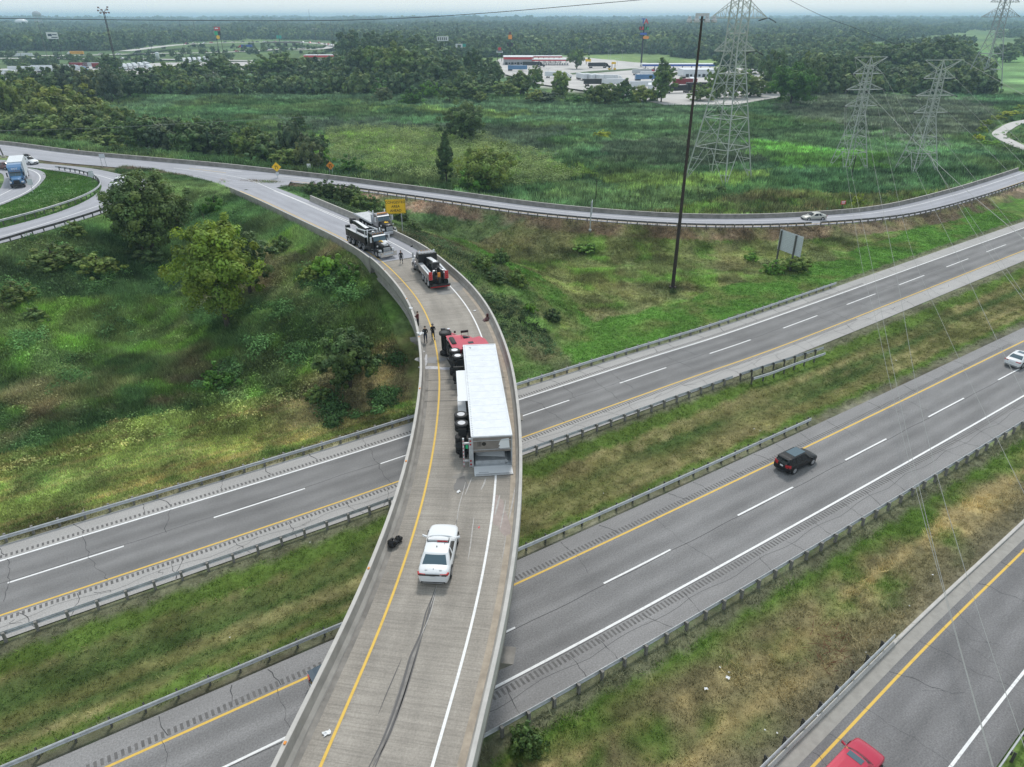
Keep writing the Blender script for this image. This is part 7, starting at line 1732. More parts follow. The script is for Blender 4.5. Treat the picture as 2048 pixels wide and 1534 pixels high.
# flatbed
hB = R(-57); fb = empty('flatbed_tow_truck', 'dark flatbed recovery truck with a bare grey bed behind the rotator', 'tow truck', (-18.2, 105.1, DZ + .012), hB)
tractor(fb, 'grey', False, (-6.6, -7.9), -9.3, 'alu', hoodcol='blackgloss', rim='rim')
mb = MB(); mb.box(-11.4, -4.25, -1.27, 1.27, 1.2, 1.36); mb.box(-11.4, -4.25, -1.3, -1.22, 1.36, 1.48); mb.box(-11.4, -4.25, 1.22, 1.3, 1.36, 1.48); mb.obj('bed', MAT['galv'], fb)
mb = MB(); mb.box(-4.3, -4.15, -1.25, 1.25, 1.3, 2.7); mb.obj('headboard', MAT['alu'], fb); mb = MB(); mb.box(-2.95, -2.7, -.75, .75, 2.96, 3.08); mb.obj('light_bar', MAT['amber'], fb)
mb = MB(); mb.box(-1.6, -1.2, -.3, .3, 1.90, 1.93); mb.box(-1.9, -1.6, -.06, .06, 1.94, 1.97); mb.obj('yellow_decal', MAT['sign_yellow'], fb)
# wrecker
hC = R(111); f_ = Vector((cos(hC), sin(hC), 0)); l_ = Vector((-sin(hC), cos(hC), 0)); o = Vector((-12.84, 89.45, 0)) + f_ * 1.3 - l_ * 1.15
wk = empty('heavy_wrecker', 'grey heavy wrecker with black boom and red rear panels, facing away from the crash', 'tow truck', (o.x, o.y, DZ + .012), hC)
tractor(wk, 'grey', False, (-6.1, -7.4, -8.65), -9.2, 'alu', rim='rim', glass='glass')
mb = MB(); mb.box(-3.87, -3.855, -.85, .85, 2.05, 2.7); mb.obj('rear_window', MAT['glass'], wk)
side_boxes(wk, -4.4, -9.3, 1.1, 1.85, 'grey', 'alu', (-6.1, -7.4, -8.65), ndoor=4)
mb = MB(); mb.box(-9.3, -4.3, -.72, .72, 1.05, 1.2); mb.obj('deck', MAT['blackmetal'], wk); mb = MB(); mb.box(-4.45, -4.3, -1.2, 1.2, 1.2, 2.9); mb.obj('headboard', MAT['blackmetal'], wk)
mb = MB(); mb.box(-4.65, -4.2, -1.15, 1.15, 2.9, 3.02); mb.obj('light_bar', MAT['blackmetal'], wk); lens_row(wk, -4.4, 3.02, 6, 2.0, 'lamp_clear', 'work_lamp')
boom(wk, [(-4.9, 0, 2.35), (-7.6, 0, 2.75), (-8.3, 0, 2.7)], .8, .55, 'blackgloss', 'alu'); mb = MB(); mb.box(-8.4, -7.9, -.45, .45, 2.3, 2.95); mb.box(-7.6, -5.6, -.35, .35, 1.2, 2.0); mb.lathe([(.3, -.5), (.3, .5)], (-6.0, 0, 2.0), 'Y', 14); mb.obj('winch_tower', MAT['blackmetal'], wk)
for sy in (-1, 1):
    mb = MB(); mb.hexa([(-8.6, sy * .55 - .12, 1.2), (-8.35, sy * .55 - .12, 1.2), (-8.35, sy * .55 + .12, 1.2), (-8.6, sy * .55 + .12, 1.2)], [(-9.5, sy * .55 - .12, 2.3), (-9.25, sy * .55 - .12, 2.35), (-9.25, sy * .55 + .12, 2.35), (-9.5, sy * .55 + .12, 2.3)]); mb.obj('underlift_arm', MAT['chrome'], wk)
    mb = MB(); mb.tube((-6.2, sy * .95, 2.0), (-9.0, sy * .95, 2.0), .1, .1, 10); mb.obj('frame_fork', MAT['alu'], wk)
    mb = MB(); mb.box(-9.36, -9.3, sy * 1.0 - .22, sy * 1.0 + .22, 1.15, 2.15); mb.obj('rear_panel', MAT['sign_red'], wk)
    for z in (1.3, 1.55, 1.8): mb = MB(); mb.lathe([(.07, -.02), (.07, 0)], (-9.37, sy * 1.0, z), 'X', 10); mb.obj('tail_lamp', MAT['lamp_red'], wk)
mb = MB(); mb.box(-9.9, -9.4, -.9, .9, .5, .7); mb.box(-10.1, -9.9, -1.25, 1.25, .55, .72); mb.box(-9.9, -9.5, -.15, .15, .6, 1.5); mb.obj('crossbar', MAT['blackmetal'], wk)
mb = MB(); mb.box(-9.95, -9.9, -1.2, 1.2, .35, .5); mb.obj('tape_strip', MAT['lamp_red'], wk); mb = MB(); mb.box(-9.45, -9.3, -.2, .12, 1.0, 2.0); mb.obj('chain_rack', MAT['sign_orange'], wk)
# blue truck on the loop
p = G(37, 377, DZ); hE = R(-61); bl = empty('blue_truck_tractor', 'blue sleeper truck tractor coming round the inner loop', 'truck', (p.x, p.y, DZ), hE)
tractor(bl, 'blue', True, (-5.75, -7.0), -7.9, 'blackmetal'); text(bl, 'DOT', .5, (-2.98, 0, 3.2), MAT['sign_white'], rot=(R(46), 0, pi / 2))
tb = empty('semi_trailer', 'white box trailer pulled by the blue truck', 'trailer', (p.x - cos(hE) * 6.3, p.y - sin(hE) * 6.3, DZ), hE)
mb = MB(); mb.box(-8.6, 0, -1.3, 1.3, 1.15, 4.0); mb.obj('box', MAT['whitebox'], tb); mb = MB(); mb.box(-8.6, 0, -1.32, 1.32, 1.1, 1.3); mb.obj('bottom_rail', MAT['galv'], tb)
for x in (-7.4,):
    for sy in (-1, 1): wheel(tb, x, sy * .97, .52, .6, sy, .56, 'rim', True)
mb = MB(); mb.box(-6.5, -2.4, -1.27, -1.24, .4, 1.1); mb.box(-6.5, -2.4, 1.24, 1.27, .4, 1.1); mb.obj('side_skirt', MAT['white'], tb)

# ------------------------------------------------------------------ people
def person(label, p, rz, scale=1.0, top='dark_cloth', pants='dark_cloth', boots='black', pose='stand', hat=None, vest=None, bands=False, arms=None):
    root = empty('person', label, 'person', p, rz); J = {}; S = []
    def pt(n, x, y, z, r, par=None): J[n] = len(S); S.append(((x, y, z), r, None if par is None else J[par]))
    pt('pelvis', 0, 0, .95, .155); pt('waist', 0, 0, 1.10, .135, 'pelvis'); pt('chest', 0, 0, 1.34, .165, 'waist'); pt('neckb', 0, 0, 1.47, .09, 'chest'); pt('neck', .01, 0, 1.53, .055, 'neckb'); pt('head', .03, 0, 1.64, .098, 'neck'); pt('crown', .01, 0, 1.74, .075, 'head'); pt('nose', .125, 0, 1.635, .02, 'head')
    stp = .22 if pose == 'walk' else .0
    for s, sd in ((1, 'l'), (-1, 'r')):
        f = stp * s
        pt('hip' + sd, 0, s * .10, .88, .10, 'pelvis'); pt('knee' + sd, f * .5 + .02, s * .11, .50, .07, 'hip' + sd); pt('ank' + sd, f - (.06 if f < 0 else 0), s * .12, .10, .048, 'knee' + sd); pt('toe' + sd, f + .15, s * .13, .045, .045, 'ank' + sd)
        pt('sh' + sd, 0, s * .19, 1.42, .075, 'neckb')
        a = (arms or {}).get(sd)
        if a == 'fold': e, w, h = (.08, s * .25, 1.16), (.27, s * .06, 1.18), (.30, s * .0, 1.20)
        elif a == 'hip': e, w, h = (-.08, s * .40, 1.2), (.02, s * .22, 1.02), (.05, s * .16, 1.0)
        elif a == 'up': e, w, h = (.10, s * .27, 1.20), (.26, s * .12, 1.40), (.28, s * .08, 1.45)
        else: e, w, h = (-.02 - f * .3, s * .27, 1.14), (.08 - f * .6, s * .28, .88), (.11 - f * .6, s * .275, .80)
        pt('elb' + sd, *e, .052, 'sh' + sd); pt('wri' + sd, *w, .036, 'elb' + sd); pt('palm' + sd, *h, .04, 'wri' + sd)
        d = (Vector(h) - Vector(w)).normalized(); side = Vector((1, 0, 0)) if abs(d.x) < .7 else Vector((0, 0, 1))
        for i in range(4):
            q = Vector(h) + side * (.03 * (i - 1.5) * .8) + d * .045; q2 = q + d * (.045 - .006 * abs(i - 1.2)) - Vector((0, s * .012, 0)); pt('f%d%s' % (i, sd), *q, .010, 'palm' + sd); pt('g%d%s' % (i, sd), *q2, .008, 'f%d%s' % (i, sd))
        q = Vector(h) + side * .045 + d * .01; pt('t' + sd, *q, .011, 'palm' + sd); pt('u' + sd, *(q + d * .03 + side * .012), .009, 't' + sd)
    me = bpy.data.meshes.new('body'); me.from_pydata([s[0] for s in S], [(i, s[2]) for i, s in enumerate(S) if s[2] is not None], []); me.update()
    ob = link('body', me, root); m_, N, L, b = newmat('clothed_body'); tc = N.new('ShaderNodeTexCoord').outputs['Object']; sx = N.new('ShaderNodeSeparateXYZ'); L.new(tc, sx.inputs[0])
    dv = N.new('ShaderNodeMath'); dv.operation = 'DIVIDE'; L.new(sx.outputs[2], dv.inputs[0]); dv.inputs[1].default_value = 2
    C_ = lambda k: tuple(MAT[k].node_tree.nodes['Principled BSDF'].inputs['Base Color'].default_value)[:3]
    cr = N.new('ShaderNodeValToRGB'); cr.color_ramp.interpolation = 'CONSTANT'; e = cr.color_ramp.elements
    st = [(0, C_(boots)), (.06, C_(pants)), (.49, C_(top)), (.755, C_('skin'))]
    if bands: st = [(0, C_(boots)), (.12, (.75, .76, .74)), (.155, C_(pants)), (.49, C_(top)), (.755, C_('skin'))]
    while len(e) < len(st): e.new(.5)
    for k, (q, c) in enumerate(st): e[k].position = q; e[k].color = (*c, 1)
    L.new(dv.outputs[0], cr.inputs[0]); L.new(cr.outputs[0], b.inputs['Base Color']); b.inputs['Roughness'].default_value = .85; me.materials.append(m_)
    sk = ob.modifiers.new('skin', 'SKIN'); sk.use_smooth_shade = True
    for i, v in enumerate(me.skin_vertices[0].data if me.skin_vertices else []): v.radius = (S[i][1], S[i][1]); v.use_root = (i == 0)
    ss = ob.modifiers.new('sub', 'SUBSURF'); ss.levels = 1; ss.render_levels = 1
    mb = MB()
    if hat: mb.lathe([(.155, 1.69), (.15, 1.70), (.118, 1.72), (.11, 1.79), (.06, 1.84), (.01, 1.85)], (0, 0, 0), 'Z', 16); mb.obj('helmet', MAT[hat], root, True)
    else: mb.lathe([(.098, 1.68), (.105, 1.74), (.08, 1.80), (.01, 1.82)], (-.015, 0, 0), 'Z', 14); mb.obj('hair', MAT['bark'], root, True)
    for s in (1, -1): mb = MB(); mb.lathe([(.012, 0), (.012, .006)], (.12, s * .035, 1.665), 'X', 6); mb.obj('eye', MAT['black'], root)
    if vest: mb = MB(); rows = [[(cos(a) * r1, sin(a) * r2, z) for a in np.linspace(0, 2 * pi, 14, endpoint=False)] for z, r1, r2 in ((1.02, .175, .2), (1.2, .17, .2), (1.4, .19, .22))]; mb.grid(rows, close=True); mb.obj('vest', MAT[vest], root)
    root.scale = (scale,) * 3; return root
def makeskin():                          # skin layers need one operator-free call each
    pass
_ob_link = bpy.ops
def P8(px, py): return G(px, py, DZ + .012)
people = [
    (P8(803, 527), R(-70), dict(label='person in dark coveralls with pale leg bands walking between the tow trucks', pose='walk', bands=True, boots='dark_cloth')),
    (P8(836.5, 654), R(160), dict(label='person in dark red-brown clothing leaning at the left parapet', top='maroon', pants='dark_cloth', arms={'l': 'fold', 'r': 'fold'})),
    (P8(851.5, 685), R(-80), dict(label='person in a black shirt and blue jeans standing by the parapet', pants='navy_cloth', arms={'l': 'fold', 'r': 'up'})),
    (P8(866.5, 680), R(-60), dict(label='person in black with a helmet and pale boot bands beside the red cab', hat='galv_dark', bands=True, arms={'l': 'fold', 'r': 'fold'})),
]
for p, rz, kw in people: person(p=p, rz=rz, **kw)

# ------------------------------------------------------------------ marks and debris on the deck
def ribbon(name, pts, w, mat, dz=.016, taper=True, z=DZ, sm=.4):
    Q = smooth([G(x, y, z) for x, y in pts], sm); n = len(Q); t = np.linspace(0, 1, n); ww = w / 2 * (np.sin(np.pi * np.clip(t * 1.0, .02, .98)) ** .4 if taper else 1) * np.ones(n)
    mb = MB(); strip_mb(mb, offset(Q, -ww, dz), offset(Q, ww, dz)); up(mb); return struct(mb.obj(name, MAT[mat]))
for pts, w in (([(735, 1540), (770, 1470), (805, 1370), (822, 1310), (840, 1272), (852, 1225), (864, 1195)], .12), ([(748, 1540), (785, 1450), (815, 1370), (836, 1300), (846, 1265)], .10), ([(742, 1540), (775, 1480), (800, 1415), (820, 1350), (840, 1280)], .05), ([(757, 1428), (772, 1390), (785, 1360), (803, 1318)], .05), ([(848, 1262), (858, 1225), (866, 1195), (872, 1175)], .16)):
    ribbon('tyre_skid', pts, w, 'skid')
ribbon('skid_smudge', [(748, 1530), (778, 1460), (806, 1380), (828, 1310), (845, 1262)], .42, 'skid', .013).data.materials[0] = plain('faint_skid', (.25, .235, .22), .9, var=.3, vs=2)
for pts, w in (([(842, 1272), (860, 1230), (872, 1185)], .05), ([(912, 1048), (920, 1005), (926, 985), (931, 965)], .06), ([(905, 1070), (912, 1048), (917, 1028)], .05), ([(936, 1120), (941, 1090), (944, 1065), (948, 1035)], .08), ([(962, 980), (968, 968), (972, 955)], .12), ([(990, 1030), (996, 1005), (1000, 990)], .12), ([(1018, 1040), (1026, 1000), (1030, 975)], .10), ([(1000, 1060), (1008, 1020), (1012, 1000)], .07), ([(930, 990), (938, 970), (944, 955)], .08), ([(860, 1215), (868, 1190), (874, 1170)], .04), ([(1004, 1118), (1008, 1098), (1012, 1070)], .06)):
    ribbon('scrape_mark', pts, w, 'scrape', .018)
def blot(name, cx, cy, w, h, mat, seed=1, dz=.015, z=DZ, n=28, rz=0.0):
    r_ = random.Random(seed); c = G(cx, cy, z); ph = [r_.random() * 6 for _ in range(4)]; P = []
    for i in range(n):
        a = 2 * pi * i / n; rr_ = 1 + .18 * sin(2 * a + ph[0]) + .13 * sin(3 * a + ph[1]) + .1 * sin(5 * a + ph[2]) + .06 * sin(9 * a + ph[3]); x, y = cos(a) * w / 2 * rr_, sin(a) * h / 2 * rr_
        P.append((c.x + x * cos(rz) - y * sin(rz), c.y + x * sin(rz) + y * cos(rz), z + dz))
    mb = MB(); mb.ngon(P); up(mb); return struct(mb.obj(name, mat if not isinstance(mat, str) else MAT[mat]))
blot('fluid_stain', 922, 968, .8, 2.0, 'stain_dark', 3); blot('fluid_stain', 928, 955, 1.6, 1.0, plain('thin_stain', (.24, .225, .205), .8), 5, .013)
blot('fluid_stain', 862, 720, 2.6, 1.6, plain('damp_concrete', (.22, .22, .225), .5), 8, .013); blot('absorbent_powder', 868, 736, 3.0, .7, 'powder', 9, .017); blot('absorbent_powder', 851, 722, .35, 2.6, 'powder', 10, .018); blot('absorbent_powder', 899, 738, 2.0, .5, plain('bluish_powder', (.40, .41, .46), .9), 11, .019)
blot('paint_residue', 1000, 1030, 1.0, 4.5, plain('pink_scrape', (.37, .31, .285), .9, var=.2, vs=2), 12, .012, rz=.1); blot('paint_residue', 958, 1055, .1, .25, 'sign_red', 14, .02)
blot('oil_film', 900, 575, 4.5, 4, plain('darker_concrete', (.27, .265, .255), .85, var=.25, vs=.8), 15, .012)
def bag(label, px, py, s, seed, mat='blackgloss', z=DZ, squash=.8, name='trash_bag', cat='trash bag'):
    r_ = random.Random(seed); mb = MB(); rows = []
    for k in range(9):
        v = pi * k / 8; row = []
        for i in range(14): a = 2 * pi * i / 14; rr_ = s * (1 + .16 * sin(3 * a + seed + k) + .1 * r_.uniform(-1, 1)) * sin(max(.04, v)); row.append((cos(a) * rr_, sin(a) * rr_, s * squash * (1 - cos(v)) * .95))
        rows.append(row)
    mb.grid(rows, close=True); mb.tube((0, 0, s * squash * 1.8), (.03, .02, s * squash * 2.2), .03, .07, 6)
    p = G(px, py, z); return tag(mb.obj(name, MAT[mat], None, False, loc=(p.x, p.y, z + .012)), label, cat)
bag('larger black trash bag against the left parapet of the flyover', 786, 1092, .34, 3); bag('smaller black trash bag beside the larger one', 798, 1083, .25, 8)
q = MB(); q.hexa([(-.4, -.2, 0), (.4, -.25, 0), (.35, .2, 0), (-.3, .25, 0)], [(-.3, -.1, .12), (.35, -.2, .25), (.3, .1, .5), (-.25, .2, .1)]); q.box(.1, .35, .0, .12, .1, .75); p = P8(972, 641); tag(q.obj('wreck_fragment', MAT['maroon'], None, loc=p, rot=(0, 0, .6)), 'dark red broken body panel at the right parapet', 'debris')
q = MB(); q.hexa([(-.5, -.2, 0), (.5, -.2, 0), (.4, .25, 0), (-.4, .2, 0)], [(-.2, -.1, .2), (.3, -.1, .15), (.2, .15, .22), (-.2, .1, .18)]); p = P8(827, 493); tag(q.obj('wreck_fragment', MAT['black'], None, loc=p, rot=(0, 0, .3)), 'black scrap lying by the right parapet near the tow trucks', 'debris')
def paper(label, px, py, w, z=DZ + .012, seed=0, ground=False):
    r_ = random.Random(seed); p = G(px, py, z) if not ground else GT(px, py, .1); mb = MB(); n = 5
    rows = [[(w * (i / 4 - .5) * (.7 + .5 * r_.random()), w * .7 * (j / 4 - .5) * (.7 + .5 * r_.random()), .02 + r_.uniform(0, w * .25)) for i in range(n)] for j in range(n)]
    mb.grid(rows); tag(mb.obj('paper_scrap', MAT['trash'], None, loc=p, rot=(0, 0, r_.uniform(0, 6))), label, 'litter', 'scraps of white litter')
for i, (x, y, w, lb) in enumerate(((654, 1467, .36, 'crumpled white paper between the left parapet and the yellow line'), (842, 668, .9, 'white sheet hanging over the left parapet top beside the people'), (846, 704, .35, 'small white scrap below the person in jeans'), (949, 622, .3, 'white scrap in the right shoulder above the red cab'), (917, 984, .3, 'white scrap on the dark stain below the trailer'), (821, 617, .5, 'white scrap on the left parapet above the people'))):
    paper(lb, x, y, w, DZ + (.012 if lb[0] != 'w' or 'parapet' not in lb else .97), i)
for i, (x, y, w) in enumerate(((1455, 1356, 1.0), (1440, 1335, .45), (1412, 1378, .8), (1458, 1345, .4), (1635, 1432, .5), (1818, 1212, .6), (1530, 1460, .35), (1554, 1466, .4), (1660, 1398, .5), (1865, 1150, .5), (1732, 1305, .3), (1508, 858, .45), (1520, 862, .35), (1207, 987, .3), (460, 1275, .3), (620, 1085, .3), (1792, 721, .5))):
    paper('white litter scrap lying in the grass beside the roads', x, y, w * .3, 0, 20 + i, True)
br = MB(); r_ = random.Random(4)
for i in range(90):
    a = r_.uniform(0, 6.28); x, y = r_.gauss(0, .9), r_.gauss(0, 1.3); l = r_.uniform(.3, .8); br.tube((x, y, .05), (x + cos(a) * l, y + sin(a) * l, .12 + r_.random() * .2), .02, .01, 4)
p = GT(1668, 1310); o = br.obj('brush_heap', plain('red_brown_twigs', (.16, .06, .035), .9), None, loc=p); tag(o, 'heap of reddish dead twigs in the verge', 'brush'); o['kind'] = 'stuff'

# ------------------------------------------------------------------ parked trucks and far traffic
def rig_proto(tcol, ccol, name='parked_semi_truck'):
    root = empty(name, '-', 'truck'); mb = MB(); mb.box(-7, 7, -1.3, 1.3, 1.2, 4.1); mb.obj('trailer_box', MAT[tcol], root)
    mb = MB(); mb.prism([(7.4, .9), (7.4, 3.9), (8.6, 3.6), (9.6, 2.6), (9.8, 1.9), (11.6, 1.7), (11.8, .8)], -1.2, 1.2); mb.obj('cab', MAT[ccol], root)
    mb = MB(); mb.hexa([(9.62, -1, 2.02), (9.62, 1, 2.02), (9.9, 1, 1.98), (9.9, -1, 1.98)], [(8.75, -1, 3.3), (8.75, 1, 3.3), (9.0, 1, 3.2), (9.0, -1, 3.2)]); mb.obj('windshield', MAT['glass'], root)
    for x in (-5.5, -4.2, 6.2, 7.4, 10.8):
        for y in (-1.05, 1.05):
            m2 = MB(); m2.lathe([(.5, -.2), (.5, .2)], (0, 0, 0), 'Y', 12); link('wheel', m2.mesh('wheel', MAT['black']), root, (x, y, .5))
    return root
def trl_proto(col):
    root = empty('parked_trailer', '-', 'trailer'); mb = MB(); mb.box(-7.5, 7.5, -1.3, 1.3, 1.2, 4.1); mb.obj('trailer_box', MAT[col], root); mb = MB(); mb.box(-7.4, -4, -1.1, 1.1, .3, 1.15); mb.box(4, 4.3, -.9, .9, 0, 1.2); mb.obj('running_gear', MAT['under'], root); return root
protos = [rig_proto('whitebox', 'white'), rig_proto('whitebox', 'blue'), rig_proto('galv', 'red'), trl_proto('whitebox'), trl_proto('blue'), rig_proto('whitebox', 'blackgloss'), trl_proto('darkred'), rig_proto('blackmetal', 'blackgloss')]
used = set()
def rig(k, px, py, rz, label, group, z=.56, s=1.0):
    p = G(px, py, z); o = protos[k] if k not in used else copy_tree(protos[k]); used.add(k); o.location = p; o.rotation_euler.z = rz; o['label'] = label; o['group'] = group; o.scale = (s, s, s)
gl, gr = 'trucks parked in the left truck park', 'trucks parked in the right truck park'
for i, (x, y, k, a) in enumerate([(5, 152, 0, 10), (12, 160, 3, 10), (40, 144, 3, 8), (60, 145, 0, 8), (85, 142, 3, 5), (100, 145, 0, 5), (118, 147, 0, 2), (135, 141, 1, 2), (147, 143, 1, 4), (160, 136, 6, 0), (186, 136, 2, 0), (205, 137, 6, 0), (240, 138, 0, -60), (250, 139, 0, -60), (260, 138, 0, -60), (270, 137, 0, -60), (282, 136, 0, -58), (294, 135, 3, -55), (370, 126, 0, -65), (380, 125, 0, -65), (390, 125, 0, -65), (400, 124, 0, -65), (412, 123, 3, -62), (22, 168, 0, 8), (600, 132, 3, 0), (560, 134, 0, 5), (300, 141, 0, -58), (430, 130, 3, -60), (330, 138, 0, -60)]):
    rig(k, x, y, R(a), ('white', 'blue-cabbed', 'red-cabbed', 'white', 'blue', 'white', 'dark red', 'black')[k] + ' parked truck in the left truck park', gl)
RG_ = [(1110, 156, 0, -8, 'white truck parked left behind the marsh bushes'), (1035, 142, 4, 0, 'blue curtain-sided trailer behind the grove'), (1062, 134, 7, 0, 'dark truck beside the grey service building'), (1163, 160, 3, -75, 'first white trailer of the parked row'), (1178, 161, 3, -75, 'second white trailer of the parked row'), (1194, 162, 3, -72, 'third white trailer of the parked row'),
       (1214, 163, 0, -10, 'long white truck closing the parked row'), (1190, 172, 7, 5, 'black truck parked before the white trailers'), (1225, 172, 5, 5, 'white truck beside the black one'), (1283, 150, 2, 12, 'red-cabbed truck slanting across the lot'), (1300, 156, 0, 12, 'silver-white truck beside the red-cabbed one'), (1292, 162, 4, 8, 'blue trailer behind the slim tree'),
       (1282, 177, 0, 8, 'white truck left of the slim tree'), (1300, 183, 3, 80, 'short white trailer left of the slim tree'), (1369, 172, 6, 12, 'dark red trailer right of the slim tree'), (1383, 170, 3, 80, 'white trailer beside the light pole'), (1365, 166, 7, 80, 'black trailer end right of the slim tree'), (1350, 186, 7, 18, 'dark truck at the lower end of the lot'), (1395, 180, 7, 8, 'dark car carrier at the right end of the lot'), (1193, 136, 7, 8, 'dark tow rig waiting on the forecourt')]
for x, y, k, a, lb in RG_: rig(k, x, y, R(a), lb, gr)
rig(0, 52, 114.5, R(180), 'white semi truck with a blue panel on the far left road', 'far road trucks', .75); rig(0, 155, 110.5, R(180), 'yellow box truck on the far left road', 'far road trucks', .8)
MAT['boxyellow'] = plain('yellow_box', (.75, .36, .03), .5)
yb = [o for o in bpy.data.objects if o.get('label', '').startswith('yellow box')][0]
for c_ in yb.children:
    if c_.name.startswith('trailer_box'): c_.data = c_.data.copy(); c_.data.materials[0] = MAT['boxyellow']
rig(2, 494, 96, R(180), 'red truck with a bright blue load at the far interchange', 'far road trucks', .75)
yb = [o for o in bpy.data.objects if o.get('label', '').startswith('red truck with a bright')][0]
for c_ in yb.children:
    if c_.name.startswith('trailer_box'): c_.data = c_.data.copy(); c_.data.materials[0] = MAT['sign_blue']
def mini(col):
    root = empty('far_car', '-', 'car'); mb = MB(); mb.prism([(-2.3, .35), (-2.35, .95), (-1.6, 1.0), (-1.1, 1.45), (.5, 1.45), (1.1, .98), (2.2, .85), (2.3, .4)], -.9, .9); mb.obj('body', MAT[col], root)
    mb = MB(); mb.prism([(-1.5, 1.0), (-1.05, 1.38), (.45, 1.38), (.98, 1.0)], -.92, .92); mb.obj('windows', MAT['glass'], root)
    for x in (-1.4, 1.4):
        for y in (-.85, .85): m2 = MB(); m2.lathe([(.33, -.1), (.33, .1)], (0, 0, 0), 'Y', 10); link('wheel', m2.mesh('wheel', MAT['black']), root, (x, y, .33))
    return root
mp = {c: mini(c) for c in ('white', 'silver', 'redcar', 'blackgloss', 'bluecar')}; mu = set(); rq = random.Random(8)
def far_car(Q, s, off_, label, z=0):
    c = rq.choice(list(mp)); o = mp[c] if c not in mu else copy_tree(mp[c]); mu.add(c); p, a = at_s(Q, s); o.location = (p[0] - sin(a) * off_, p[1] + cos(a) * off_, p[2] + z); o.rotation_euler.z = a + (pi if off_ > 0 else 0); o['label'] = label; o['group'] = 'traffic at the far interchange'; o.scale = (1.15,) * 3
for Q, lo, hi, n in ((QB, .45, .98, 16), (QC, .3, .85, 22), (QA, .3, .9, 5)):
    L_ = arclen(Q)[-1]
    for i in range(n): far_car(Q, L_ * (lo + (hi - lo) * (i + rq.random() * .8) / n), rq.choice((-3.4, 3.4, -6)), 'tiny car on the roads of the far interchange', .02)
# hedges along the maintenance track
for i, (px, py, w, h) in enumerate([(1962, 268, 26, 20), (1958, 284, 26, 20), (1975, 252, 30, 16), (1995, 242, 34, 14), (2020, 232, 40, 14), (2045, 222, 40, 14), (1975, 292, 50, 16), (2000, 300, 40, 14)]):
    p, W, H = place(px, py, w, h); tree('yellow' if i not in (6, 7) else 'bright', i % 3, p, W, max(2.0, H), 'clipped yellow-green hedge clump beside the curving track', 'hedge', 'hedge beside the curving track', 'hedge_shrub')

for i, (x, y, w, h, c_) in enumerate([(20, 58, 10, 3, 'whitebox'), (60, 64, 7, 3, 'roof_grey'), (330, 60, 8, 3, 'whitebox'), (352, 66, 9, 3, 'roof_grey'), (402, 58, 7, 2.5, 'whitebox'), (520, 70, 9, 3, 'whitebox'), (652, 66, 10, 3, 'roof_grey'), (672, 74, 10, 3.5, 'whitebox'), (706, 66, 8, 2.5, 'whitebox'), (735, 58, 6, 2, 'whitebox'), (1275, 47.5, 8, 3, 'whitebox'), (1368, 47, 6, 2.5, 'whitebox'), (1540, 50, 8, 2.5, 'roof_grey'), (1835, 50, 9, 3.5, 'whitebox'), (1872, 47, 8, 3, 'whitebox'), (1905, 54, 10, 3, 'roof_grey'), (1150, 52, 6, 2, 'whitebox'), (590, 50, 8, 2, 'whitebox'), (255, 66, 8, 3, 'whitebox')]):
    o = bldg('-', x - w / 2, x + w / 2, y + 1.5, y - h, 30, c_, name='distant_building', doors=2); o['group'] = 'pale buildings scattered in the distant forest'
    o.location.z = 3; 
order_later = True
# ------------------------------------------------------------------ labels of repeats: order across the view
ORD = 'first second third fourth fifth sixth seventh eighth ninth tenth eleventh twelfth thirteenth fourteenth fifteenth sixteenth seventeenth eighteenth nineteenth twentieth'.split()
ORD += ['twenty-' + o for o in ORD[:9]] + ['thirtieth'] + ['thirty-' + o for o in ORD[:9]] + ['fortieth'] + ['forty-' + o for o in ORD[:9]] + ['fiftieth']
def order(group, fmt):
    L_ = [o for o in bpy.data.objects if o.get('group') == group and o.parent is None]
    bpy_x = lambda o: px_of(o.location.x, o.location.y, o.location.z)[0]
    for i, o in enumerate(sorted(L_, key=bpy_x)): o['label'] = fmt(ORD[i], o)
def kindof(o):
    for c_ in o.children:
        if c_.name.startswith('crown'):
            n = c_.data.materials[0].name.split('_')[-1]; return {'mid': 'green', 'dark': 'dark green', 'olive': 'olive', 'blue': 'grey-green', 'bright': 'bright green', 'yellow': 'yellow-green'}.get(n, 'green')
    return ''
order('trees behind the merged ramp barrier', lambda n, o: '%s tree from the left, %s, in the belt behind the merged ramp barrier' % (n, kindof(o)))
order('trees behind the lattice towers', lambda n, o: '%s tree from the left, %s, at the wood edge behind the lattice towers' % (n, kindof(o)))
order('grove between the truck parks', lambda n, o: '%s tree from the left, %s, in the grove between the truck parks' % (n, kindof(o)))
order('trees before the left truck park', lambda n, o: '%s tree from the left, %s, in the row before the left truck park' % (n, kindof(o)))
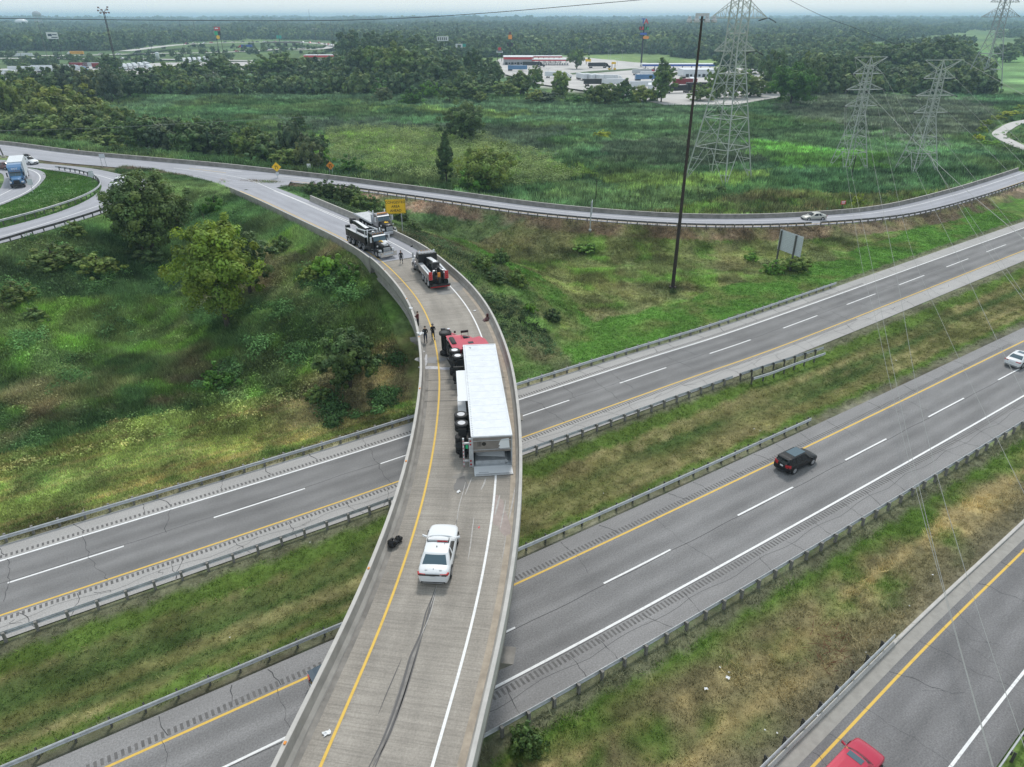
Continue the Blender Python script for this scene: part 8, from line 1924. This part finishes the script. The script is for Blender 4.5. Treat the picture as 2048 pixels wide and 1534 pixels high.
order('trees before the right truck park', lambda n, o: '%s tree from the left, %s, before the right truck park' % (n, kindof(o)))
order('thicket beside the yellow warning sign', lambda n, o: '%s bush from the left, %s, in the thicket behind the approach barrier' % (n, kindof(o)))
order('hedge beside the curving track', lambda n, o: '%s hedge clump from the left, %s, beside the curving track' % (n, kindof(o)))
order('traffic at the far interchange', lambda n, o: '%s tiny car from the left on the roads of the far interchange' % n)
order('trucks parked in the left truck park', lambda n, o: '%s vehicle from the left, %s' % (n, o['label'].replace(' in the left', ', left')))
order('thin street light poles near the left truck park', lambda n, o: '%s thin dark light pole from the left behind the left truck park' % n)
order('slim poles at the right truck stop', lambda n, o: '%s pale slim pole from the left at the right truck stop' % n)
order('pale buildings scattered in the distant forest', lambda n, o: '%s pale low building from the left in the distant forest' % n)
for i, o in enumerate([o for o in bpy.data.objects if o.get('group') == 'power cables']):
    o['label'] = ['outer left', 'inner left', 'lowest right', 'middle right', 'upper right', 'topmost crossing', 'upper outer', 'middle outer', 'lower outer', 'low inner', 'mid inner', 'high'][i % 12] + (' cable from the left slender tower, running over the expressway' if i < 6 else ' cable from the right slender tower, running over the ramp')
def n_litter(n, o): return '%s white litter scrap from the left in the grass beside the roads' % n
L_ = [o for o in bpy.data.objects if o.get('group') == 'scraps of white litter' and 'grass' in o['label']]
for i, o in enumerate(sorted(L_, key=lambda o: px_of(o.location.x, o.location.y, 0)[0])): o['label'] = n_litter(ORD[i], o)
# ------------------------------------------------------------------ the air: one closed box of even haze
mb = MB(); mb.box(-15000, 15000, -200, 15500, -25, 75)
hz = mb.obj('haze', newmat('haze_air')[0]); hz['kind'] = 'stuff'; hz['label'] = 'pale blue haze over the whole landscape'; hz['category'] = 'haze'
m = hz.data.materials[0]; N, L = m.node_tree.nodes, m.node_tree.links; N.remove(N['Principled BSDF'])
pv = N.new('ShaderNodeVolumePrincipled'); pv.inputs['Color'].default_value = (.56, .79, 1.0, 1); pv.inputs['Density'].default_value = .00018; pv.inputs['Anisotropy'].default_value = .2
L.new(pv.outputs[0], N['Material Output'].inputs['Volume'])
